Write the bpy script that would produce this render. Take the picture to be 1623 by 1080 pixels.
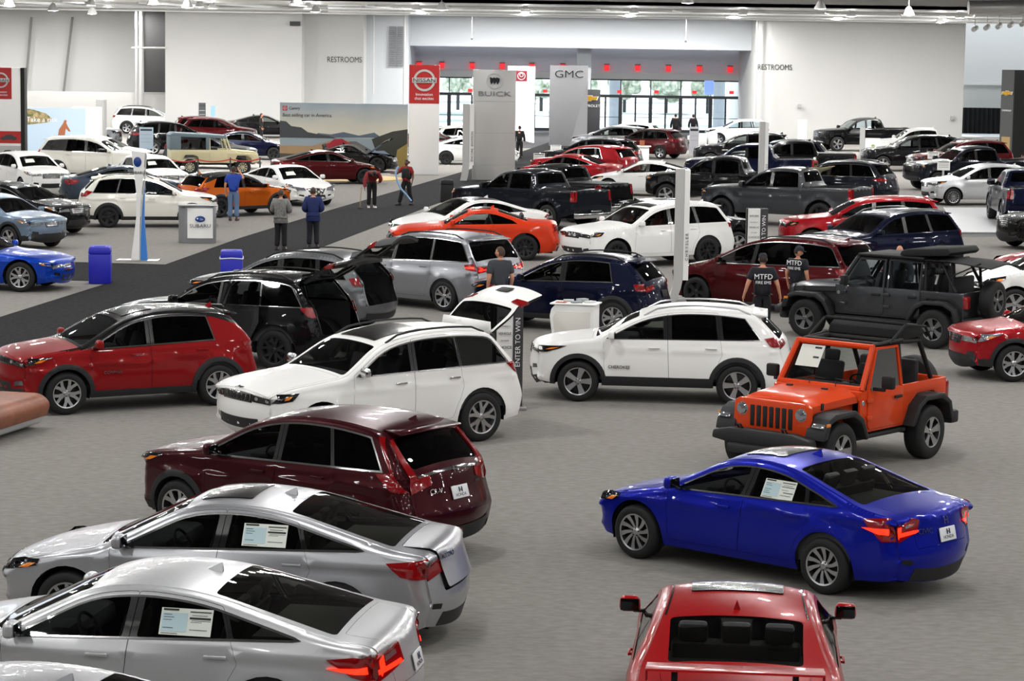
import bpy, bmesh, math, random
import numpy as np
from mathutils import Vector, Matrix
from mathutils.geometry import delaunay_2d_cdt
PI = math.pi
random.seed(7)
for _o in list(bpy.data.objects): bpy.data.objects.remove(_o)
SC = bpy.context.scene
COL = SC.collection
# ---------------------------------------------------------------- camera
CAM_H, F_PX, PITCH, ROLL = 6.05, 3900.0, math.atan(468/3900.0), 0.0146
_f = Vector((0, math.cos(PITCH), -math.sin(PITCH)))
_u0 = Vector((0, math.sin(PITCH), math.cos(PITCH))); _r0 = Vector((1, 0, 0))
_u = _u0*math.cos(ROLL) - _r0*math.sin(ROLL); _r = _r0*math.cos(ROLL) + _u0*math.sin(ROLL)
cam_d = bpy.data.cameras.new('camera'); cam = bpy.data.objects.new('camera', cam_d); COL.objects.link(cam)
cam_d.sensor_width = 36; cam_d.lens = F_PX/1623*36; cam_d.clip_end = 600; cam_d.clip_start = .5
cam.matrix_world = Matrix(((_r.x, _u.x, -_f.x, 0), (_r.y, _u.y, -_f.y, 0), (_r.z, _u.z, -_f.z, CAM_H), (0, 0, 0, 1)))
SC.camera = cam
def ray(px, py): return _f*F_PX + _r*(px-811.5) - _u*(py-540)
def gp(px, py, z=0.0):            # the point of the level plane z seen at that place of the photo
    d = ray(px, py); t = (z-CAM_H)/d.z
    return Vector((d.x*t, d.y*t, z))
def vp(px, py, Y):                # the point of the upright plane at distance Y
    d = ray(px, py); t = Y/d.y
    return Vector((d.x*t, Y, CAM_H+d.z*t))
# ---------------------------------------------------------------- light and exposure
SC.view_settings.view_transform = 'Standard'; SC.view_settings.look = 'None'
SC.view_settings.gamma = 1; SC.view_settings.use_curve_mapping = False
SC.view_settings.exposure = 0.0
SC.cycles.use_denoising = True
SC.cycles.max_bounces = 7; SC.cycles.transparent_max_bounces = 12; SC.cycles.diffuse_bounces = 3; SC.cycles.glossy_bounces = 4
SC.cycles.caustics_reflective = False; SC.cycles.caustics_refractive = False
SC.cycles.sample_clamp_indirect = 6
world = bpy.data.worlds.new('daylight'); SC.world = world; world.use_nodes = True
world.node_tree.nodes['Background'].inputs[0].default_value = (.86, .93, 1, 1)
world.node_tree.nodes['Background'].inputs[1].default_value = 2.0
LAMP_W = 240.0; LAMP_Z = 8.6
# ---------------------------------------------------------------- materials
MATS = {}
def srgb(c):
    if isinstance(c, str): c = [int(c[i:i+2], 16)/255 for i in (0, 2, 4)]
    return [x/12.92 if x <= .04045 else ((x+.055)/1.055)**2.4 for x in c]
def mat(name, c=(.5, .5, .5), rough=.5, metal=0., coat=0., emit=0., ecol=None, spec=.5, lin=False, sheen=0):
    if name in MATS: return MATS[name]
    m = bpy.data.materials.new(name); m.use_nodes = True; b = m.node_tree.nodes['Principled BSDF']
    c = list(c) if lin else srgb(c)
    b.inputs['Base Color'].default_value = (*c, 1); b.inputs['Roughness'].default_value = rough
    b.inputs['Metallic'].default_value = metal; b.inputs['Coat Weight'].default_value = coat
    b.inputs['Coat Roughness'].default_value = .03; b.inputs['Specular IOR Level'].default_value = spec
    if emit: b.inputs['Emission Color'].default_value = (*(srgb(ecol) if ecol else c), 1); b.inputs['Emission Strength'].default_value = emit
    MATS[name] = m; return m
def nodes(m): return m.node_tree.nodes, m.node_tree.links, m.node_tree.nodes['Principled BSDF']
def noisy(m, c1, c2, scale, detail=4, bump=0., stretch=(1, 1, 1), rough=None, lo=.35, hi=.65):
    n, l, b = nodes(m); tc = n.new('ShaderNodeTexCoord'); mp = n.new('ShaderNodeMapping'); no = n.new('ShaderNodeTexNoise'); r = n.new('ShaderNodeValToRGB')
    mp.inputs['Scale'].default_value = stretch; no.inputs['Scale'].default_value = scale; no.inputs['Detail'].default_value = detail
    l.new(tc.outputs['Object'], mp.inputs[0]); l.new(mp.outputs[0], no.inputs['Vector']); l.new(no.outputs[0], r.inputs[0])
    r.color_ramp.elements[0].color = (*srgb(c1), 1); r.color_ramp.elements[1].color = (*srgb(c2), 1)
    r.color_ramp.elements[0].position = lo; r.color_ramp.elements[1].position = hi
    l.new(r.outputs[0], b.inputs['Base Color'])
    if bump:
        bp = n.new('ShaderNodeBump'); bp.inputs['Strength'].default_value = bump; bp.inputs['Distance'].default_value = .01
        l.new(no.outputs[0], bp.inputs['Height']); l.new(bp.outputs[0], b.inputs['Normal'])
    return m
def glassmat(name, tint, refl=1.0):
    m = bpy.data.materials.new(name); m.use_nodes = True; n = m.node_tree.nodes; l = m.node_tree.links; n.clear()
    o = n.new('ShaderNodeOutputMaterial'); mx = n.new('ShaderNodeMixShader'); t = n.new('ShaderNodeBsdfTransparent'); g = n.new('ShaderNodeBsdfGlossy'); fr = n.new('ShaderNodeFresnel')
    t.inputs[0].default_value = (*tint, 1); g.inputs['Roughness'].default_value = .015; g.inputs[0].default_value = (refl, refl, refl, 1); fr.inputs[0].default_value = 1.5
    l.new(fr.outputs[0], mx.inputs[0]); l.new(t.outputs[0], mx.inputs[1]); l.new(g.outputs[0], mx.inputs[2]); l.new(mx.outputs[0], o.inputs[0])
    MATS[name] = m; return m
def paint(name, c, metal=.0, rough=.35):
    if name in MATS: return MATS[name]
    m = mat(name, c, rough, metal, coat=.42, spec=.12); m.node_tree.nodes['Principled BSDF'].inputs['Coat Roughness'].default_value = .012
    if metal > .2:
        n, l, b = nodes(m); tc = n.new('ShaderNodeTexCoord'); no = n.new('ShaderNodeTexNoise'); no.inputs['Scale'].default_value = 900; no.inputs['Detail'].default_value = 1
        mr = n.new('ShaderNodeMapRange'); mr.inputs[3].default_value = rough-.06; mr.inputs[4].default_value = rough+.06
        l.new(tc.outputs['Object'], no.inputs['Vector']); l.new(no.outputs[0], mr.inputs[0]); l.new(mr.outputs[0], b.inputs['Roughness'])
    return m
GL_CLEAR = glassmat('window_glass', (.50, .53, .52)); GL_DARK = glassmat('tinted_glass', (.045, .05, .05)); GL_SHIELD = glassmat('windscreen_glass', (.55, .58, .57))
GL_REAR = glassmat('rear_glass', (.66, .67, .62)); GL_DOOR = glassmat('door_glass', (.85, .92, .95), .7)
TRIM = mat('black_trim', '0b0b0c', .22, coat=.5); PLASTIC = mat('black_plastic', '1d1d1f', .6); RUBBER = mat('tyre_rubber', '121213', .75)
CHROME = mat('chrome', 'd8d9da', .12, 1); ALU = mat('alloy', 'b9babc', .28, .9); ALUDK = mat('dark_alloy', '2b2c2e', .35, .6); DARK = mat('underside', '070707', .9)
INT = mat('cabin_dark', '343436', .8); MIRG = mat('mirror_glass', '3a3c40', .08, .9); SEAT = mat('seat_cloth', '222224', .7); SEATL = mat('seat_leather_light', '8a8378', .6); SEATR = mat('seat_leather_red', '5a1514', .5)
REDL = mat('lamp_red', '8c0a10', .12, coat=1); REDE = mat('lamp_red_lit', 'd01008', .2, coat=1, emit=2.6, ecol='ff2a12'); CLEARL = mat('lamp_clear', 'a9adb2', .12, .75, coat=1); AMBER = mat('lamp_amber', 'e8801a', .2, coat=1)
AMBERE = mat('lamp_amber_lit', 'e8801a', .2, emit=2.5, ecol='ff8a30'); LAMPDK = mat('lamp_smoked', '18191b', .1, .3, coat=1); WHITE = mat('white_matt', 'f2f2f0', .5); BLK = mat('black_matt', '101011', .7)
PAPER = mat('paper', 'dfe5dc', .7); INK = mat('print_ink', '2a2c2e', .7); INKB = mat('print_blue_tint', 'b9d3da', .7)
# ---------------------------------------------------------------- mesh building
class MB:
    def __init__(s): s.v = []; s.n = []; s.f = []; s.m = []; s.custom = False; s.c = 0
    def add(s, V, F, m=0, N=None):
        V = np.asarray(V, float).reshape(-1, 3); s.v.append(V)
        if N is not None: s.custom = True; s.n.append(np.asarray(N, float))
        else: s.n.append(np.zeros_like(V))
        if isinstance(m, int): s.m += [m]*len(F)
        else: s.m += list(m)
        s.f += [tuple(i+s.c for i in f) for f in F]; s.c += len(V); return s
    def mesh(s, name, mats=(), sharp=35):
        me = bpy.data.meshes.new(name); V = np.concatenate(s.v) if s.v else np.zeros((0, 3))
        me.from_pydata(V.tolist(), [], s.f)
        for x in mats: me.materials.append(x)
        me.polygons.foreach_set('material_index', s.m); me.polygons.foreach_set('use_smooth', [True]*len(s.f))
        if s.custom and s.f:
            me.normals_split_custom_set_from_vertices([tuple(x) for x in np.concatenate(s.n)])
        elif s.f: me.set_sharp_from_angle(angle=math.radians(sharp))
        me.update(); return me
    def build(s, name, mats, parent=None, loc=(0, 0, 0), rz=0, sharp=35):
        if not isinstance(mats, (list, tuple)): mats = [mats]
        return ob(name, s.mesh(name, mats, sharp), parent, loc, rz)
    def xf(s, M, i0=0):
        for k in range(i0, len(s.v)):
            V = s.v[k]; s.v[k] = V @ np.array(M.to_3x3()).T + np.array(M.translation)
        return s
def ob(name, data, parent=None, loc=(0, 0, 0), rz=0):
    o = bpy.data.objects.new(name, data); COL.objects.link(o); o.location = loc; o.rotation_euler = (0, 0, rz)
    if parent is not None: o.parent = parent
    return o
def tag(o, label=None, cat=None, group=None, kind=None):
    if label: o['label'] = label
    if cat: o['category'] = cat
    if group: o['group'] = group
    if kind: o['kind'] = kind
    return o
def thing(name, label, cat, loc=(0, 0, 0), rz=0, group=None): return tag(ob(name, None, None, loc, rz), label, cat, group)
def struct(o): o['kind'] = 'structure'; return o
_bc = {}
def rbox(mb, c, s, r=0.0, m=0, seg=2, R=None, taper=1.0):
    """rounded box; taper narrows its top"""
    key = (round(s[0], 3), round(s[1], 3), round(s[2], 3), r, seg, taper)
    if key not in _bc:
        bm = bmesh.new(); bmesh.ops.create_cube(bm, size=1)
        for v in bm.verts:
            k = taper if v.co.z > 0 else 1
            v.co = Vector((v.co.x*s[0]*k, v.co.y*s[1]*k, v.co.z*s[2]))
        if r > 0: bmesh.ops.bevel(bm, geom=list(bm.edges), offset=min(r, min(s)*.49), segments=seg, profile=.5, affect='EDGES')
        bm.verts.index_update()
        _bc[key] = ([tuple(v.co) for v in bm.verts], [tuple(v.index for v in f.verts) for f in bm.faces]); bm.free()
    V, F = _bc[key]; V = np.array(V)
    if R is not None: V = V @ np.array(R.to_3x3()).T
    return mb.add(V+np.array(c), F, m)
def tube(mb, pts, rad, m=0, n=8, cap=True, closed=False):
    pts = [Vector(p) for p in pts]; k = len(pts); rr = rad if hasattr(rad, '__len__') else [rad]*k
    V = []; F = []; up = None
    for i, p in enumerate(pts):
        a = pts[(i-1) % k] if (i > 0 or closed) else p; b = pts[(i+1) % k] if (i < k-1 or closed) else p
        d = (b-a).normalized()
        if up is None: up = Vector((0, 0, 1)) if abs(d.z) < .9 else Vector((1, 0, 0))
        s = d.cross(up).normalized(); up = s.cross(d).normalized()
        for j in range(n):
            t = 2*PI*j/n; V.append(p+(s*math.cos(t)+up*math.sin(t))*rr[i])
    for i in range(k if closed else k-1):
        i2 = (i+1) % k
        for j in range(n): F.append((i*n+j, i*n+(j+1) % n, i2*n+(j+1) % n, i2*n+j))
    if cap and not closed: F += [tuple(range(n))[::-1], tuple((k-1)*n+j for j in range(n))]
    return mb.add([tuple(v) for v in V], F, m)
def lathe(mb, prof, c=(0, 0, 0), n=24, m=0, axis='z'):
    V = []; F = []; k = len(prof)
    for j in range(n):
        t = 2*PI*j/n
        for r, h in prof:
            x, y = r*math.cos(t), r*math.sin(t)
            V.append((c[0]+x, c[1]+y, c[2]+h) if axis == 'z' else ((c[0]+x, c[1]+h, c[2]+y) if axis == 'y' else (c[0]+h, c[1]+x, c[2]+y)))
    for j in range(n):
        for i in range(k-1):
            a, b = j*k+i, ((j+1) % n)*k+i
            F.append((a, b, b+1, a+1) if axis != 'y' else (a, a+1, b+1, b))
    return mb.add(V, F, m)
def prism(mb, poly, y0, y1, m=0, plane='xz', bevel=0):
    """a 2-D outline given thickness"""
    n = len(poly); f = {'xz': lambda p, h: (p[0], h, p[1]), 'xy': lambda p, h: (p[0], p[1], h), 'yz': lambda p, h: (h, p[0], p[1])}[plane]
    V = [f(p, y0) for p in poly]+[f(p, y1) for p in poly]
    F = [tuple(range(n)), tuple(range(2*n-1, n-1, -1))]+[(i, i+n, (i+1) % n+n, (i+1) % n) for i in range(n)]
    i0 = len(mb.v); mb.add(V, F, m); return mb
def text(s, size, parent, loc, rot, m, name='lettering', ext=.01, align='CENTER', sx=1.0, bold=0.0):
    c = bpy.data.curves.new(name, 'FONT'); c.body = s; c.size = size; c.extrude = ext; c.align_x = align; c.align_y = 'CENTER'; c.offset = 0
    c.resolution_u = 3
    tmp = bpy.data.objects.new(name, c); COL.objects.link(tmp); me = bpy.data.meshes.new_from_object(tmp); bpy.data.objects.remove(tmp); me.materials.clear(); me.materials.append(m)
    o = ob(name, me, parent, loc); o.rotation_euler = rot; o.scale = (sx, 1, 1); return o
# ---------------------------------------------------------------- 2-D tools
def roundline(P, closed=False, k=4):
    """corner points (x, z, radius) -> smooth polyline, plus where each corner came to lie"""
    out = []; n = len(P)
    for i, p in enumerate(P):
        r = p[2] if len(p) > 2 and p[2] else 0
        if (not closed and i in (0, n-1)) or r <= 0: out.append((p[0], p[1])); continue
        a = np.array(P[(i-1) % n][:2], float); b = np.array(p[:2], float); c = np.array(P[(i+1) % n][:2], float)
        la, lc = np.linalg.norm(a-b), np.linalg.norm(c-b); q = min(r, la*.48, lc*.48)
        s, e = b+(a-b)/la*q, b+(c-b)/lc*q
        for j in range(k+1):
            t = j/k; out.append(tuple(s*(1-t)**2+2*b*t*(1-t)+e*t*t))
    return out
def resample(P, h, closed=False):
    P = [np.array(p[:2], float) for p in P]; out = []
    m = len(P) if closed else len(P)-1
    for i in range(m):
        a, b = P[i], P[(i+1) % len(P)]; d = np.linalg.norm(b-a)
        if d < 1e-6: continue
        k = max(1, int(math.ceil(d/h-1e-6)))
        for j in range(k): out.append(a+(b-a)*j/k)
    if not closed: out.append(P[-1])
    return np.array(out)
def inpoly(pts, poly):
    poly = np.asarray(poly)[:, :2]; x, y = pts[:, 0], pts[:, 1]; c = np.zeros(len(pts), bool); j = len(poly)-1
    for i in range(len(poly)):
        xi, yi = poly[i]; xj, yj = poly[j]
        if yi != yj:
            c ^= ((yi > y) != (yj > y)) & (x < (xj-xi)*(y-yi)/(yj-yi)+xi)
        j = i
    return c
def clip(poly, a, b, c):
    """part of the polygon where a*x+b*z <= c"""
    out = []; n = len(poly)
    for i in range(n):
        p, q = poly[i], poly[(i+1) % n]; fp, fq = a*p[0]+b*p[1]-c, a*q[0]+b*q[1]-c
        if fp <= 0: out.append((p[0], p[1]))
        if (fp < 0 < fq) or (fq < 0 < fp):
            t = fp/(fp-fq); out.append((p[0]+(q[0]-p[0])*t, p[1]+(q[1]-p[1])*t))
    return out
def clipline(poly, xb, zb, xt, zt, side, off=0):
    """keep what lies before (side=-1) or behind (side=1) the line from (xb,zb) up to (xt,zt)"""
    dx, dz = xt-xb, zt-zb; l = math.hypot(dx, dz); nx, nz = dz/l, -dx/l   # points to +x
    c = nx*xb+nz*zb
    return clip(poly, nx, nz, c-off) if side < 0 else clip(poly, -nx, -nz, -(c+off))
def clean(poly, eps=.004):
    out = []
    for p in poly:
        if not out or math.hypot(p[0]-out[-1][0], p[1]-out[-1][1]) > eps: out.append((p[0], p[1]))
    while len(out) > 2 and math.hypot(out[0][0]-out[-1][0], out[0][1]-out[-1][1]) < eps: out.pop()
    return out
def tri(outer, holes, h, lines=(), pts=None, hb=None):
    hb = hb or h; V = []; E = []; segs = []
    def loop(P, closed=True):
        R = resample(P, hb, closed); b = len(V); n = len(R)
        for p in R: V.append((float(p[0]), float(p[1])))
        for i in range(n if closed else n-1): E.append((b+i, b+(i+1) % n)); segs.append((R[i], R[(i+1) % n]))
        return R
    O = loop(outer); H = [loop(x) for x in holes]
    for x in lines: loop(x, False)
    lo, hi = O.min(0), O.max(0)
    gx = np.arange(lo[0]+h/2, hi[0], h); gz = np.arange(lo[1]+h/2, hi[1], h)
    if len(gx) and len(gz):
        G = np.array([(x+(h/2 if j % 2 else 0), z) for j, z in enumerate(gz) for x in gx])
    else: G = np.zeros((0, 2))
    A = np.array([s[0] for s in segs]); B = np.array([s[1] for s in segs])
    def far(Q, d):
        if not len(Q): return Q
        AB = B-A; t = np.clip(((Q[:, None]-A)*AB).sum(2)/np.maximum((AB*AB).sum(1), 1e-12), 0, 1)
        D = np.sqrt((((A+AB*t[..., None])-Q[:, None])**2).sum(2)).min(1); Q = Q[D > d]
        if len(Q): Q = Q[inpoly(Q, O)]
        for x in H:
            if len(Q): Q = Q[~inpoly(Q, x)]
        return Q
    if pts is not None and len(pts): V += [tuple(map(float, p)) for p in far(np.asarray(pts), .006)]
    V += [tuple(map(float, p)) for p in far(G, .3*h)]
    r = delaunay_2d_cdt([Vector(p) for p in V], E, [], 0, 1e-5)
    P = np.array([tuple(p) for p in r[0]]); F = np.array([f for f in r[2]])
    C = P[F].mean(1); k = inpoly(C, O)
    for x in H: k &= ~inpoly(C, x)
    F = F[k]; a, b, c = P[F[:, 0]], P[F[:, 1]], P[F[:, 2]]
    ar = (b[:, 0]-a[:, 0])*(c[:, 1]-a[:, 1])-(b[:, 1]-a[:, 1])*(c[:, 0]-a[:, 0]); F = F[np.abs(ar) > 1e-9]; ar = ar[np.abs(ar) > 1e-9]
    F[ar < 0] = F[ar < 0][:, ::-1]
    used = np.unique(F); mp = -np.ones(len(P), int); mp[used] = np.arange(len(used))
    return P[used], mp[F], O
# ---------------------------------------------------------------- car bodies
def smooth1(a, k=2):
    a = np.array(a, float)
    for _ in range(k):
        b = a.copy(); b[1:-1] = (a[:-2]+2*a[1:-1]+a[2:])/4; a = b
    return a
def sp_(x): return np.where(x > .25, x, np.log1p(np.exp(np.clip(x, -1, .3)*40))/40)
class Shape:
    WREF = .85
    def __init__(s, q):
        s.q = q; g = q.get; s.L, s.H, s.w, s.R = q['L'], q['H'], q['w'], q['R']
        s.fx = q['fx']; s.rx = s.fx+q['wb']; s.sill = g('sill', .22); s.bf, s.br = q['belt']
        s.Ra = s.R+g('gap', .065); s.xc = s.fx+q['wb']/2
        C = resample(roundline([p[:3] for p in q['prof']]), .05); s.C = C
        d = np.r_[0, np.cumsum(np.linalg.norm(np.diff(C, axis=0), axis=1))]; s.S = d
        T = np.gradient(C, d, axis=0); T /= np.linalg.norm(T, axis=1)[:, None]
        nx, nz = smooth1(-T[:, 1], 3), smooth1(T[:, 0], 3); l = np.hypot(nx, nz); nx, nz = nx/l, nz/l; s.N = np.c_[nx, nz]
        up = C[:, 1] > s.belt(C[:, 0])+.08
        kx = np.where(C[:, 0] < s.L/2, g('kf', .20), g('kr', .12)); kx = np.where(up, g('kw', .12), kx)
        k = smooth1(g('crown', .045)*nz**2+kx*nx**2, 6); s.E = C-s.N*k[:, None]
        s.E[:, 0] = np.clip(s.E[:, 0], .02, s.L-.02)
        rr = np.where(up, g('rroof', .07), g('rhood', .07)+g('rb', .10)*nx**2); s.r = smooth1(rr, 6)
        s.lab = {}
        for p in q['prof']:
            if len(p) > 3:
                s.lab[p[3]] = s.S[np.argmin(((C-np.array(p[:2]))**2).sum(1))]
        s.we = s.W(s.E[:, 0], s.E[:, 1])-s.r
    def belt(s, x): return s.bf+(s.br-s.bf)*np.asarray(x)/s.L
    def W(s, x, z):
        q = s.q; x = np.asarray(x, float); z = np.asarray(z, float); h = s.w/2; g = q.get
        xf = g('xf', 1.0); u = np.clip((xf-x)/xf, 0, 1); y = h-h*g('af', .11)*u**2.2
        xr = g('xr', 1.0); u = np.clip((x-(s.L-xr))/xr, 0, 1); y = y-h*g('ar', .08)*u**2.2
        zt = .42; y = y-g('tuck', .05)*np.clip((zt-z)/.25, 0, 1.5)**2
        b = s.belt(x); y = y-g('bulge', .035)*np.clip((z-.62)/.4, -1, 1.2)**2
        y = y-g('th', .40)*sp_(z-b)-g('sh', .01)*(1/(1+np.exp(-(z-b)*60)))
        c = g('crease')
        if c: y = y+c[1]*np.exp(-((z-(c[0]+c[2]*(x-s.L/2)))/.035)**2)
        fl = g('flare', .022)
        for ax in (s.fx, s.rx):
            d = np.hypot(x-ax, z-s.R); y = y+fl*np.exp(-((d-s.Ra)/.11)**2)*np.clip((z-.2)/.3, 0, 1)
        return y
    def side(s, x, z):
        x = np.asarray(x, float); z = np.asarray(z, float); y = s.W(x, z)
        Q = np.c_[x, z]; A, B = s.E[:-1], s.E[1:]; AB = B-A
        t = np.clip(((Q[:, None]-A)*AB).sum(2)/(AB*AB).sum(1), 0, 1); D = np.sqrt((((A+AB*t[..., None])-Q[:, None])**2).sum(2))
        i = D.argmin(1); d = D[np.arange(len(Q)), i]; r = s.r[i]
        u = np.clip(1-d/r, 0, 1); return y-r*(1-np.sqrt(np.maximum(1-u*u, 0)))
    def side_pn(s, P, off=0):
        x, z = P[:, 0], P[:, 1]; e = .004; y = s.side(x, z)
        fx = (s.side(x+e, z)-s.side(x-e, z))/(2*e); fz = (s.side(x, z+e)-s.side(x, z-e))/(2*e)
        fx, fz = np.clip(fx, -6, 6), np.clip(fz, -6, 6)
        N = np.c_[-fx, np.ones_like(fx), -fz]; N /= np.linalg.norm(N, axis=1)[:, None]
        return np.c_[x, y, z]+N*off, N
    def topp(s, sv, v):
        c = np.c_[np.interp(sv, s.S, s.C[:, 0]), np.interp(sv, s.S, s.C[:, 1])]; e = np.c_[np.interp(sv, s.S, s.E[:, 0]), np.interp(sv, s.S, s.E[:, 1])]
        t = v/s.WREF; k = (1-np.abs(np.clip(t, -1, 1))**2.2)[:, None]; p = e+(c-e)*k
        return np.c_[p[:, 0], t*np.interp(sv, s.S, s.we), p[:, 1]]
    def top_pn(s, P, off=0):
        sv, v = P[:, 0], P[:, 1]; e = .012; S1 = s.S[-1]
        a = s.topp(np.clip(sv+e, 0, S1), v)-s.topp(np.clip(sv-e, 0, S1), v)
        vc = np.clip(v, -s.WREF+e, s.WREF-e); b = s.topp(sv, vc+e)-s.topp(sv, vc-e)
        N = np.cross(a, b); N /= np.maximum(np.linalg.norm(N, axis=1), 1e-9)[:, None]
        return s.topp(sv, v)+N*off, N
    # parameter helpers
    def sl(s, a):
        if isinstance(a, (int, float)): return a
        if isinstance(a, tuple): return s.lab[a[0]]+a[1]
        return s.lab[a]
    def s_front(s, z):
        k = s.S <= s.lab['hoodtip']+.3; zz = np.maximum.accumulate(s.C[k, 1]); return float(np.interp(z, zz, s.S[k]))
    def s_rear(s, z):
        k = s.S >= s.lab['tail' if 'bedfront' in s.lab else 'rtop']; zz = np.minimum.accumulate(s.C[k, 1]); return float(np.interp(-z, -zz, s.S[k]))
    def s_x(s, x):
        k = (s.S >= s.lab['hoodtip']) & (s.S <= s.lab['tail']); return float(np.interp(x, np.maximum.accumulate(s.C[k, 0]), s.S[k]))
    def ef(s, z):
        k = s.S <= s.lab['hoodtip']+.25; return float(np.interp(z, np.maximum.accumulate(s.E[k, 1]), s.E[k, 0]))
    def er(s, z):
        k = s.S >= s.lab['tail' if 'bedfront' in s.lab else 'rtop']; return float(np.interp(-z, -np.minimum.accumulate(s.E[k, 1]), s.E[k, 0]))
    def arc(s, ax, R, z, n=16):
        a0 = math.asin(max(-.9, min(.9, (z-s.R)/R))); return [(ax+R*math.cos(a0+(PI-2*a0)*i/n), s.R+R*math.sin(a0+(PI-2*a0)*i/n)) for i in range(n+1)]
    def offE(s, m, a, b):
        k = (s.S >= s.sl(a)) & (s.S <= s.sl(b)); return [tuple(p) for p in (s.E[k]-s.N[k]*m)]
    def outline(s):
        P = [tuple(p) for p in s.E]+s.arc(s.rx, s.Ra, s.sill)+s.arc(s.fx, s.Ra, s.sill)
        return clean(P)
def shrink(P, d):
    P = [np.array(p) for p in clean(P)]; n = len(P); ar = sum(P[i][0]*P[(i+1) % n][1]-P[(i+1) % n][0]*P[i][1] for i in range(n)); sg = 1 if ar > 0 else -1; out = []
    for i in range(n):
        a = P[i]-P[i-1]; b = P[(i+1) % n]-P[i]; a = a/np.linalg.norm(a); b = b/np.linalg.norm(b); na = np.array((-a[1], a[0]))*sg; nb = np.array((-b[1], b[0]))*sg
        m = na+nb; l = np.linalg.norm(m); m = m/l if l > 1e-6 else na; out.append(tuple(P[i]+m*d/max(.5, float(m@na))))
    return out
def roundpoly(P, r):
    """round the sharp corners of a dense outline"""
    P = clean(P, .01); n = len(P); big = []
    for i in range(n):
        a = np.array(P[i])-np.array(P[i-1]); b = np.array(P[(i+1) % n])-np.array(P[i]); c = (a@b)/(np.linalg.norm(a)*np.linalg.norm(b))
        if c < .86: big.append(i)
    if not big: return P
    pts = []; keep = [True]*n
    corner = {i: P[i] for i in big}
    for i in range(n):
        if i in corner: continue
        if any(math.hypot(P[i][0]-c[0], P[i][1]-c[1]) < r for c in corner.values()): keep[i] = False
    Q = [(P[i][0], P[i][1], r if i in corner else 0) for i in range(n) if keep[i]]
    return clean(roundline(Q, True, 4), .003)
def surf(mb, fn, poly, off=0, holes=(), h=.1, m=0, lines=(), flip=False, skirt=0, pts=None, mfn=None, hb=None):
    """a piece of a car's skin inside poly; fn maps the flat outline on to the body"""
    P, F, O = tri(poly, list(holes), h, lines, pts, hb)
    V, N = fn(P, off); mi = [m]*len(F)
    if mfn is not None: mi = mfn(P[F].mean(1))
    if flip: V = V*[1, -1, 1]; N = N*[1, -1, 1]; F = F[:, ::-1]
    # keep faces turned the way their normals point
    fl = np.einsum('ij,ij->i', np.cross(V[F[:, 1]]-V[F[:, 0]], V[F[:, 2]]-V[F[:, 0]]), N[F].sum(1)) < 0
    F = F.copy(); F[fl] = F[fl][:, ::-1]
    mb.add(V, [tuple(f) for f in F], list(mi), N)
    if skirt:
        A, NA = fn(O, off); B, _ = fn(O, off-skirt)
        if flip: A, B, NA = A*[1, -1, 1], B*[1, -1, 1], NA*[1, -1, 1]
        n = len(O); T = np.roll(A, -1, 0)-np.roll(A, 1, 0); SN = np.cross(T, NA); SN /= np.maximum(np.linalg.norm(SN, axis=1), 1e-9)[:, None]
        if ((A+SN*.01-A.mean(0))**2).sum() < ((A-SN*.01-A.mean(0))**2).sum(): SN = -SN
        Fs = [(i, (i+1) % n, (i+1) % n+n, i+n) for i in range(n)]
        a, b, c = A[0], A[1], B[0]
        if np.dot(np.cross(b-a, c-a), SN[0]) < 0: Fs = [f[::-1] for f in Fs]
        mb.add(np.r_[A, B], Fs, m, np.r_[SN, SN])
    return mb
CACHE = {}
def meshc(key, fn):
    if key not in CACHE: CACHE[key] = fn()
    return CACHE[key]
def obm(name, me, mats, parent):
    """an object on shared mesh data with its own materials"""
    o = ob(name, me, parent)
    if me.materials and len(me.materials):
        for i, m in enumerate(mats[:len(o.material_slots)]):
            o.material_slots[i].link = 'OBJECT'; o.material_slots[i].material = m
    return o
def slotted(mb, name, n, sharp=35): return mb.mesh(name, [DARK]*n, sharp)
def put(q, name, label, cat, feat, px, head, *a, z=0., **k):
    """stand a car so that one of its points (wheel 'F'/'R' on the side turned to us, or a point from its nose) comes where the photo has it"""
    sh = get_shape(q) if 'prof' in q else None; xc = sh.xc if sh else q['xc']; t = math.radians(head)-PI; c, s = math.cos(t), math.sin(t)
    near = -1 if c > 0 else 1
    if feat in ('F', 'R'): L = (sh.fx if feat == 'F' else sh.rx, near*(sh.w/2-.10), 0) if sh else (q['fx'] if feat == 'F' else q['rx'], near*.83, 0)
    else: L = feat
    g = gp(px[0], px[1], L[2]+z); x, y = L[0]-xc, L[1]
    return (q['make'] if 'make' in q else car)(q, name, label, cat, (g.x-(x*c-y*s), g.y-(x*s+y*c), z), head, *a, **k)
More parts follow.
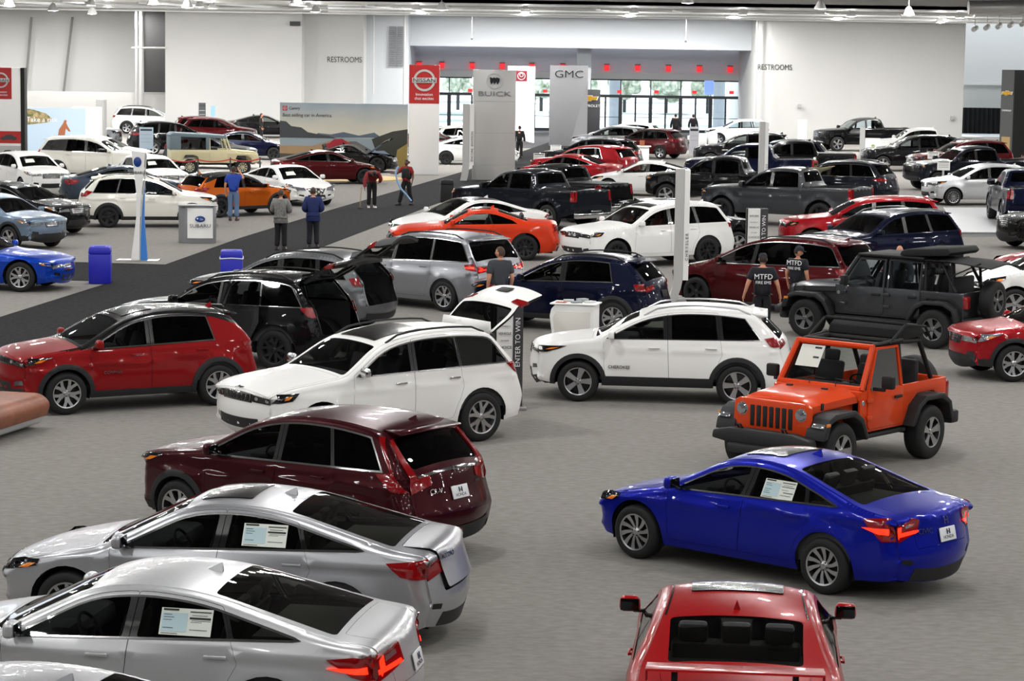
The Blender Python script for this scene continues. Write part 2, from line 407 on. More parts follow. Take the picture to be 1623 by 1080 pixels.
# wheels: axis along y, outer face at y = 0 turned to -y
def tyre_mesh(R, rr, wd, det):
    mb = MB(); n = 40 if det < 2 else 20; a = .02
    lathe(mb, [(rr, 0), (rr+.012, -.008), (R-.05, -.012), (R-.018, .006), (R, .035), (R, wd-.035), (R-.02, wd), (rr, wd)], n=n, axis='y')
    if det == 0:
        for k in range(3): lathe(mb, [(R+.001, .06+k*.045), (R+.001, .068+k*.045)], n=n, axis='y')
    return slotted(mb, 'wheel', 1)
def rim_mesh(rr, style, det):
    mb = MB(); n = 36 if det < 2 else 18
    lathe(mb, [(rr-.012, -.004), (rr+.006, -.010), (rr+.006, .01), (rr-.012, .012)], n=n, axis='y', m=0)
    lathe(mb, [(rr-.010, .0), (rr-.03, .05), (rr-.035, .15)], n=n, axis='y', m=1)
    lathe(mb, [(rr-.03, .10), (.0, .10)], n=n, axis='y', m=1); lathe(mb, [(rr*.72, .07), (rr*.3, .07), (0.0, .07)], n=20, axis='y', m=2)
    N, wi, wo, split, tw = style
    hub = .07
    lathe(mb, [(0, .008), (.03, .006), (hub*.8, .02), (hub, .05)], n=16, axis='y', m=0)
    for k in range(N):
        a0 = 2*PI*k/N+.3
        for sgn in ((-1, 1) if split else (0,)):
            a1 = a0+sgn*split+tw
            def P(r, w, y, a): return (r*math.cos(a)-w*math.sin(a), y, r*math.sin(a)+w*math.cos(a))
            r1, r2 = hub*.7, rr-.006; am = a0+(a1-a0)*.6; rm = (r1+r2)/2; V = []
            for (r, w, y, a) in ((r1, wi, .022, a0+sgn*.05), (rm, (wi+wo)/2*.92, .012, am), (r2, wo, .0, a1)):
                V += [P(r, -w, y, a), P(r, w, y, a), P(r, w*1.15, y+.04, a), P(r, -w*1.15, y+.04, a)]
            F = []
            for i in range(2):
                for j in range(4): F.append((i*4+j, i*4+(j+1) % 4, i*4+4+(j+1) % 4, i*4+4+j)[::-1])
            ms = [0, 1, 1, 1]*2
            mb.add(V, F, ms)
    if det < 2:
        for k in range(5): a = 2*PI*k/5; lathe(mb, [(0, .004), (.01, .006), (.01, .03)], c=(.045*math.cos(a), 0.005, .045*math.sin(a)), n=6, axis='y', m=1)
    return slotted(mb, 'rim', 3, 30)
RIMS = {'five': (5, .035, .055, 0, 0), 'split5': (5, .022, .022, .22, 0), 'ten': (10, .016, .022, 0, 0), 'turbine': (10, .014, .030, 0, .28), 'y5': (5, .030, .026, .30, 0), 'seven': (7, .022, .034, 0, 0), 'x5': (5, .026, .030, .26, .05), 'jeep5': (5, .030, .045, .10, 0), 'many': (15, .008, .012, 0, 0)}
def seats_mesh(sh):
    q = sh.q; mb = MB(); zf = q.get('zfloor', .30); x0 = q['seat']; y = .37
    def seat(x, y, w=.50, m=0):
        rbox(mb, (x, y, zf+.20), (.50, w, .18), .05, m); R = Matrix.Rotation(math.radians(18), 3, 'Y')
        rbox(mb, (x+.30, y, zf+.52), (.13, w*.95, .62), .05, m, R=R); rbox(mb, (x+.42, y, zf+.89), (.09, .25, .19), .04, m, R=R)
    for r in range(q.get('rows', 2)):
        xx = x0+r*.86
        if xx > sh.L-.75: break
        if r == 0: seat(xx, -y); seat(xx, y)
        else: seat(xx+.03, 0, 1.15)
        if r: seat(xx+.03, -.36, .3); seat(xx+.03, .36, .3)
    return slotted(mb, 'seats', 1)
def cabin_mesh(sh, h):
    """inner lining: floor, dashboard, door cards, head lining"""
    q = sh.q; mb = MB(); zf = q.get('zfloor', .30); cx = sh.q.get('cowlx', 1.2); zb = float(sh.belt(cx+.4)); re = q.get('cabin_end', sh.L-.5)
    w = sh.w-.24
    rbox(mb, ((cx+re)/2-.1, 0, zf), (re-cx+.2, w, .06)); rbox(mb, (cx+.42, 0, zb-.13), (.52, w, .20), .07)
    rbox(mb, (cx+.62, -.37, zb-.03), (.18, .36, .10), .04); rbox(mb, (cx+1.0, 0, zf+.22), (1.1, .22, .26), .04)
    if not q.get('hatch', True) and 'bedfront' not in sh.lab: xr = float(np.interp(sh.sl('rbase'), sh.S, sh.C[:, 0])); rbox(mb, (xr-.42, 0, float(sh.belt(xr))-.06), (.80, 1.25, .05), .02)
    lo = clean([p for p in sh.offE(.10, ('cowl', .10), ('rbase', -.02) if 'bedfront' not in sh.lab else ('rbase', -.02))])
    if len(lo) > 3:
        poly = lo+[(lo[-1][0]-.02, zf+.02), (lo[0][0]+.05, zf+.02)]
        poly = clean(poly)
        holes = [shrink(wn, -.012) for wn in sh.wins]
        for fl in (0, 1):
            P, F, O = tri(poly, holes, .25); V, N = sh.side_pn(P, -.045)
            if fl: V = V*[1, -1, 1]
            mb.add(V, [tuple(f) for f in F], 0)
    a, b = sh.sl('wtop'), sh.sl('rtop'); P, F, O = tri([(a, -.8), (b, -.8), (b, .8), (a, .8)], [], .3)
    V, N = sh.top_pn(P, -.05); mb.add(V, [tuple(f) for f in F], 0)
    return slotted(mb, 'cabin', 1)
def wheel_steer_mesh(sh):
    mb = MB(); cx = sh.q.get('cowlx', 1.2); z = float(sh.belt(cx+.4))-.06; R = Matrix.Rotation(math.radians(62), 4, 'Y')
    P = [Vector((math.cos(2*PI*k/20)*.19, math.sin(2*PI*k/20)*.19, 0)) for k in range(20)]; M = Matrix.Translation((cx+.84, -.37, z))@R
    tube(mb, [M@p for p in P], .016, n=6, closed=True)
    for a in (0, 2.1, 4.2): tube(mb, [M@Vector((0, 0, 0)), M@Vector((math.cos(a)*.18, math.sin(a)*.18, 0))], .014, n=5)
    rbox(mb, tuple(M@Vector((0, 0, 0))), (.05, .12, .12), .02); tube(mb, [M@Vector((0, 0, 0)), M@Vector((0, 0, -.25))], .03, n=6)
    return slotted(mb, 'steering_wheel', 1)
def halfplane_windows(sh):
    q = sh.q; m = q.get('pm', .085); top = sh.offE(m, ('cowl', .05), ('rbase', -.02))
    x0, x1 = top[0][0], top[-1][0]; poly = top+[(x1, -1), (x0, -1)]
    sl = (sh.br-sh.bf)/sh.L; poly = clip(poly, sl, -1, -(sh.bf+.012)); zt = sh.H-.12
    a = q['dlo_r']; poly = clipline(poly, a[0], float(sh.belt(a[0])), a[1], zt, -1)
    f = q['fseam']; poly = clipline(poly, f[0]+.05, .5, f[1]+.06, 1.0, 1)
    sh.dlo = clean(poly, .01)
    def ln(P): return (P[0], float(sh.belt(P[0])), P[1], zt)
    B = q['B']; C = q.get('Cp')
    w1 = clipline(sh.dlo, *ln(B), -1, B[2]/2); rest = clipline(sh.dlo, *ln(B), 1, B[2]/2)
    wins = [w1]; sh.quarter = []
    if C:
        w2 = clipline(rest, *ln(C), -1, C[2]/2); w3 = clipline(rest, *ln(C), 1, C[2]/2)
        if q.get('doors', 2) == 2: wins.append(w2)
        else: sh.quarter.append(w2)
        if q.get('quarter', True): sh.quarter.append(w3)
    elif len(rest) > 2: (wins if q.get('doors', 2) == 2 else sh.quarter).append(rest)
    rc = q.get('wr', .035)
    sh.dwins = [roundpoly(w, rc) for w in wins if len(w) > 2]; sh.quarter = [roundpoly(w, rc) for w in sh.quarter if len(clean(w, .02)) > 2]
    sh.quarter = [w for w in sh.quarter if max(p[0] for p in w)-min(p[0] for p in w) > .1]
    sh.wins = sh.dwins+sh.quarter
    # doors
    top = sh.offE(max(.02, m-.045), ('cowl', .0), ('rbase', .0)); x0, x1 = top[0][0], top[-1][0]; zs = sh.sill+q.get('dsill', .09)
    zone = top+[(x1, zs), (x0, zs)]; zone = clip(zone, 0, -1, -zs); zone = clipline(zone, f[0], .5, f[1], 1.0, 1)
    d1 = clipline(zone, *ln(B), -1); doors = [d1]
    if q.get('doors', 2) == 2:
        d2 = clipline(zone, *ln(B), 1)
        if C: d2 = clipline(d2, *ln(C), -1)
        else: d2 = clipline(d2, *ln((a[0]+.035, a[1]+.035)), -1)
        r = q['rseam']; d2 = clipline(d2, r[0], sh.sill, r[1], float(sh.belt(r[1])), -1); doors.append(d2)
    sh.doors = []
    for d in doors:
        P = resample(clean(d), .06, True)
        for ax in (sh.fx, sh.rx):
            v = P-[ax, sh.R]; l = np.linalg.norm(v, axis=1); R = sh.Ra+.06; k = l < R; P[k] = [ax, sh.R]+v[k]/l[k][:, None]*R
        P = roundpoly([tuple(p) for p in P], .05); sh.doors.append(P)
def quad(sh, a, b, t0, t1, r=.06):
    w = sh.WREF; a, b = sh.sl(a), sh.sl(b); P = [(a, -t0*w, r), (b, -t1*w, r), (b, t1*w, r), (a, t0*w, r)]
    return clean(roundline(P, True, 4))
def clampside(sh, P):   # trim a side outline to the body's own outline
    out = []
    for x, z in P: out.append((min(max(x, sh.ef(z)+.003), sh.er(z)-.003), z))
    return out
def get_shape(q):
    k = ('shape', q['id'])
    if k not in CACHE:
        s = Shape(q); halfplane_windows(s); CACHE[k] = s
    return CACHE[k]
def car(q, name, label, cat, loc, head, body, det=1, group=None, rim='five', rimm=None, rimd=None, glass=None, front_glass=None, roofm=None, tail_open=0, hood_open=0,
        seat=None, lit=False, plate=None, rails=None, trimm=None, mirm=None, sheet=None, fin=True, sunroof=False, clad=None, spoiler=None, rearglass=None, handm=None, headm=None, fogm=None, badge=None, grillem=None, winglass=None, wpaper=False, door_open=0):
    sh = get_shape(q); id = (q['id'], det); g = q.get; h = (.075, .13, .22)[det]
    root = thing(name, label, cat, loc, math.radians(head)-PI, group); xc = sh.xc
    off = Matrix.Translation((-xc, 0, 0))
    def mk(key, build, nm, n, mats, parent=None, sharp=35):
        def f():
            mb = MB(); build(mb); mb.xf(off); return slotted(mb, nm, n, sharp)
        return obm(nm, meshc((id, key), f), mats, parent or root)
    glass = glass or GL_DARK; front_glass = front_glass or GL_CLEAR; rearglass = rearglass or glass; roofm = roofm or body; trimm = trimm or TRIM
    rt = sh.sl('rtop'); hatch = g('hatch', True); bed = 'bedfront' in sh.lab
    wm = g('wm', (.93, .90)); rm = g('rm', (.90, .86))
    ws = quad(sh, ('cowl', .03), ('wtop', -.02), *wm); rw = quad(sh, ('rtop', g('rw0', .05)), ('rbase', -g('rw1', .04)), *rm)
    hood = quad(sh, ('hoodtip', g('hd0', .03)), ('cowl', -.03), .94, .93, .03); zt = g('tgz', .62)
    if hatch: tg = quad(sh, ('rtop', .012), sh.s_rear(zt), .955, .955, .05)
    elif bed: tg = quad(sh, ('tail', .03), sh.s_rear(zt), .93, .93, .02)
    else: tg = quad(sh, ('rbase', .012), sh.s_rear(zt), .80, .70, .04)
    bedp = quad(sh, ('bedfront', .06), ('tail', -.05), .84, .84, .02) if bed else None
    w = sh.WREF
    # body
    def fbody(mb):
        Epts = []
        for k in (.1, .35, .7, 1.0): Epts += [tuple(p) for p in (sh.E-sh.N*(sh.r*k)[:, None])[::(1, 2, 3)[det]]]
        dl = sh.dlo; br = g('blackroof_x')
        def mfn(C):
            inn = inpoly(C, dl); m = np.where(inn, 1, 0)
            if br: m = np.where(~inn & (C[:, 1] > sh.belt(C[:, 0])+.01) & ((C[:, 0] < 2.6) | (C[:, 1] > sh.H-.16-.30*np.maximum(0, C[:, 0]-br))), 2, m)
            return m
        for fl in (0, 1): surf(mb, sh.side_pn, sh.outline(), 0, sh.doors+sh.quarter, h, lines=[dl+[dl[0]]]+([[(2.6, sh.H-.16), (br, sh.H-.16), (br+1.2, sh.H-.52)]] if br else []), flip=fl, pts=Epts, mfn=mfn, hb=(.05, .09, .16)[det])
        holes = [hood, ws]+([tg] if hatch else [rw, tg])+([bedp] if bed else [])
        a, b = sh.sl('wtop')-.03, (sh.sl('rtop')+.0 if not hatch else sh.sl('rtop')+.02)
        surf(mb, sh.top_pn, [(0, -w), (sh.S[-1], -w), (sh.S[-1], w), (0, w)], 0, holes, h*1.2, mfn=lambda C: np.where((C[:, 0] > (a if not br else sh.sl('cowl')-.02)) & (C[:, 0] < b), 2, 0), hb=(.05, .09, .16)[det], lines=[[(a, -w), (a, w)], [(b, -w), (b, w)]])
    mk('body', fbody, 'body', 3, [body, trimm, roofm])
    mk('hood', lambda mb: surf(mb, sh.top_pn, shrink(hood, .004), 0, (), h*1.2), 'hood', 1, [body]) if not hood_open else None
    if hood_open:
        ho = mk('hood', lambda mb: surf(mb, sh.top_pn, shrink(hood, .004), 0, (), h*1.2), 'hood', 1, [body])
        p = sh.topp(np.array([sh.sl('cowl')-.03]), np.array([0.]))[0]; hp = Vector((p[0]-xc, 0, p[2])); ho.matrix_local = Matrix.Translation(hp)@Matrix.Rotation(math.radians(hood_open), 4, 'Y')@Matrix.Translation(-hp)
        mk('bay', lambda mb: rbox(mb, (sh.fx, 0, .55), (1.2, 1.1, .35), .1), 'engine_bay', 1, [PLASTIC])
    mk('ws', lambda mb: surf(mb, sh.top_pn, ws, -.004, (), h*1.5), 'windscreen', 1, [GL_SHIELD if winglass is None else winglass])
    # tailgate or boot lid
    tgn = 'tailgate' if (hatch or bed) else 'boot_lid'
    zp = g('platez', .78); tgo = mk('tg', lambda mb: surf(mb, sh.top_pn, shrink(tg, .004), 0, [rw] if hatch else (), h*1.1), tgn, 1, [body])
    mk('rw', lambda mb: surf(mb, sh.top_pn, rw, -.004, (), h*1.5), 'rear_window', 1, [rearglass], tgo if hatch else root)
    if tail_open:
        mk('tgl', lambda mb: surf(mb, sh.top_pn, shrink(tg, .03), -.06, [rw] if hatch else (), h*1.2, skirt=-.05), 'tailgate_lining', 1, [PLASTIC], tgo)
        p = sh.topp(np.array([sh.sl('rtop')+.012 if hatch else sh.sl('rbase')+.012]), np.array([0.]))[0]; hp = Vector((p[0]-xc, 0, p[2]))
        tgo.matrix_local = Matrix.Translation(hp)@Matrix.Rotation(math.radians(-tail_open), 4, 'Y')@Matrix.Translation(-hp)
        if hatch:
            for sg in (-1, 1):
                a = Vector((sh.er(1.25)-xc-.12, sg*.60, 1.30)); pe = sh.topp(np.array([sh.sl('rbase')]), np.array([sg*.74]))[0]; bpt = tgo.matrix_local@Vector((pe[0]-xc-.05, pe[1], pe[2]))
                mb = MB(); tube(mb, [a, (a+bpt)/2], .018); tube(mb, [(a+bpt)/2, bpt], .010); mb.build('gas_strut', BLK, root)
    # doors
    for fl in (0, 1):
        for i, d in enumerate(sh.doors):
            def fd(mb, d=d, fl=fl, i=i):
                dl = sh.dlo; br = g('blackroof_x')
                def mfn(C):
                    inn = inpoly(C, dl); m = np.where(inn, 1, 0)
                    if br: m = np.where(~inn & (C[:, 1] > sh.belt(C[:, 0])+.01) & ((C[:, 0] < 2.6) | (C[:, 1] > sh.H-.16-.30*np.maximum(0, C[:, 0]-br))), 2, m)
                    return m
                surf(mb, sh.side_pn, shrink(d, .0035), 0, [sh.dwins[i]] if i < len(sh.dwins) else (), h, lines=[dl+[dl[0]]]+([[(2.6, sh.H-.16), (br, sh.H-.16), (br+1.2, sh.H-.52)]] if br else []), flip=fl, mfn=mfn, hb=(.06, .1, .18)[det])
            do = mk(('door', i, fl), fd, 'door', 3, [body, trimm, roofm])
            if door_open and fl == 1 and i == 1:
                hp = Vector((min(p[0] for p in d)+.02-xc, -float(sh.W(min(p[0] for p in d), .7)), 0)); do.matrix_local = Matrix.Translation(hp)@Matrix.Rotation(math.radians(-door_open), 4, 'Z')@Matrix.Translation(-hp)
            if i < len(sh.dwins): mk(('win', i, fl), lambda mb, i=i, fl=fl: surf(mb, sh.side_pn, sh.dwins[i], -.006, (), h*2, flip=fl), 'window', 1, [front_glass if i == 0 else glass], do)
            if det < 2:
                xe = max(p[0] for p in d if p[1] < sh.bf)-.26 if i == 0 else (sh.q['rseam'][1]-.30 if g('doors', 2) == 2 else 0)
                xe = min(xe, sh.rx+.1); zh = float(sh.belt(xe))-g('hz', .13)
                def fh(mb, xe=xe, zh=zh, fl=fl):
                    y = float(sh.side([xe], [zh])[0])+.022; s = -1 if fl else 1
                    rbox(mb, (xe, s*y, zh), (.20, .022, .028), .01); rbox(mb, (xe-.08, s*(y-.015), zh), (.02, .03, .022), .005); rbox(mb, (xe+.08, s*(y-.015), zh), (.02, .03, .022), .005)
                mk(('handle', i, fl), fh, 'door_handle', 1, [handm or body], do)
            if i == 0:
                def fm(mb, fl=fl):
                    x = g('mirx', sh.q['fseam'][1]+.14); z = float(sh.belt(x))+.09; y = float(sh.W(x, z-.05))+.13; s = -1 if fl else 1; k = g('mirs', 1)
                    rbox(mb, (x, s*y, z), (.12*k, .20*k, .145*k), .045*k, 0, 3, taper=.9); rbox(mb, (x+.02, s*(y-.10), z-.06), (.05, .14, .03), .01, 1)
                    rbox(mb, (x+.058*k, s*y, z), (.012, .17*k, .11*k), .03*k, 2)
                mk(('mirror', fl), fm, 'mirror', 3, [mirm or body, TRIM, MIRG], do)
        for i, wq in enumerate(sh.quarter): mk(('qw', i, fl), lambda mb, wq=wq, fl=fl: surf(mb, sh.side_pn, wq, -.006, (), h*2, flip=fl), 'quarter_window', 1, [glass])
        if g('chrome', True) and det < 2:
            def ft(mb, fl=fl):
                P = [tuple(p) for p in resample(sh.dlo, .05, True)]; w_ = g('chw', .011); a = np.array(shrink(P, -w_*1.3)); b = np.array(shrink(P, .003)); n = min(len(a), len(b))
                A, N = sh.side_pn(a[:n], .006); B, N2 = sh.side_pn(b[:n], .006); V = np.r_[A, B]; NN = np.r_[N, N2]
                if fl: V = V*[1, -1, 1]; NN = NN*[1, -1, 1]
                F = [(i, (i+1) % n, (i+1) % n+n, i+n) for i in range(n)]
                if (np.cross(V[F[0][1]]-V[F[0][0]], V[F[0][2]]-V[F[0][0]]) @ NN[0]) < 0: F = [f[::-1] for f in F]
                mb.add(V, F, 0, NN)
            mk(('trim', fl), ft, 'window_trim', 1, [g('chromem', CHROME)])
    # lamps
    def fpoly(P, s): return [(sh.s_front(z), s*t*w) for t, z in P]
    def rpoly(P, s): return [(sh.s_rear(z), s*t*w) for t, z in P]
    hf, hs = g('head'); tf, ts = g('tail_l')
    redm = REDL
    for s in (1, -1):
        def fhd(mb, s=s):
            surf(mb, sh.top_pn, fpoly(hf, s), .012, (), .06, 0, skirt=.04)
            if hs: surf(mb, sh.side_pn, clampside(sh, [(sh.ef(z)+dx, z) for dx, z in hs]), .012, (), .06, 0, flip=s < 0, skirt=.03)
            if det < 2:
                c = np.array(fpoly(hf, s)); c0 = c.mean(0)
                for k in (-.35, .25): surf(mb, sh.top_pn, [(c0[0]+.035*math.sin(a)*1.0, c0[1]+k*np.ptp(c[:, 1])+.04*math.cos(a)) for a in np.linspace(0, 2*PI, 10)[:-1]], .018, (), .2, 1, skirt=.01)
                if hs:
                    z0 = min(z for _, z in hs); z1 = max(z for _, z in hs); xm = max(dx for dx, _ in hs)
                    surf(mb, sh.side_pn, clampside(sh, [(sh.ef(z)+dx, z) for dx, z in ((xm*.45, (z0*2+z1)/3), (xm*.75, (z0*2+z1)/3+.01), (xm*.9, (z0+2*z1)/3+.01), (xm*.6, (z0+2*z1)/3))]), .018, (), .2, 2, flip=s < 0)
        mk(('head', s), fhd, 'headlamp', 3, [headm or LAMPDK, CLEARL, AMBER])
        if lit:
            def inner(P, a=.80, b=.26, k=.12):
                P = np.array(P); c = (P.min(0)+P.max(0))/2; r = np.ptp(P, axis=0)/2; return [(c[0]+(p[0]-c[0])*a, c[1]+(p[1]-c[1])*b-r[1]*k) for p in P]
            if ts: mk(('glows', s), lambda mb, s=s: surf(mb, sh.side_pn, clampside(sh, [(sh.er(z)+dx, z) for dx, z in inner(ts)]), .022, (), .06, 0, flip=s < 0, skirt=.01), 'lamp_glow', 1, [REDE])
            if tf:
                mk(('glowr', s), lambda mb, s=s: (surf(mb, sh.top_pn, rpoly(inner(tf, .86, .20, .35), s), .022, (), .06, 0, skirt=.01), surf(mb, sh.top_pn, rpoly([(t+.16, z) for t, z in inner(tf, .14, .7, 0)], s), .022, (), .06, 0, skirt=.01)), 'lamp_glow', 1, [REDE])
                mk(('clr', s), lambda mb, s=s: surf(mb, sh.top_pn, rpoly([(t*.98+.02*0, z+.05) for t, z in inner(tf, .42, .26, .0)], s), .020, (), .06, 0, skirt=.01), 'reversing_lamp', 1, [CLEARL])
        if ts: mk(('tails', s), lambda mb, s=s: surf(mb, sh.side_pn, clampside(sh, [(sh.er(z)+dx, z) for dx, z in ts]), .014, (), .06, 0, flip=s < 0, skirt=.045), 'tail_lamp', 1, [redm])
        if tf: mk(('tailr', s), lambda mb, s=s: surf(mb, sh.top_pn, rpoly(tf, s), .014, (), .06, 0, skirt=.045), 'tail_lamp', 1, [redm], tgo if tail_open and hatch else None)
    # nose
    gp_ = g('grille')
    if gp_:
        def fg(mb):
            P = [(sh.s_front(z), t*w) for t, z in gp_]; surf(mb, sh.top_pn, P, .004, (), .15, 0, skirt=.03)
            zs = [z for _, z in gp_]; z0, z1 = min(zs), max(zs); tm = max(abs(t) for t, _ in gp_); st = g('gstyle', 'bars')
            if st == 'slots':
                for k in range(7):
                    t = (k-3)/3.5*tm*.93; hw = tm*.105
                    for hh, of, mm in ((1, .014, 1), (.72, .018, 0)):
                        zz0, zz1 = z0+.012+(1-hh)*.02, z1-.012-(1-hh)*.02
                        surf(mb, sh.top_pn, [(sh.s_front(zz0), (t-hw*hh)*w), (sh.s_front(zz1), (t-hw*hh)*w), (sh.s_front(zz1), (t+hw*hh)*w), (sh.s_front(zz0), (t+hw*hh)*w)], of, (), .2, mm, skirt=.01)
            else:
                for k in range(3):
                    z = z0+(z1-z0)*(k+.8)/3.4; tt = tm*(.70+.1*k); surf(mb, sh.top_pn, [(sh.s_front(z), -tt*w), (sh.s_front(z+.014), -tt*w), (sh.s_front(z+.014), tt*w), (sh.s_front(z), tt*w)], .012, (), .2, 1, skirt=.01)
        mk('grille', fg, 'grille', 2, [TRIM, grillem or CHROME])
    lg = g('lower')
    if lg: mk('lower', lambda mb: surf(mb, sh.top_pn, [(sh.s_front(z), t*w) for t, z in lg], .005, (), .15, 0, skirt=.03), 'lower_grille', 1, [PLASTIC])
    if det < 2:
        for s in (1, -1):
            fz = g('fogz', .42); mk(('fog', s), lambda mb, s=s: surf(mb, sh.top_pn, [(sh.s_front(z), s*t*w) for t, z in ((.70, fz-.05), (.97, fz-.03), (.95, fz+.05), (.72, fz+.03))], .005, (), .15, 0, skirt=.02), 'fog_lamp', 1, [fogm or LAMPDK])
    # skirts, arches, underside
    if clad is not None:
        def fc(mb):
            for fl in (0, 1):
                cw = g('cladw', .065)
                for ax in (sh.fx, sh.rx):
                    a = sh.arc(ax, sh.Ra+cw, sh.sill+.005, 20); b = sh.arc(ax, sh.Ra-.012, sh.sill+.005, 20)[::-1]; surf(mb, sh.side_pn, clean(a+b), .014, (), .15, 0, flip=fl, skirt=.05)
                x0, x1 = sh.fx+sh.Ra+.02, sh.rx-sh.Ra-.02; z0 = sh.sill+.0; z1 = z0+g('sillh', .11)
                surf(mb, sh.side_pn, [(x0, z0), (x1, z0), (x1, z1), (x0, z1)], .012, (), .2, 0, flip=fl, skirt=.04)
                zc = g('cladz', .40)
                for A in ([(sh.E[0][0], sh.E[0][1]), (sh.fx-sh.Ra-.03, sh.sill+.01), (sh.fx-sh.Ra-.03, zc-.04), (sh.ef(zc), zc)], [(sh.rx+sh.Ra+.03, sh.sill+.01), (sh.E[-1][0], sh.E[-1][1]), (sh.er(zc), zc), (sh.rx+sh.Ra+.03, zc-.04)]):
                    surf(mb, sh.side_pn, clampside(sh, A), .010, (), .12, 0, flip=fl)
            zc = g('cladz', .40); b = sh.s_front(zc); surf(mb, sh.top_pn, [(0.005, -w), (b, -w), (b, w), (.005, w)], .010, (), .15, 0)
            b = sh.s_rear(zc+.05); e = sh.S[-1]-.005; surf(mb, sh.top_pn, [(b, -w), (e, -w), (e, w), (b, w)], .010, (), .15, 0)
        mk('clad', fc, 'cladding', 1, [clad])
    elif det < 2 and not bed:
        mk('valance', lambda mb: surf(mb, sh.top_pn, [(sh.s_rear(.36), -.72*w), (sh.S[-1]-.01, -.80*w), (sh.S[-1]-.01, .80*w), (sh.s_rear(.36), .72*w)], .006, (), .1, 0, skirt=.02), 'rear_valance', 1, [PLASTIC])
        for s in (1, -1): mk(('refl', s), lambda mb, s=s: surf(mb, sh.top_pn, [(sh.s_rear(z), s*t*w) for t, z in ((.80, .40), (.97, .40), (.97, .47), (.80, .46))], .008, (), .06, 0, skirt=.02), 'rear_reflector', 1, [BLK])
    if wpaper: mk('wpaper', lambda mb: surf(mb, sh.top_pn, [(sh.sl('cowl')+a, b) for a, b in ((.30, .15), (.30, .58), (.58, .55), (.58, .15))], .004, (), .2), 'price_sheet', 1, [PAPER])
    def fu(mb):
        w2 = sh.w/2-.12; zl = sh.sill-.02; R = sh.Ra-.005
        rbox(mb, (sh.L/2, 0, zl+.10), (sh.L-.55, 2*w2-.5, .18)); rbox(mb, ((sh.fx+sh.rx)/2, 0, zl+.08), (q['wb']-2*R-.04, 2*w2+.08, .14))
        for ax in (sh.fx, sh.rx):
            for s in (-1, 1):
                P = sh.arc(ax, R, zl, 12); y0, y1 = s*(w2-.28), s*(sh.w/2-.035); n = len(P)
                mb.add([(p[0], y0, p[1]) for p in P]+[(p[0], y1, p[1]) for p in P], [(i, i+1, i+1+n, i+n) for i in range(n-1)]+[tuple(range(n))])
    mk('under', fu, 'underbody', 1, [DARK])
    # wheels
    R = sh.R; rr = g('rr', R*.66); wd = g('tw', .22); tm = meshc(('tyre', R, rr, wd, det), lambda: tyre_mesh(R, rr, wd, det)); rmh = meshc(('rim', rr, rim, det), lambda: rim_mesh(rr, RIMS[rim], det))
    for ax in (sh.fx, sh.rx):
        for s in (-1, 1):
            yw = s*(float(sh.W(ax, R+sh.Ra+.02))-.012-g('inset', .0)); o = obm('wheel', tm, [RUBBER], root); o.location = (ax-xc, yw, R); o.rotation_euler = (0, random.uniform(0, 1.2), 0 if s < 0 else PI)
            c = obm('rim', rmh, [rimm or ALU, rimd or BLK, ALUDK], o)
    # cabin
    mk('cabin', lambda mb: cabin_mesh_into(mb, sh, h), 'cabin', 1, [INT])
    if det < 2 or q.get('seat_far'):
        mk('seats', lambda mb: into(mb, seats_mesh(sh)), 'seats', 1, [seat or SEAT]); mk('steer', lambda mb: into(mb, wheel_steer_mesh(sh)), 'steering_wheel', 1, [BLK])
    # extras
    if rails:
        for s in (-1, 1):
            def fr(mb, s=s):
                x0, x1 = g('rail', (0, 0)); P = []
                for k in range(9):
                    x = x0+(x1-x0)*k/8; ss = sh.s_x(x); p = sh.topp(np.array([ss]), np.array([s*w*.97]))[0]; P.append((p[0], p[1]+s*.02, p[2]+(.055 if 0 < k < 8 else .0)))
                tube(mb, P, .017, n=6)
            mk(('rail', s), fr, 'roof_rail', 1, [rails])
    if sunroof:
        a0 = sh.sl('wtop')+.10; a1 = a0+g('sunl', .55); mk('sun', lambda mb: surf(mb, sh.top_pn, quad(sh, a0, a1, .68, .68, .05), .012, (), .07, skirt=.02), 'sunroof', 1, [TRIM])
    if fin:
        def ff(mb):
            ss = sh.sl('rtop')-.12; p = sh.topp(np.array([ss]), np.array([0.]))[0]; x, z = p[0], p[2]
            V = [(x-.13, 0, z-.01), (x+.05, -.03, z-.01), (x+.05, .03, z-.01), (x+.045, 0, z+.075), (x+.03, 0, z+.075)]; mb.add(V, [(0, 1, 4), (1, 3, 4), (0, 4, 2), (4, 3, 2), (1, 2, 3)])
        mk('fin', ff, 'aerial_fin', 1, [body if fin is True else fin])
    if spoiler or (spoiler is None and hatch and not bed and g('spoil', True)):
        def fs(mb):
            a = sh.sl('rtop'); surf(mb, sh.top_pn, quad(sh, a-.10, a+.03, .93, .88, .03), .02, (), .15, skirt=.03)
            pa = sh.topp(np.array([a+.02]), np.array([0.]))[0]; x, z = pa[0], pa[2]; hw = float(np.interp(a, sh.S, sh.we))*.9
            ln = g('spl', .12)
            prism(mb, [(x-.12, z+.02), (x+ln, z-.015), (x+ln+.01, z-.035), (x-.02, z-.05)], -hw, hw)
        mb_ = mk('spoiler', fs, 'roof_spoiler', 1, [spoiler or roofm], tgo if hatch else None, sharp=30)
    if det < 2 or plate:
        def fp(mb):
            ss = sh.s_rear(zp); p, N = sh.top_pn(np.array([[ss, 0.]])); p, N = p[0], N[0]; a = math.atan2(N[0], N[2]); Rm = Matrix.Rotation(a-PI/2, 3, 'Y')
            rbox(mb, tuple(p+N*.015), (.012, .31, .155), .004, R=Rm)
        if g('plate', True): mk('plate', fp, 'number_plate', 1, [plate or BLK], tgo if tail_open and (hatch) else None)
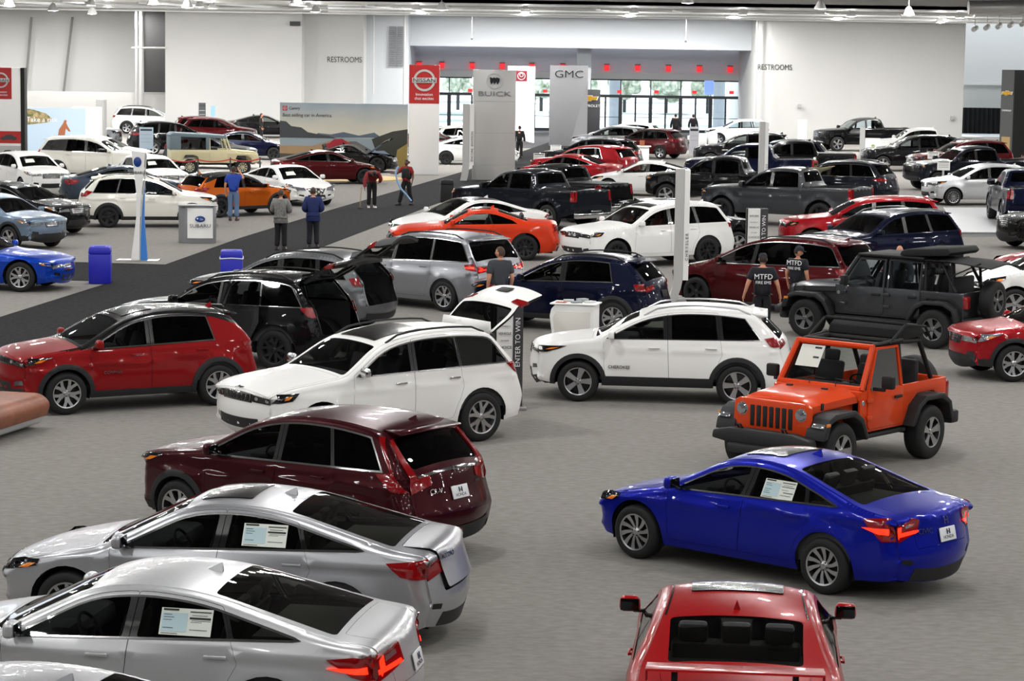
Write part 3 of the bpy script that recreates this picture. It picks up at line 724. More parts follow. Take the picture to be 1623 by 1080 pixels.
    if bed:
        def fb(mb):
            x0 = float(np.interp(sh.sl('bedfront'), sh.S, sh.C[:, 0]))+.05; x1 = sh.L-.22; wy = .70; z1 = float(np.interp(sh.sl('bedfront')+.4, sh.S, sh.C[:, 1])); z0 = z1-.48
            for a, s_ in (((x0+x1)/2, 0), ): rbox(mb, (a, 0, z0), (x1-x0, 2*wy, .04))
            for s_ in (-1, 1): rbox(mb, ((x0+x1)/2, s_*wy, (z0+z1)/2), (x1-x0, .03, z1-z0-.02))
            for a in (x0, x1): rbox(mb, (a, 0, (z0+z1)/2), (.03, 2*wy, z1-z0-.02))
            if q.get('tonneau'): rbox(mb, ((x0+x1)/2, 0, z1+.005), (x1-x0+.1, 2*wy+.06, .03), .01)
        mk('bed', fb, 'bed_liner', 1, [PLASTIC])
        mk('bump', lambda mb: (rbox(mb, (sh.L-.02, 0, .52), (.20, sh.w-.12, .18), .04), rbox(mb, (sh.L-.06, 0, .66), (.2, .5, .05), .01)), 'rear_bumper', 1, [g('bumpm', CHROME)])
    if sheet:       # window price sheet on the rear side window
        fls, x0, z0, W_, H_ = sheet
        def fsh(mb):
            def r_(a, b, c, d, of, m): surf(mb, sh.side_pn, [(x0+a*W_, z0+b*H_), (x0+c*W_, z0+b*H_), (x0+c*W_, z0+d*H_), (x0+a*W_, z0+d*H_)], of, (), .3, m, flip=fls)
            r_(0, 0, 1, 1, .004, 0); r_(.04, .90, .34, .97, .009, 1); r_(.03, .12, .52, .82, .008, 2)
            for k in range(6): r_(.06, .74-k*.10, .06+(.2 if k % 2 else .16), .76-k*.10, .012, 1)
            for a, b, c, d in ((.56, .86, .97, .90), (.56, .60, .97, .68), (.60, .74, .90, .76), (.66, .34, .97, .38), (.58, .48, .80, .50), (.58, .2, .92, .22), (.60, .54, .97, .56), (.04, .04, .36, .06)): r_(a, b, c, d, .010, 1)
        mb = MB(); fsh(mb); mb.xf(off); mb.build('price_sheet', [PAPER, INK, INKB], root)
    root['q'] = q['id']; del root['q']
    return root, sh, tgo
def into(mb, me):
    mb.add([tuple(v.co) for v in me.vertices], [tuple(p.vertices) for p in me.polygons]); return mb
def cabin_mesh_into(mb, sh, h): return into(mb, cabin_mesh(sh, h))
# ---------------------------------------------------------------- open-top off-roaders and the old canvas-topped one
def bprism(mb, poly, y0, y1, r=.02, m=0, plane='xz', seg=2):
    t = MB(); prism(t, poly, y0, y1, 0, plane); bm = bmesh.new(); vs = [bm.verts.new(v) for v in t.v[0]]
    for f in t.f:
        try: bm.faces.new([vs[i] for i in f])
        except ValueError: pass
    bmesh.ops.recalc_face_normals(bm, faces=list(bm.faces))
    if r: bmesh.ops.bevel(bm, geom=list(bm.edges), offset=r, segments=seg, profile=.5, affect='EDGES', clamp_overlap=True)
    bm.verts.index_update(); mb.add([tuple(v.co) for v in bm.verts], [tuple(v.index for v in f.verts) for f in bm.faces], m); bm.free(); return mb
def wheel_set(root, xc, R, rr, wd, rim, rimm, spots, rimd=None):
    tm = meshc(('tyre', R, rr, wd, 0), lambda: tyre_mesh(R, rr, wd, 0)); rm = meshc(('rim', rr, rim, 0), lambda: rim_mesh(rr, RIMS[rim], 0))
    for (x, y, z, rot) in spots:
        o = obm('wheel' if rot is None else 'spare_wheel', tm, [RUBBER], root); o.location = (x-xc, y, z); o.rotation_euler = (0, random.uniform(0, 1), 0 if y < 0 else PI)
        if rot is not None: o.rotation_euler = (0, 0, PI/2)
        obm('rim', rm, [rimm, rimd or BLK, ALUDK], o)
def wrangler(q, name, label, cat, loc, head, body, top='folded', four=False):
    root = thing(name, label, cat, loc, math.radians(head)-PI); xc = q['xc']; fx, rx, R = q['fx'], q['rx'], .405; XB = rx+.62; off = Matrix.Translation((-xc, 0, 0))
    def bld(nm, fn, m, par=None, sharp=35):
        mb = MB(); fn(mb); mb.xf(off); return mb.build(nm, m, par or root, sharp=sharp)
    hw = .75; bz = 1.17
    doors = [(1.56, 2.52)] + ([(2.58, 3.36)] if four else [])
    def fbody(mb):
        xs = [1.42, 1.42]; prismp = [(1.38, .56), (rx-.53, .56), (rx-.42, .86), (rx-.22, 1.0), (rx+.25, 1.0), (rx+.45, .84), (rx+.55, .62), (XB, .62), (XB, bz), (1.38, bz)]
        for s in (-1, 1): bprism(mb, prismp, s*hw, s*(hw-.05), .018)
        rbox(mb, ((1.40+XB)/2, 0, .62), (XB-1.4, 1.46, .10)); rbox(mb, (XB-.03, 0, .90), (.06, 1.46, .55), .02); rbox(mb, (1.46, 0, 1.10), (.22, 1.48, .16), .03)
        bprism(mb, [(.30, .62), (1.42, .60), (1.42, 1.10), (.30, 1.02)], -.60, .60, .02)
    bld('body', fbody, body)
    def fh(mb):
        V = []; F = []; n = 8; xs = [.28, .32, .7, 1.1, 1.43]
        for i, x in enumerate(xs):
            w = .61+.10*(x-.28)/1.15; zt = (1.06, 1.10, 1.135, 1.16, 1.175)[i]
            for j in range(n+1):
                t = j/n*2-1; V.append((x, t*w, zt+.035*(1-abs(t)**3)-(.06 if abs(t) == 1 else 0)))
            V += [(x, w, zt-.16), (x, -w, zt-.16)]
        m = n+3
        for i in range(4):
            a, b = i*m, (i+1)*m
            for j in range(n): F.append((a+j, b+j, b+j+1, a+j+1))
            F += [(a+n, b+n, b+n+1, a+n+1), (a, a+n+2, b+n+2, b)]
        F.append(tuple(range(n+1))+(n+1, n+2)); mb.add(V, F)
    ho = bld('hood', fh, body, sharp=50)
    for y in (-.42, .42): bld('hood_latch', lambda mb, y=y: rbox(mb, (.55, y*1.52, 1.03), (.06, .03, .10), .01), PLASTIC, ho)
    for x, y in ((1.12, -.3), (1.12, .3)): bld('hood_bump', lambda mb, x=x, y=y: rbox(mb, (x, y, 1.20), (.05, .10, .03), .01), PLASTIC, ho)
    def fg(mb):
        bprism(mb, [(-.66, .66), (-.60, .60), (.60, .60), (.66, .66), (.64, 1.04), (.56, 1.09), (-.56, 1.09), (-.64, 1.04)], .22, .31, .02, 0, 'yz')
        for k in range(7):
            y = (k-3)*.108; bprism(mb, [(y-.032, .70), (y+.032, .70), (y+.036, 1.0), (y-.036, 1.0)], .205, .24, .01, 1, 'yz')
    bld('grille', fg, [body, BLK])
    for s in (-1, 1):
        bld('headlamp', lambda mb: (lathe(mb, [(0, -.03), (.07, -.02), (.085, .0), (.095, .0), (.10, .02)], c=(.215, s*.50, .93), n=24, axis='x')), CLEARL)
        for nm, ax, P in (('front_fender', fx, [(-.56, .60), (-.52, .74), (-.40, .90), (-.25, .96), (.28, .96), (.50, .82), (.66, .52), (.58, .50), (.43, .76), (.24, .87), (-.22, .87), (-.36, .82), (-.44, .62)]), ('rear_fender', rx, [(-.62, .56), (-.46, .86), (-.24, .98), (.28, .98), (.50, .84), (.58, .58), (.50, .56), (.42, .80), (.22, .90), (-.20, .90), (-.38, .80), (-.54, .55)])):
            bld(nm, lambda mb: bprism(mb, [(ax+a, z) for a, z in P], s*.60, s*.93, .02), PLASTIC)
        bld('turn_lamp', lambda mb: rbox(mb, (fx-.50, s*.80, .80), (.05, .20, .07), .01, R=Matrix.Rotation(.6, 3, 'Y')), CLEARL)
        bld('marker_lamp', lambda mb: rbox(mb, (fx-.44, s*.925, .82), (.10, .02, .05), .008), AMBER)
        bld('tail_lamp', lambda mb: (rbox(mb, (XB+.03, s*.68, .98), (.10, .15, .26), .02)), REDL)
        bld('fog_lamp', lambda mb: lathe(mb, [(0, -.02), (.045, -.02), (.055, .02)], c=(-.01, s*.56, .58), n=16, axis='x'), CLEARL)
        bld('side_step', lambda mb: rbox(mb, ((fx+rx)/2, s*.72, .50), (rx-fx-1.1, .10, .06), .02), BLK)
        bld('badge', lambda mb: lathe(mb, [(0, -.008), (.035, -.006), (.04, 0)], c=(1.45, s*.752, 1.0) if s > 0 else (1.45, -.752, 1.0), n=12, axis='y'), ALU)
        for i, (a, b) in enumerate(doors):
            cx = (a+b)/2; lean = .17
            dp = [(a, .60), (b, .60), (b, bz)] if i or True else None
            do = bld('door', lambda mb: bprism(mb, [(a, .66), (a+.05, .60), (b-.05, .60), (b, .66), (b, bz-.01), (a, bz-.01)], s*(hw+.022), s*(hw-.01), .012), body)
            def ffr(mb):
                y0, y1 = s*(hw+.012), s*(hw-.03); t = (lambda z: -.10*(z-bz)/.6)
                P = [(a+.02, bz-.02), (a+.36, 1.74), (b-.02, 1.74), (b-.02, bz-.02)] if i == 0 else [(a+.02, bz-.02), (a+.02, 1.74), (b-.02, 1.74), (b-.02, bz-.02)]
                tube(mb, [(p[0], s*(hw-.01+t(p[1])), p[1]) for p in P], .030, n=6)
            bld('door_frame', ffr, body, do)
            P = [(a+.05, bz), (a+.37, 1.73), (b-.03, 1.73), (b-.03, bz)] if i == 0 else [(a+.03, bz), (a+.03, 1.73), (b-.03, 1.73), (b-.03, bz)]
            mb = MB(); mb.add([(p[0], s*(hw-.012-.10*(p[1]-bz)/.6), p[1]) for p in P], [(0, 1, 2, 3)]); mb.xf(off); mb.build('window', GL_DOOR if top != 'up' else GL_CLEAR, do)
            bld('door_handle', lambda mb: rbox(mb, (b-.17, s*(hw+.045), 1.02), (.20, .03, .045), .012), BLK, do)
            for z in (.78, 1.03): bld('hinge', lambda mb: rbox(mb, (a+.02, s*(hw+.035), z), (.14, .03, .06), .01), body, do)
        mo = bld('mirror', lambda mb: (rbox(mb, (1.72, s*1.0, 1.30), (.10, .20, .19), .03), rbox(mb, (1.70, s*.86, 1.19), (.05, .20, .05), .01)), BLK)
    # windscreen
    a, b = Vector((1.46, 0, 1.17)), Vector((1.84, 0, 1.77))
    def fw(mb):
        for s in (-1, 1): tube(mb, [(a.x, s*.71, a.z), (b.x, s*.64, b.z)], .045, n=8)
        tube(mb, [(b.x, -.66, b.z), (b.x, .66, b.z)], .045, n=8); tube(mb, [(a.x, -.70, a.z+.02), (a.x, .70, a.z+.02)], .05, n=8)
    wf = bld('windscreen_frame', fw, body)
    mb = MB(); mb.add([(a.x, -.69, a.z), (b.x, -.62, b.z), (b.x, .62, b.z), (a.x, .69, a.z)], [(0, 1, 2, 3)]); mb.xf(off); mb.build('windscreen', GL_SHIELD, wf)
    if top == 'folded':
        M = Matrix(((b.x-a.x, 0, 0), (0, 1, 0), (b.z-a.z, 0, 1))); mb = MB(); q_ = lambda u, v: (a.x+(b.x-a.x)*u-.012, v, a.z+(b.z-a.z)*u+.004)
        mb.add([q_(.42, .14), q_(.42, .54), q_(.92, .54), q_(.92, .14)], [(0, 1, 2, 3)]); mb.add([tuple(np.array(q_(u, v))+[-.003, 0, .002]) for u, v in ((.84, .18), (.84, .30), (.88, .30), (.88, .18))], [(0, 1, 2, 3)], 1); mb.add([tuple(np.array(q_(u, v))+[-.003, 0, .002]) for u, v in ((.62, .18), (.62, .28), (.66, .28), (.66, .18))], [(0, 1, 2, 3)], 1); mb.xf(off); mb.build('price_sheet', [PAPER, INK], wf)
    for y in (-.3, .15): bld('wiper', lambda mb: tube(mb, [(a.x-.05, y, a.z+.03), (a.x+.02, y+.05, a.z+.14), (a.x+.10, y-.28, a.z+.10)], .010, n=5), BLK, wf)
    # roll cage and seats
    def cage(mb):
        bx = 2.60; rx_ = XB-.25
        for s in (-1, 1):
            tube(mb, [(b.x, s*.58, b.z), (bx, s*.60, 1.79), (rx_-.35, s*.60, 1.76), (rx_, s*.62, bz)], .038, n=8)
            tube(mb, [(bx, s*.60, 1.79), (bx+.03, s*.66, bz-.1)], .038, n=8)
            if four: tube(mb, [(3.40, s*.60, 1.78), (3.42, s*.66, bz-.1)], .038, n=8)
        for x in (bx, rx_-.35): tube(mb, [(x, -.60, 1.785), (x, .60, 1.785)], .036, n=8)
    bld('roll_cage', cage, BLK)
    def seats(mb):
        for x in ([1.95, 3.0] if four else [1.95]):
            for y in (-.36, .36):
                rbox(mb, (x, y, .86), (.5, .48, .16), .05); rbox(mb, (x+.30, y, 1.18), (.12, .46, .58), .05, R=Matrix.Rotation(.25, 3, 'Y')); rbox(mb, (x+.40, y, 1.53), (.09, .24, .18), .04, R=Matrix.Rotation(.25, 3, 'Y'))
        rbox(mb, (rx-.1, 0, .95), (.4, 1.0, .16), .05); rbox(mb, (rx+.18, 0, 1.2), (.12, 1.0, .5), .05)
    bld('seats', seats, SEAT); bld('dashboard', lambda mb: rbox(mb, (1.72, 0, 1.10), (.36, 1.36, .22), .05), INT)
    def sw(mb):
        M = Matrix.Translation((2.02, -.36, 1.18))@Matrix.Rotation(math.radians(62), 4, 'Y'); tube(mb, [M@Vector((math.cos(t*PI/9)*.19, math.sin(t*PI/9)*.19, 0)) for t in range(18)], .016, n=6, closed=True)
        for t in (0, 2.1, 4.2): tube(mb, [M@Vector((0, 0, 0)), M@Vector((math.cos(t)*.18, math.sin(t)*.18, 0))], .014, n=5)
    bld('steering_wheel', sw, BLK)
    # soft top
    if top == 'folded':
        bld('header_rail', lambda mb: (tube(mb, [(b.x+.04, -.60, b.z+.02), (2.60, -.66, 1.82), (2.62, -.66, 1.82)], .03, n=6), tube(mb, [(b.x+.04, .60, b.z+.02), (2.60, .66, 1.82), (2.62, .66, 1.82)], .03, n=6), rbox(mb, (2.02, 0, 1.80), (.10, 1.2, .04), .015)), BLK)
        def ft(mb):
            bprism(mb, [(2.62, 1.83), (2.74, 1.80), (3.26, 1.82), (3.32, 1.90), (3.10, 2.02), (2.80, 2.03), (2.66, 1.95)], -.64, .64, .03)
            for s in (-1, 1): tube(mb, [(2.2, s*.70, 1.80), (2.62, s*.70, 2.04), (3.2, s*.70, 1.98), (XB-.35, s*.66, 1.76)], .022, n=6)
            tube(mb, [(2.66, -.70, 2.05), (2.66, .70, 2.05)], .028, n=6)
        bld('soft_top', ft, mat('canvas_black', '141415', .85))
    else:
        def ft(mb):
            bprism(mb, [(2.80, 1.86), (2.96, 1.84), (3.9, 1.90), (3.98, 1.97), (3.9, 2.06), (3.0, 2.00), (2.84, 1.95)], -.66, .66, .03)
            n = 6; V = []
            for i in range(n+1):
                x = 2.9+(XB+.55-2.9)*i/n; z = 1.86-.10*i/n-.02*math.sin(i*1.3)
                for j in range(5): V.append((x, (j/4*2-1)*.70, z-.03*math.cos(j*PI/2)))
            V2 = [(v[0], v[1], v[2]-.02) for v in V]; F = [(i*5+j, (i+1)*5+j, (i+1)*5+j+1, i*5+j+1) for i in range(n) for j in range(4)]; k = len(V)
            mb.add(V+V2, F+[tuple(x+k for x in f[::-1]) for f in F])
            for s in (-1, 1): tube(mb, [(XB-.3, s*.62, bz), (XB-.35, s*.62, 1.74)], .03, n=6); tube(mb, [(XB-.35, s*.62, 1.5), (XB+.30, s*.64, 1.80)], .016, n=6)
        bld('soft_top', ft, mat('canvas_black', '141415', .85))
        bld('roof_panel', lambda mb: rbox(mb, ((b.x+3.38)/2, 0, 1.82), (3.38-b.x, 1.36, .05), .02), BLK)
    def fb(mb):
        bprism(mb, [(-.84, .50), (-.82, .62), (-.52, .68), (.52, .68), (.82, .62), (.84, .50), (.55, .46), (-.55, .46)], -.06, .14, .03, 0, 'yz')
        rbox(mb, (.0, 0, .40), (.2, 1.1, .14), .04)
    fbm = bld('front_bumper', fb, PLASTIC)
    for y in (-.38, .38): bld('tow_hook', lambda mb: tube(mb, [(.02, y-.03, .68), (-.04, y-.03, .74), (-.04, y+.03, .74), (.02, y+.03, .68)], .015, n=6), BLK, fbm)
    bld('rear_bumper', lambda mb: rbox(mb, (XB+.12, 0, .56), (.22, 1.72, .20), .04), PLASTIC)
    bld('underbody', lambda mb: (rbox(mb, ((fx+rx)/2, 0, .50), (rx-fx+.9, .9, .16)), rbox(mb, (fx, 0, .66), (.8, 1.16, .36)), rbox(mb, (rx, 0, .74), (.9, 1.2, .3)), tube(mb, [(fx, -.7, .40), (fx, .7, .40)], .05), tube(mb, [(rx, -.7, .40), (rx, .7, .40)], .06)), DARK)
    wheel_set(root, xc, R, .225, .25, 'jeep5', ALU if not four else mat('rim_grey', '77787a', .35, .8), [(x, s*.885, R, None) for x in (fx, rx) for s in (-1, 1)]+[(XB+.40, 0, 1.0, 1)])
    return root
W2 = dict(make=wrangler, xc=1.93, fx=.72, rx=3.18); W4 = dict(make=wrangler, xc=2.23, fx=.72, rx=3.73)
def oldie(q, name, label, cat, loc, head, body):
    root = thing(name, label, cat, loc, math.radians(head)-PI); xc = q['xc']; fx, rx = q['fx'], q['rx']; off = Matrix.Translation((-xc, 0, 0)); canv = mat('grey_canvas', '6f7f86', .85)
    def bld(nm, fn, m, par=None):
        mb = MB(); fn(mb); mb.xf(off); return mb.build(nm, m, par or root)
    for s in (-1, 1): bld('side_panel', lambda mb: bprism(mb, [(.05, .60), (fx-.42, .55), (fx-.36, .80), (fx-.2, .90), (fx+.25, .90), (fx+.42, .55), (rx-.45, .55), (rx-.38, .82), (rx-.2, .92), (rx+.2, .92), (rx+.40, .60), (4.0, .60), (4.0, 1.15), (1.1, 1.15), (.95, 1.02), (.1, .98)], s*.84, s*.76, .03), body)
    bld('body', lambda mb: (rbox(mb, (2.5, 0, .66), (3.0, 1.6, .12)), rbox(mb, (3.97, 0, .88), (.06, 1.62, .54), .02), rbox(mb, (.08, 0, .80), (.08, 1.6, .40), .03)), body)
    bld('hood', lambda mb: bprism(mb, [(.06, .95), (.12, 1.06), (1.3, 1.16), (1.3, .95)], -.62, .62, .03), body)
    bld('windscreen_frame', lambda mb: [tube(mb, [(1.30, s*.74, 1.14), (1.50, s*.68, 1.72)], .04) for s in (-1, 1)]+[tube(mb, [(1.50, -.70, 1.72), (1.50, .70, 1.72)], .05)], body)
    for s in (-1, 1):
        d = bld('door', lambda mb: (rbox(mb, (1.85, s*.845, .86), (.80, .03, .56), .02), tube(mb, [(1.46, s*.80, 1.14), (1.58, s*.76, 1.70), (2.24, s*.76, 1.70), (2.24, s*.80, 1.14)], .03)), body)
    bld('canvas_top', lambda mb: (bprism(mb, [(1.46, 1.70), (1.55, 1.80), (3.9, 1.92), (4.05, 1.82), (4.05, 1.74), (1.5, 1.66)], -.80, .80, .04), *[bprism(mb, [(2.26, 1.14), (2.42, 1.14), (2.42, 1.75), (2.26, 1.75)], s*.78, s*.82, .01) for s in (-1, 1)], *[bprism(mb, [(3.55, 1.14), (4.04, 1.14), (4.04, 1.78), (3.55, 1.78)], s*.78, s*.82, .01) for s in (-1, 1)], rbox(mb, (4.0, 0, 1.45), (.04, 1.56, .64), .01)), canv)
    for s in (-1, 1):
        mb = MB(); mb.add([(2.42, s*.80, 1.17), (3.55, s*.80, 1.17), (3.55, s*.80, 1.70), (2.42, s*.80, 1.70)], [(0, 1, 2, 3)]); mb.xf(off); mb.build('side_curtain', GL_DARK, root)
    bld('underbody', lambda mb: rbox(mb, (2.1, 0, .56), (3.4, 1.1, .2)), DARK); bld('seats', lambda mb: [rbox(mb, (2.1, y, 1.0), (.5, .5, .5), .08) for y in (-.35, .35)], SEAT)
    bld('front_bumper', lambda mb: rbox(mb, (-.06, 0, .58), (.12, 1.6, .14), .02), ALU)
    wheel_set(root, xc, .37, .20, .20, 'ten', mat('cream_rim', 'c9c3a8', .5), [(x, s*.83, .37, None) for x in (fx, rx) for s in (-1, 1)])
    return root
OLD = dict(make=oldie, xc=2.0, fx=.75, rx=3.15)
# ---------------------------------------------------------------- people
SKIN1 = mat('skin_fair', 'c98f72', .55); SKIN2 = mat('skin_brown', '6b4130', .55); EYE = mat('eye_dark', '1a120e', .3)
def skinmesh(V, E, Rr, sub=2):
    me = bpy.data.meshes.new('limb'); me.from_pydata([tuple(v) for v in V], E, []); o = bpy.data.objects.new('limb', me); COL.objects.link(o)
    sk = o.modifiers.new('s', 'SKIN'); sk.use_smooth_shade = True; me.skin_vertices[0].data[0].use_root = True
    for i, r in enumerate(Rr): me.skin_vertices[0].data[i].radius = r if hasattr(r, '__len__') else (r, r)
    if sub: o.modifiers.new('u', 'SUBSURF').levels = sub; o.modifiers['u'].render_levels = sub
    dg = bpy.context.evaluated_depsgraph_get(); r = bpy.data.meshes.new_from_object(o.evaluated_get(dg)); bpy.data.objects.remove(o); bpy.data.meshes.remove(me)
    out = ([tuple(v.co) for v in r.vertices], [tuple(p.vertices) for p in r.polygons]); bpy.data.meshes.remove(r); return out
def person(label, loc, rz, h=1.76, top='20242e', legs='111114', shoes='0c0c0d', hair='2c2018', skin=None, sleeve='long', coat=False, pose=None, cap=None, name='person', bald=False, pattern=None, heavy=1.0):
    root = thing(name, label, 'person', loc, rz); skin = skin or SKIN1; k = h/1.76
    J = dict(pel=(0, 0, .96), wai=(0, 0, 1.10), che=(0, .0, 1.32), nek=(0, .01, 1.48), hea=(0, -.01, 1.56))
    for n, s in (('l', -1), ('r', 1)):
        J.update({'sh'+n: (s*.185, .01, 1.425), 'el'+n: (s*.262, .04, 1.14), 'wr'+n: (s*.275, -.05, .90), 'ha'+n: (s*.275, -.08, .83), 'hi'+n: (s*.09, 0, .92), 'kn'+n: (s*.10, -.02, .50), 'an'+n: (s*.11, .02, .10), 'to'+n: (s*.125, -.13, .05)})
    J.update({a: b for a, b in (pose or {}).items() if a != 'look'}); J = {a: Vector(b)*k for a, b in J.items()}
    N = list(J); ix = {a: i for i, a in enumerate(N)}
    bones = [('pel', 'wai'), ('wai', 'che'), ('che', 'nek'), ('nek', 'hea')]
    for n in 'lr': bones += [('che', 'sh'+n), ('sh'+n, 'el'+n), ('el'+n, 'wr'+n), ('wr'+n, 'ha'+n), ('pel', 'hi'+n), ('hi'+n, 'kn'+n), ('kn'+n, 'an'+n), ('an'+n, 'to'+n)]
    R0 = dict(pel=(.165, .125), wai=(.15, .115), che=(.185, .125), nek=.062, hea=.065, sh=.082, el=.056, wr=.036, ha=.042, hi=.105, kn=.070, an=.048, to=.040)
    def chain(names, ex, over=None):
        vs = [J[a] for a in names]; id = {a: i for i, a in enumerate(names)}; es = [(id[a], id[b]) for a, b in bones if a in id and b in id]; rs = []
        for a in names:
            r = (over or {}).get(a, R0[a] if a in R0 else R0[a[:2]]); r = r if hasattr(r, '__len__') else (r, r); q = heavy if a in ('pel', 'wai', 'che') else 1; rs.append((r[0]*k*q+ex, r[1]*k*q+ex))
        return skinmesh(vs, es, rs)
    mb = MB(); mb.add(*chain(N, -.012 if True else 0))
    # head with face, ears; hands with fingers
    hc = J['hea']+Vector((0, -.01, .085))*k; hd = Vector((pose or {}).get('look', (0, -1, 0))).normalized(); a = math.atan2(hd.x, -hd.y); tilt = math.asin(max(-1, min(1, -hd.z)))
    M = Matrix.Translation(hc)@Matrix.Rotation(a, 4, 'Z')@Matrix.Rotation(tilt, 4, 'X')
    bm = bmesh.new(); bmesh.ops.create_uvsphere(bm, u_segments=20, v_segments=14, radius=1); V = []
    for v in bm.verts:
        x, y, z = v.co; jaw = 1-.28*max(0, -z)**1.5
        X, Y, Z = x*.076*jaw, y*.094*(jaw if y < 0 else 1-.1*max(0, -z)), z*.118
        if y < -.8 and abs(x) < .3 and -.35 < z < .1: Y -= .018   # nose
        if y < -.6 and .1 < z < .32 and .2 < abs(x) < .6: Y += .008
        V.append(tuple(M@(Vector((X, Y, Z))*k)))
    bm.verts.index_update(); mb.add(V, [tuple(v.index for v in f.verts) for f in bm.faces]); bm.free()
    for s in (-1, 1): rbox(mb, tuple(M@Vector((s*.078*k, .005, -.005))), (.018*k, .035*k, .055*k), .008, 0, R=M.to_3x3())
    for n, s in (('l', -1), ('r', 1)):
        w, hn = J['wr'+n], J['ha'+n]; d = (hn-w).normalized(); side = Vector((0, 1, 0)) if abs(d.y) < .8 else Vector((1, 0, 0)); side = (side-d*side.dot(d)).normalized(); fr = d.cross(side)*s
        for q in range(4):
            st = hn+side*((q-1.5)*.019*k); L = (.062, .072, .068, .052)[q]*k; tube(mb, [st, st+d*L*.55-fr*.004, st+d*L*.9-fr*.022], [.0095, .0085, .007], n=5)
        tube(mb, [w+d*.03-side*.025*k, w+d*.065-side*.05*k, w+d*.09-side*.055*k], [.011, .010, .008], n=5)
    body = mb.build('body', [skin], root, sharp=80)
    eb = MB()
    for s in (-1, 1): rbox(eb, tuple(M@Vector((s*.030*k, -.084*k, .012*k))), (.022*k, .008, .010), .003, 0, R=M.to_3x3())
    rbox(eb, tuple(M@Vector((0, -.088*k, -.052*k))), (.04*k, .006, .007), .002, 0, R=M.to_3x3()); eb.build('face_detail', EYE, body)
    tm = mat('cloth_'+top+(pattern or ''), top, .85)
    if pattern and 'pt' not in tm: noisy(tm, top, pattern, 60, 2, 0, (1, 1, .25)); tm['pt'] = 1
    t = MB(); names = ['che', 'wai', 'pel', 'shl', 'shr', 'ell', 'elr']+(['wrl', 'wrr'] if sleeve == 'long' else []); names = ['wai', 'che', 'pel']+names[3:]
    if sleeve == 'short':
        old = {n: J['el'+n].copy() for n in 'lr'}
        for n in 'lr': J['el'+n] = J['sh'+n].lerp(J['el'+n], .72)
    nk = J['nek'].copy(); J['nek'] = J['che'].lerp(nk, .98)
    t.add(*chain(names+['nek'], .014 if not coat else .026, {'wrl': .046, 'wrr': .046, 'pel': (.185, .145) if coat else (.165, .125), 'ell': .066, 'elr': .066, 'nek': .062, 'shl': .085, 'shr': .085})); J['nek'] = nk
    if sleeve == 'short':
        for n in 'lr': J['el'+n] = old[n]
    if coat:   # skirt of the jacket
        p = J['pel']; lathe(t, [(.19*k, .10), (.205*k, -.02), (.215*k, -.16), (.20*k, -.17)], c=tuple(p), n=20)
        V = t.v[-1]; V[:, 1] = (V[:, 1]-p.y)*.72+p.y
    sh = t.build('jacket' if coat else 'shirt', [tm], root, sharp=80)
    wsv = J['wai'].copy(); J['wai'] = J['pel'].lerp(wsv, .6); l = MB(); l.add(*chain(['wai', 'pel', 'hil', 'hir', 'knl', 'knr', 'anl', 'anr'], .016, {'anl': .066, 'anr': .066, 'pel': (.165, .125)})); l.build('trousers', [mat('cloth_'+legs, legs, .85)], root, sharp=80); J['wai'] = wsv
    for n in 'lr':
        an, to = J['an'+n], J['to'+n]; d = (to-an); yaw = math.atan2(d.x, -d.y); s = MB(); rbox(s, (0, -.05, 0), (.095, .27, .07), .03, 0, 3); rbox(s, (0, .02, .04), (.08, .12, .08), .03)
        s.xf(Matrix.Translation((an.x, an.y, max(.035, an.z-.065)))@Matrix.Rotation(yaw, 4, 'Z')); s.build('shoe', [mat('shoe_'+shoes, shoes, .5)], root)
    if not bald:
        hb = MB(); bm = bmesh.new(); bmesh.ops.create_uvsphere(bm, u_segments=18, v_segments=12, radius=1); V = []; F = []
        for v in bm.verts:
            x, y, z = v.co; V.append(tuple(M@(Vector((x*.083, y*.100+.008, z*.122+.006))*k)))
        bm.verts.index_update()
        for f in bm.faces:
            c = f.calc_center_median()
            if c.z > .42 or (c.y > .15 and c.z > -.45) or (c.y > -.15 and c.z > .0): F.append(tuple(v.index for v in f.verts))
        bm.free(); hb.add(V, F); hb.build('hair', [mat('hair_'+hair, hair, .7)], root, sharp=80)
    if cap:
        cb = MB(); P = [(0, .135), (.05, .130), (.078, .10), (.09, .055), (.09, .04)]; lathe(cb, [(r, z) for r, z in P], n=20); cb.v[-1][:, 1] *= 1.12
        bprism(cb, [(-.07, -.085), (-.05, -.16), (.05, -.16), (.07, -.085)], .04, .052, .004, 0, 'xy'); cb.xf(M); cb.build('cap', [mat('cap_'+cap, cap, .8)], root, sharp=60)
    return root, sh, k
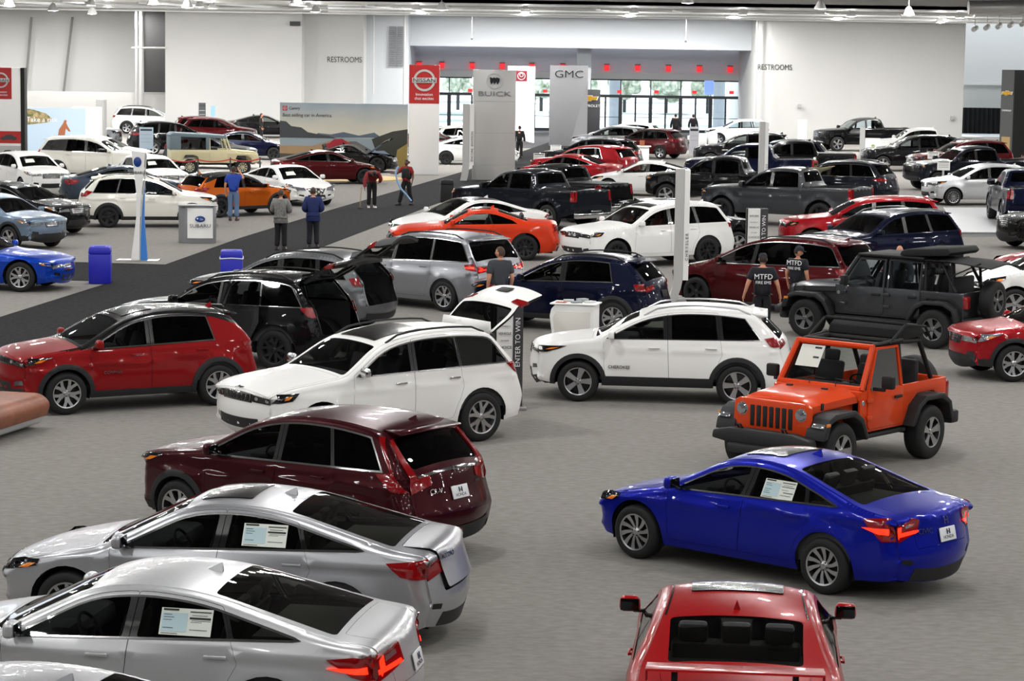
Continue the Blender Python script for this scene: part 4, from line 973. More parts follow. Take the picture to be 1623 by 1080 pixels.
# ---------------------------------------------------------------- shapes of the kinds of car (metres, x from the nose back)
CIVIC = dict(id='civic', L=4.64, H=1.415, w=1.80, R=.325, fx=.86, wb=2.70, belt=(.87, 1.03), hatch=False, th=.46, cowlx=1.1, seat=1.95,
    prof=[(.14, .17), (.03, .30, .06), (.0, .50, .1), (.07, .66, .08, 'hoodtip'), (.36, .79, .25), (1.14, .95, .12, 'cowl'), (1.98, 1.365, .5, 'wtop'), (2.45, 1.415, .4), (2.95, 1.375, .5, 'rtop'), (3.98, 1.06, .2, 'rbase'), (4.40, 1.01, .08, 'tail'), (4.53, .96, .04), (4.60, .66, .12), (4.64, .50, .06), (4.55, .20)],
    fseam=(1.33, 1.30), B=(2.42, 2.46, .12), Cp=(3.28, 3.18, .05), rseam=(3.02, 3.42), dlo_r=(3.86, 3.2), crease=(.80, .012, .05), wm=(.94, .92), rm=(.93, .90), tgz=.62, platez=.72, kr=.2,
    head=([(.52, .60), (1, .62), (1, .74), (.55, .68)], [(0, .62), (.28, .70), (.30, .76), (0, .74)]), tail_l=([(.70, .80), (1, .72), (1, .94), (.72, .98), (.60, .95), (.64, .86)], [(-.36, .93), (0, .96), (0, .70), (-.10, .70)]),
    grille=[(-.52, .54), (.52, .54), (.55, .66), (-.55, .66)], lower=[(-.6, .24), (.6, .24), (.5, .42), (-.5, .42)], fogz=.40)
def VAR(q, id, sx=1.0, sz=1.0, **k):
    """another kind of car from one of the others: stretched, lowered or raised, and with its own details"""
    d = dict(q); d['id'] = id
    if sx != 1 or sz != 1:
        X = lambda t: (t[0]*sx, t[1]*sx)+tuple(t[2:])
        d['L'] *= sx; d['fx'] *= sx; d['wb'] *= sx; d['H'] *= sz; d['belt'] = tuple(b*sz for b in d['belt'])
        d['prof'] = [(p[0]*sx, p[1]*sz)+tuple(p[2:]) for p in d['prof']]
        for a in ('fseam', 'rseam', 'dlo_r', 'rail', 'B', 'Cp'):
            if d.get(a): d[a] = X(d[a])
        for a in ('seat', 'cowlx', 'cabin_end'):
            if a in d: d[a] *= sx
        for a in ('head', 'tail_l'):
            d[a] = tuple([(p[0], p[1]*sz) for p in l] if l else l for l in d[a])
        for a in ('grille', 'lower'):
            if d.get(a): d[a] = [(p[0], p[1]*sz) for p in d[a]]
    d.update(k); return d
COUPE = VAR(CIVIC, 'coupe', .975, .985, doors=1, B=(2.62, 2.55, .05), Cp=(3.60, 3.30, .02), quarter=False, dlo_r=(3.70, 3.1), rseam=(2.9, 3.3), chrome=False)
ACCORD = VAR(VAR(CIVIC, 'ab', prof=CIVIC['prof'][:8]+[(3.0, 1.37, .5, 'rtop'), (4.12, 1.06, .15, 'rbase'), (4.44, 1.02, .06, 'tail')]+CIVIC['prof'][11:]), 'accord', 1.055, 1.025, w=1.86, R=.335, fx=.93, wb=2.83, Cp=(3.42, 3.30, .05), dlo_r=(4.06, 3.5), rseam=(3.16, 3.60), B=(2.52, 2.56, .13), crease=(.86, .012, .02), chw=.012,
    tail_l=([(.55, .84), (1, .78), (1, .95), (.58, .96)], [(-.42, .93), (0, .97), (0, .76), (-.22, .80)]))
SEDAN = VAR(ACCORD, 'sedan', 1.0, 1.0, head=([(.50, .62), (1, .64), (1, .76), (.6, .72)], [(0, .64), (.38, .74), (.40, .80), (0, .76)]), grille=[(-.30, .34), (.30, .34), (.48, .66), (-.48, .66)])
CHARGER = VAR(CIVIC, 'charger', 1.085, 1.04, w=1.90, R=.36, fx=.98, wb=3.05, rseam=(3.20, 3.66), B=(2.62, 2.66, .11), Cp=(3.62, 3.42, .05), dlo_r=(4.05, 3.6), chrome=False, tail_l=([(-.0, .86), (1, .86), (1, .96), (0, .97)], [(-.16, .86), (0, .86), (0, .96), (-.14, .95)]), quarter=False)
CHALL = dict(id='chall', L=5.02, H=1.45, w=1.92, R=.365, fx=1.0, wb=2.95, belt=(.93, 1.06), hatch=False, th=.48, cowlx=1.75, seat=2.55, doors=1, sill=.20,
    prof=[(.12, .18), (.02, .34, .06), (.0, .56, .05), (.10, .80, .05, 'hoodtip'), (.5, .92, .3), (1.62, 1.02, .1, 'cowl'), (2.32, 1.40, .5, 'wtop'), (2.75, 1.45, .4), (3.15, 1.42, .4, 'rtop'), (4.05, 1.12, .2, 'rbase'), (4.75, 1.09, .06, 'tail'), (4.86, 1.06, .03), (4.92, .70, .1), (5.0, .50, .08), (4.9, .22)],
    fseam=(1.72, 1.74), B=(3.02, 2.90, .05), Cp=(3.72, 3.4, .03), quarter=False, rseam=(3.3, 3.3), dlo_r=(3.75, 3.25), crease=(.78, .018, .03), chrome=False, kr=.14, flare=.03, af=.07,
    head=([(.35, .60), (1, .60), (1, .74), (.35, .74)], None), tail_l=([(0, .84), (.95, .84), (.95, .98), (0, .98)], None), grille=[(-.6, .58), (.6, .58), (.6, .76), (-.6, .76)], lower=[(-.6, .26), (.6, .26), (.6, .42), (-.6, .42)])
MUST = VAR(CHALL, 'must', .955, .95, crease=(.74, .014, .02), head=([(.55, .60), (1, .62), (1, .72), (.60, .68)], [(0, .62), (.30, .69), (.26, .73), (0, .72)]), grille=[(-.5, .48), (.5, .48), (.55, .66), (-.55, .66)])
CRV = dict(id='crv', L=4.60, H=1.68, w=1.855, R=.345, fx=.90, wb=2.66, belt=(1.02, 1.14), th=.36, cowlx=1.2, seat=2.0, sill=.26, zfloor=.42, hatch=True, tgz=.62, platez=.84,
    prof=[(.14, .22), (.03, .36, .06), (.0, .62, .08), (.06, .96, .06, 'hoodtip'), (.36, 1.05, .2), (1.16, 1.15, .12, 'cowl'), (1.92, 1.55, .4, 'wtop'), (2.5, 1.67, .5), (3.2, 1.68, .5), (3.95, 1.60, .2, 'rtop'), (4.38, 1.17, .1, 'rbase'), (4.44, 1.10, .05, 'tail'), (4.52, .80, .1), (4.60, .60, .08), (4.52, .27)],
    fseam=(1.36, 1.34), B=(2.44, 2.44, .12), Cp=(3.30, 3.16, .05), rseam=(3.05, 3.40), dlo_r=(4.02, 3.72), crease=(.86, .012, .05), rail=(2.1, 3.8), kr=.16, chw=.014, rw0=.10, spl=.14,
    head=([(.50, .82), (1, .84), (1, .95), (.55, .93)], [(0, .83), (.36, .95), (.34, .99), (0, .96)]), tail_l=([(.60, .98), (1, .92), (1, 1.52), (.92, 1.52), (.86, 1.10), (.62, 1.10)], [(-.36, 1.10), (-.14, 1.12), (-.06, 1.5), (0, 1.5), (0, .90), (-.14, .92)]),
    grille=[(-.5, .72), (.5, .72), (.5, .92), (-.5, .92)], lower=[(-.62, .34), (.62, .34), (.55, .52), (-.55, .52)], fogz=.50)
SUV = VAR(CRV, 'suv', 1.0, .98, tail_l=([(.66, .98), (1, .96), (1, 1.12), (.66, 1.12)], [(-.26, 1.08), (0, 1.12), (0, .96), (-.12, .98)]))
COMPASS = VAR(CRV, 'compass', .957, .98, w=1.82, fx=.84, wb=2.64, R=.35, belt=(1.00, 1.13), dlo_r=(3.42, 3.30), Cp=None, quarter=False, rseam=(3.0, 3.5), B=(2.30, 2.30, .13), fseam=(1.27, 1.24), blackroof_x=3.40, crease=(.82, .016, .05), tgz=.60, chromem=CHROME,
    head=([(.44, .81), (1, .81), (1, .92), (.44, .91)], [(0, .81), (.22, .86), (.36, .95), (0, .93)]), tail_l=([(.62, .98), (1, .94), (1, 1.08), (.62, 1.08)], [(-.20, 1.08), (0, 1.09), (0, .93), (-.16, .95)]),
    grille=[(-.42, .80), (.42, .80), (.42, .91), (-.42, .91)], gstyle='slots')
GC = dict(id='gc', L=4.82, H=1.76, w=1.94, R=.385, fx=.90, wb=2.915, belt=(1.10, 1.20), th=.34, cowlx=1.35, seat=2.15, sill=.32, zfloor=.50, hatch=True, tgz=.70, platez=.90, gap=.075,
    prof=[(.16, .30), (.04, .42, .06), (.0, .66, .08), (.06, .98, .06, 'hoodtip'), (.40, 1.08, .25), (1.36, 1.19, .12, 'cowl'), (2.05, 1.62, .35, 'wtop'), (2.7, 1.74, .5), (3.5, 1.76, .5), (4.18, 1.70, .2, 'rtop'), (4.58, 1.24, .1, 'rbase'), (4.63, 1.18, .05, 'tail'), (4.74, .90, .1), (4.82, .66, .08), (4.74, .34)],
    fseam=(1.46, 1.50), B=(2.60, 2.62, .12), Cp=(3.46, 3.42, .06), rseam=(3.22, 3.62), dlo_r=(4.36, 4.02), crease=(.95, .010, .01), rail=(2.2, 4.05), kr=.10, kf=.16, sunl=.9, flare=.035, hz=.14,
    head=([(.56, .84), (1, .84), (1, .955), (.56, .95)], [(0, .84), (.26, .87), (.30, .98), (0, .97)]), tail_l=([(.70, 1.06), (1, 1.02), (1, 1.20), (.70, 1.18)], [(-.20, 1.18), (0, 1.20), (0, 1.0), (-.10, 1.03)]),
    grille=[(-.54, .82), (.54, .82), (.54, .955), (-.54, .955)], gstyle='slots', lower=[(-.72, .42), (.72, .42), (.72, .58), (-.72, .58)], fogz=.52)
CHER = VAR(CRV, 'cher', 1.005, .99, w=1.86, fx=.92, wb=2.71, R=.355, belt=(1.06, 1.13), B=(2.44, 2.42, .14), Cp=(3.34, 3.28, .10), dlo_r=(4.02, 3.68), rseam=(3.12, 3.48), sill=.30, rail=(2.0, 3.85), chw=.009, crease=(.90, .010, .02), sillh=.16, cladz=.36, af=.15,
    head=([(.50, .84), (1, .84), (1, .93), (.5, .92)], [(0, .84), (.20, .85), (.40, .90), (.42, .96), (0, .94)]), tail_l=([(.62, 1.06), (1, 1.02), (1, 1.18), (.62, 1.16)], [(-.20, 1.16), (0, 1.18), (0, 1.02), (-.16, 1.03)]), grille=[(-.42, .76), (.42, .76), (.42, .92), (-.42, .92)], gstyle='slots', fogz=.56)
DURANGO = dict(id='durango', L=5.11, H=1.78, w=1.93, R=.39, fx=.92, wb=3.04, belt=(1.10, 1.20), th=.34, cowlx=1.45, seat=2.25, rows=3, sill=.30, zfloor=.48, hatch=True, tgz=.70, platez=.92, gap=.075,
    prof=[(.14, .26), (.03, .42, .06), (.0, .70, .06), (.05, .98, .05, 'hoodtip'), (.35, 1.10, .22), (1.46, 1.21, .12, 'cowl'), (2.18, 1.64, .35, 'wtop'), (2.9, 1.76, .5), (3.8, 1.78, .5), (4.52, 1.71, .2, 'rtop'), (4.88, 1.26, .1, 'rbase'), (4.93, 1.19, .05, 'tail'), (5.02, .90, .1), (5.11, .66, .08), (5.04, .32)],
    fseam=(1.50, 1.56), B=(2.72, 2.72, .12), Cp=(3.66, 3.56, .10), rseam=(3.40, 3.78), dlo_r=(4.66, 4.32), crease=(.96, .012, .0), rail=(2.3, 4.3), kr=.10, kf=.16, chrome=False, flare=.035,
    head=([(.50, .86), (1, .86), (1, 1.0), (.5, .98)], [(0, .87), (.26, .90), (.26, 1.0), (0, 1.0)]), tail_l=([(0, 1.06), (1, 1.06), (1, 1.18), (0, 1.18)], [(-.16, 1.18), (0, 1.18), (0, 1.04), (-.14, 1.05)]), grille=[(-.48, .82), (.48, .82), (.48, .98), (-.48, .98)], lower=[(-.7, .40), (.7, .40), (.65, .56), (-.65, .56)], fogz=.50)
BIGSUV = VAR(DURANGO, 'bigsuv', 1.02, 1.05, w=2.02, chrome=True, crease=None, grille=[(-.55, .74), (.55, .74), (.55, 1.06), (-.55, 1.06)], head=([(.58, .90), (1, .90), (1, 1.06), (.58, 1.06)], [(0, .92), (.22, .95), (.22, 1.06), (0, 1.06)]), tail_l=([(.84, .98), (1, .98), (1, 1.28), (.84, 1.28)], [(-.12, 1.28), (0, 1.28), (0, .96), (-.12, .98)]))
VAN = dict(id='van', L=5.17, H=1.76, w=2.02, R=.355, fx=.98, wb=3.09, belt=(1.02, 1.18), th=.33, cowlx=1.15, seat=2.0, rows=3, sill=.22, zfloor=.36, hatch=True, tgz=.62, platez=.84,
    prof=[(.14, .18), (.03, .34, .06), (.0, .58, .1), (.10, .84, .08, 'hoodtip'), (.45, .98, .3), (1.12, 1.12, .15, 'cowl'), (2.18, 1.64, .5, 'wtop'), (2.9, 1.75, .5), (3.8, 1.76, .5), (4.55, 1.70, .2, 'rtop'), (4.92, 1.20, .1, 'rbase'), (4.98, 1.12, .05, 'tail'), (5.08, .86, .1), (5.17, .60, .08), (5.08, .24)],
    fseam=(1.50, 1.46), B=(2.46, 2.52, .10), Cp=(3.62, 3.60, .06), rseam=(3.45, 3.72), dlo_r=(4.72, 4.48), crease=(.86, .012, .03), rail=(2.5, 4.4), kr=.16, chw=.014, af=.15, pm=.075, rm=(.96, .95),
    head=([(.50, .74), (1, .78), (1, .90), (.52, .82)], [(0, .78), (.40, .92), (.42, .98), (0, .90)]), tail_l=([(.42, .98), (1, .96), (1, 1.14), (.80, 1.10), (.42, 1.06)], [(-.22, 1.10), (0, 1.14), (0, .96), (-.18, 1.0)]),
    grille=[(-.5, .60), (.5, .60), (.5, .74), (-.5, .74)], lower=[(-.6, .26), (.6, .26), (.6, .48), (-.6, .48)])
RAM = dict(id='ram', L=5.90, H=1.95, w=2.06, R=.42, fx=.98, wb=3.67, belt=(1.24, 1.34), th=.34, sh=.03, cowlx=1.65, seat=2.35, sill=.42, zfloor=.62, hatch=False, tgz=.80, platez=.66, gap=.11, tw=.28, cabin_end=3.9, plate=False,
    prof=[(.16, .40), (.03, .50, .04), (.0, .80, .05), (.04, 1.14, .06, 'hoodtip'), (.35, 1.25, .2), (1.62, 1.34, .12, 'cowl'), (2.22, 1.82, .3, 'wtop'), (2.8, 1.94, .5), (3.4, 1.95, .4), (3.82, 1.90, .12, 'rtop'), (4.02, 1.40, .03, 'rbase'), (4.06, 1.34, .02, 'bedfront'), (5.72, 1.38, .02, 'tail'), (5.76, 1.34, .02), (5.80, .80, .04), (5.78, .58)],
    fseam=(1.55, 1.62), B=(2.80, 2.80, .12), rseam=(3.90, 3.94), dlo_r=(3.80, 3.72), quarter=False, crease=(1.02, .014, .0), kr=.03, kf=.12, kw=.06, chrome=False, flare=.05, spoil=False, af=.07, ar=.01, rb=.03, rw0=.08, rw1=.10, rm=(.86, .86), rroof=.09, hz=.16, crown=.06, mirs=1.5,
    head=([(.62, .98), (1, .98), (1, 1.14), (.62, 1.14)], [(0, .98), (.18, 1.0), (.20, 1.13), (0, 1.13)]), tail_l=([(.90, .98), (1, .98), (1, 1.32), (.90, 1.32)], [(-.10, 1.32), (0, 1.32), (0, .98), (-.10, .98)]), grille=[(-.56, .78), (.56, .78), (.56, 1.14), (-.56, 1.14)], lower=[(-.8, .44), (.8, .44), (.8, .62), (-.8, .62)], fogz=.56)
TON = VAR(RAM, 'ton', tonneau=True)
HD = VAR(RAM, 'hd', 1.02, 1.04, R=.44)
FOREST = VAR(CRV, 'forest', 1.005, 1.02, w=1.815, belt=(1.02, 1.14), dlo_r=(4.06, 3.80), kr=.10, tail_l=([(.62, 1.02), (1, 1.0), (1, 1.18), (.62, 1.10)], [(-.26, 1.16), (0, 1.20), (0, 1.0), (-.10, 1.0)]), cladz=.44)
CROSS = VAR(SUV, 'cross', .97, .94, w=1.80, sill=.28, cladz=.46, head=([(.46, .72), (1, .74), (1, .88), (.46, .82)], [(0, .74), (.34, .84), (.36, .90), (0, .88)]), grille=[(-.38, .66), (.38, .66), (.42, .82), (-.42, .82)])
KICKS = VAR(SUV, 'kicks', .93, .94, w=1.76, blackroof_x=3.2, Cp=(3.05, 2.98, .04), dlo_r=(3.55, 3.3), chrome=False)
# ---------------------------------------------------------------- the hall
def bx(name, m, x0, x1, y0, y1, z0, z1, parent=None, r=0): mb = MB(); rbox(mb, ((x0+x1)/2, (y0+y1)/2, (z0+z1)/2), (x1-x0, y1-y0, z1-z0), r); return mb.build(name, m, parent)
def X(px, Y, py=150): return vp(px, py, Y).x
def Z(py, px, Y): return vp(px, py, Y).z
def flat(name, m, pts, z=0.0, th=.01, parent=None):
    mb = MB(); prism(mb, [(p.x, p.y) for p in pts], z, z+th, 0, 'xy'); return mb.build(name, m, parent)
CARPET = noisy(mat('carpet_grey', '8f8b86', 1.0, spec=.1), '7c7974', '8f8c88', 11, 14, .3, (.55, 1, 1), lo=.25, hi=.75)
AISLE = noisy(mat('carpet_black', '2a2a2b', 1.0, spec=.1), '1f1f20', '2d2d2e', 9, 6, .2)
WALL = noisy(mat('wall_paint', 'd2d2cf', .9), 'cfcfcc', 'd5d5d2', .15, 2); WALL2 = mat('wall_cool', 'd6dade', .9); GREYW = mat('wall_grey', 'dcdee6', .9); STEEL = mat('white_steel', 'dadad8', .5)
FRAME = mat('door_frame_dark', '20242a', .5); CURT = mat('curtain_black', '0b0b0c', .95); GREYP = mat('panel_grey', 'b4b4b2', .5); SILV = mat('panel_silver', 'c3c3c1', .4, .2); REDP = mat('panel_red', 'b3201f', .5)
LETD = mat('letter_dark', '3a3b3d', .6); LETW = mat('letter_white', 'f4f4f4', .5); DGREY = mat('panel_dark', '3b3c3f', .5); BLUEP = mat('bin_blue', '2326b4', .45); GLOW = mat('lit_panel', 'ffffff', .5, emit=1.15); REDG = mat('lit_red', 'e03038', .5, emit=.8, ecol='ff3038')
fl = MB(); fl.add([(-75, -25, 0), (75, -25, 0), (75, 178, 0), (-75, 178, 0)], [(0, 1, 2, 3)]); struct(fl.build('floor', CARPET))
A_ = [(905, 214), (735, 272), (525, 333), (380, 378), (262, 420), (118, 416), (-300, 405), (-300, 437), (120, 445), (179, 447), (-300, 598), (-300, 700), (120, 555), (508, 393), (695, 322), (790, 285), (960, 224)]
struct(flat('floor_aisle', AISLE, [gp(*p) for p in A_], .0, .012))
struct(flat('floor_entry', mat('entry_mat', '3c3c3f', .95), [gp(640, 232), gp(1210, 240), Vector((X(1210, 177), 177, 0)), Vector((X(640, 177), 177, 0))], .0, .010))
out = MB(); out.add([(-200, 178, -.05), (200, 178, -.05), (200, 420, -.05), (-200, 420, -.05)], [(0, 1, 2, 3)]); struct(out.build('outside_ground', noisy(mat('paving_bright', 'c8ccd0', .9), '7d8a86', 'f2f4f6', .09, 8, lo=.36, hi=.52)))
sun = bpy.data.lights.new('sun', 'SUN'); sun.energy = 5; sun.angle = .02; so = ob('sun', sun); so.rotation_euler = (math.radians(-50), 0, math.radians(15))
def wall(name, m, px0, px1, Y, z0, z1, th=.4, py=150): return struct(bx(name, m, X(px0, Y, py), X(px1, Y, py), Y, Y+th, z0, z1))
HZ = 8.35
wall('wall_right_far', WALL, 1198, 1527, 164, 0, HZ, 20); wall('wall_recess', WALL, 1500, 1800, 186, 0, 12)
wall('trim_ledge', STEEL, 1520, 1800, 185.7, Z(135, 1570, 186), Z(131, 1570, 186), .3)
wall('wall_left_far', WALL, 262, 478, 160, 0, HZ+1, 20); wall('wall_restroom', WALL, 477, 576, 162, 0, HZ, 20); wall('wall_column', WALL2, 575, 646, 165, 0, HZ, 12)
wall('wall_header', WALL2, 640, 1200, 168, Z(76, 900, 168), HZ, .6); wall('ceiling_soffit', GREYW, 640, 1200, 168.6, Z(76, 900, 168)-.02, Z(76, 900, 168)+.1, 8)
wall('wall_entry', GREYW, 640, 1200, 177, 4.22, 6.2, .3); wall('trim_lintel', STEEL, 640, 1200, 176.7, 3.76, 4.22, .5)
wall('wall_pillar', WALL2, 914, 936, 172, 0, 6.1, 1.5)
wall('wall_side_left', noisy(mat('wall_pale', 'd8d8d6', .9), 'd4d4d2', 'dcdcda', .2, 2), -60, 262, 174, 0, 12, .5); wall('wall_partition', WALL, 38, 262, 168, 0, Z(146, 150, 168), .4)  # side wall in pale paint with slight random mottling
for a, b in (((50, 27), (40, 146)), ((115, 27), (101, 145))):
    p, q = vp(*a, 173.6), vp(*b, 173.6); mb = MB(); tube(mb, [p, q], .09, n=6); struct(mb.build('trim_seam', mat('seam_grey', '8e8e8c', .8)))  # grey joint lines between the slanted wall panels
wall('wall_opening', mat('opening_shade', '3a3a3a', .9), 228, 263, 167.5, Z(146, 240, 168), 9, .2, 80)  # dark panel standing in for the shaded depth of the opening
for px, w in ((216, .16), (223, .22), (592, .09), (641, .16), (1199, .14)):
    Y = 167 if px < 300 else 163.5; p = X(px, Y, 90); mb = MB(); tube(mb, [(p, Y, 0.2 if px > 600 or px < 300 else Z(148, px, Y)), (p, Y, HZ)], w/2, n=10); struct(mb.build('trim_pipe', STEEL))
mb = MB(); tube(mb, [vp(209, 76, 166), vp(262, 76, 159.8)], .06, n=8); struct(mb.build('trim_pipe', STEEL))
b = MB(); Y = 164.9
for k in range(22): z0 = Z(104, 628, Y)+k*(Z(40, 628, Y)-Z(104, 628, Y))/22; rbox(b, ((X(616, Y)+X(627, Y))/2, Y, z0), (X(627, Y)-X(616, Y), .06, .07)); rbox(b, ((X(629, Y)+X(640, Y))/2, Y, z0), (X(640, Y)-X(629, Y), .06, .07))
tag(b.build('wall_vent', mat('vent_grey', '7d7f82', .6)), 'grey louvred air vent high on the pale column', 'vent')
for (px, py, s, lab) in ((546, 95, 'RESTROOMS', 'dark restroom lettering on the white wall near the column'), (1228, 107, 'RESTROOMS', 'dark restroom lettering on the large white wall beside the entrance')):
    Y = 161.99 if px < 800 else 163.99; p = vp(px, py, Y); o = text(s, .52, None, p, (PI/2, 0, 0), LETD, 'restroom_sign', .02, sx=.78, bold=.012); tag(o, lab, 'sign')
tag(bx('wall_speaker', LETD, X(460, 159.8, 37), X(476, 159.8, 37), 159.5, 159.9, Z(41, 468, 160), Z(34, 468, 160)), 'small dark grille box high on the wall near the ceiling', 'vent')
for px, py in ((1267, 168), (1509, 187)): p = vp(px, py, 163.9); tag(bx('wall_socket', GREYP, p.x-.12, p.x+.12, 163.7, 163.95, p.z-.12, p.z+.12), 'tiny grey fitting on the big white wall '+('above the lit totem' if px < 1300 else 'near its far corner'), 'wall fitting')
# entrance doors
Yd = 177.0
def mull(x, w, z0, z1, mb): rbox(mb, (x, Yd, (z0+z1)/2), (w, .16, z1-z0))
for i, (a, b, n) in enumerate(((640, 748, 3), (846, 872, 1), (936, 1198, 11))):
    x0, x1 = X(a, Yd), X(b, Yd); fr = MB(); rbox(fr, ((x0+x1)/2, Yd, 2.55), (x1-x0, .18, .20)); rbox(fr, ((x0+x1)/2, Yd, 3.72), (x1-x0, .18, .10)); rbox(fr, ((x0+x1)/2, Yd, .10), (x1-x0, .18, .22))
    for k in range(n+1):
        x = x0+(x1-x0)*k/n; mull(x, .26 if k % 2 == 0 else .12, 0, 2.5, fr); rbox(fr, (x+(x1-x0)/n/2, Yd, 1.05), ((x1-x0)/n, .06, .04))
        if k % 2 == 0: mull(x, .07, 2.6, 3.75, fr)
    struct(fr.build('door_%d' % (i+1), FRAME)); g = MB(); g.add([(x0, Yd+.02, 0), (x1, Yd+.02, 0), (x1, Yd+.02, 3.72), (x0, Yd+.02, 3.72)], [(0, 1, 2, 3)]); struct(g.build('window_%d' % (i+1), GL_DOOR))
for i, px in enumerate((664, 700, 748, 796, 843, 892, 962, 1011, 1060, 1109, 1158, 1196)):
    p = vp(px, 105+.014*(px-800), 176.4); o = bx('soffit_lamp', REDG, p.x-.17, p.x+.17, 176.7, 177.02, p.z-.2, p.z+.2, r=.03); bx('lamp_cap', DGREY, p.x-.19, p.x+.19, 176.66, 177.02, p.z+.2, p.z+.26, o)
    o['group'] = 'red lamps over the entrance'; tag(o, 'small glowing red lamp in the row above the glass entrance', 'lamp')
for px in (745, 864, 982, 1041, 1101, 1160):
    p = vp(px, 144+.008*(px-800), 176.6); o = bx('exit_sign', REDG, p.x-.16, p.x+.16, 176.86, 177.03, p.z-.11, p.z+.11); tag(o, 'small red exit sign on the glazing over the entrance doors', 'sign', 'exit signs over the doors')
p = vp(1124, 139, 176.7); tag(bx('wall_screen', mat('screen_blue', '5a7cf0', .4, emit=1.0, ecol='8aa8ff'), p.x-.33, p.x+.33, 176.8, 177.02, p.z-.5, p.z+.5), 'pale blue lit screen in the glazing over the doors', 'screen')
# outside: columns, trees
for px in (975, 1140): mb = MB(); tube(mb, [(X(px, 190), 190, 0), (X(px, 190), 190, 6)], .45, n=16); struct(mb.build('column', mat('concrete_grey', '9aa0a6', .8)))
LEAF = noisy(mat('leaves', '6f7f4a', .9), '8a9a84', 'e2e4d0', 2.5, 5)  # leaf tones paled to stand in for overexposed daylight
for i in range(9):
    x = X(660+i*66, 230); mb = MB()
    for k in range(14): rbox(mb, (x+random.uniform(-1, 1), 230+random.uniform(-2, 2), 2.6+random.uniform(-1, 1.6)), tuple(random.uniform(.9, 1.5) for _ in range(3)), .4, 0, 2, R=Matrix.Rotation(random.uniform(0, 3), 3, 'Z'))
    t = thing('street_tree', 'bright leafy tree outside beyond the glass entrance', 'tree', (0, 0, 0), 0, 'trees outside the entrance'); mb.build('crown', LEAF, t); tb = MB(); tube(tb, [(x, 230, 0), (x, 230, 2.4)], .16); tb.build('trunk', LETD, t)
# black curtain at the far right
mb = MB(); Y = 184
V = []; n = 120; x0, x1 = X(1523, Y), X(1760, Y); zt = Z(171, 1560, Y)
for i in range(n+1): x = x0+(x1-x0)*i/n; y = Y+.10*math.sin(i*1.7); V += [(x, y, .02), (x, y, zt)]
mb.add(V, [(2*i, 2*i+2, 2*i+3, 2*i+1) for i in range(n)]); tag(mb.build('drape', CURT, sharp=80), 'tall black pleated drape behind the last row of pickups', 'curtain')
# ceiling and what hangs from it
struct(bx('ceiling', mat('ceiling_dark', '6a6a6c', .9), -75, 75, -25, 138, 9.6, 9.8)); struct(bx('wall_light_stop', STEEL, -75, 75, 138, 138.2, HZ, 9.8)); struct(bx('ceiling_far', mat('ceiling_paint', 'c9c9c6'), -75, 75, 138, 178, HZ, HZ+.2))  # wall between the two ceilings is unseen, added to stop daylight leaking in
struct(bx('wall_back', mat('wall_back_dark', '3a3a3c', .9), -75, 75, -25.3, -25, 0, 9.6)); struct(bx('wall_left', WALL, -60.3, -60, -25, 178, 0, 9.6)); struct(bx('wall_right', WALL, 66, 66.3, -25, 186, 0, 9.6))  # back wall is unseen, added dark to keep daylight out of paint reflections
for i, (z, Y, r) in enumerate(((7.95, 150, .09), (8.08, 146, .06), (8.2, 142, .07), (8.12, 156, .10), (8.0, 160, .05), (7.85, 154, .035))):
    mb = MB(); x0 = X(-60 if i > 2 else 520, Y, 20); tube(mb, [(x0, Y, z), (60, Y, z)], r, n=8); struct(mb.build('trim_ceiling_pipe', STEEL))
for i in range(15):
    mb = MB(); x = -30+i*4.3; tube(mb, [(x, 140, 8.15), (x+6, 176, 8.22)], .08, n=6); struct(mb.build('trim_ceiling_beam', STEEL))
for i in range(34):
    mb = MB(); x = X(540+i*34+random.uniform(-6, 6), 150, 10); tube(mb, [(x, 150+random.uniform(-3, 3), 7.95), (x, 150, 8.4)], .03, n=5); struct(mb.build('trim_hanger', STEEL))
mb = MB(); pa, pb = vp(1535, 12, 132), vp(1700, 10, 132); tube(mb, [pa, pb], .36, n=20); tag(mb.build('air_duct', mat('duct_steel', 'b9b9b7', .4, .4), sharp=60), 'fat round steel air duct under the ceiling', 'duct')
for k in range(5):
    p = vp(1543+k*19, 47-k*2, 140); mb = MB(); tube(mb, [p, (p.x+.25, p.y+.5, p.z+.12)], .14, n=12); tube(mb, [(p.x+.12, p.y+.25, p.z), (p.x+.12, p.y+.25, HZ)], .03, n=6); tag(mb.build('spot_lamp', STEEL), 'small white barrel shaped stage lamp under the air duct', 'lamp', 'stage lamps under the duct')
for k, px in enumerate((748, 1087)):
    Y = 163; p = vp(px, 60 if k == 0 else 64, Y); t = thing('hanging_camera', ('small dark camera on a thin drop rod over the billboard side of the entrance', 'small dark camera on a thin drop rod over the right half of the entrance')[k], 'camera', (p.x, Y, p.z)); m1 = MB(); tube(m1, [(0, 0, 0), (0, 0, HZ-p.z)], .02, n=5); m1.build('rod', STEEL, t); m2 = MB(); rbox(m2, (0, 0, -.06), (.14, .14, .14), .05); m2.build('dome', LETD, t)
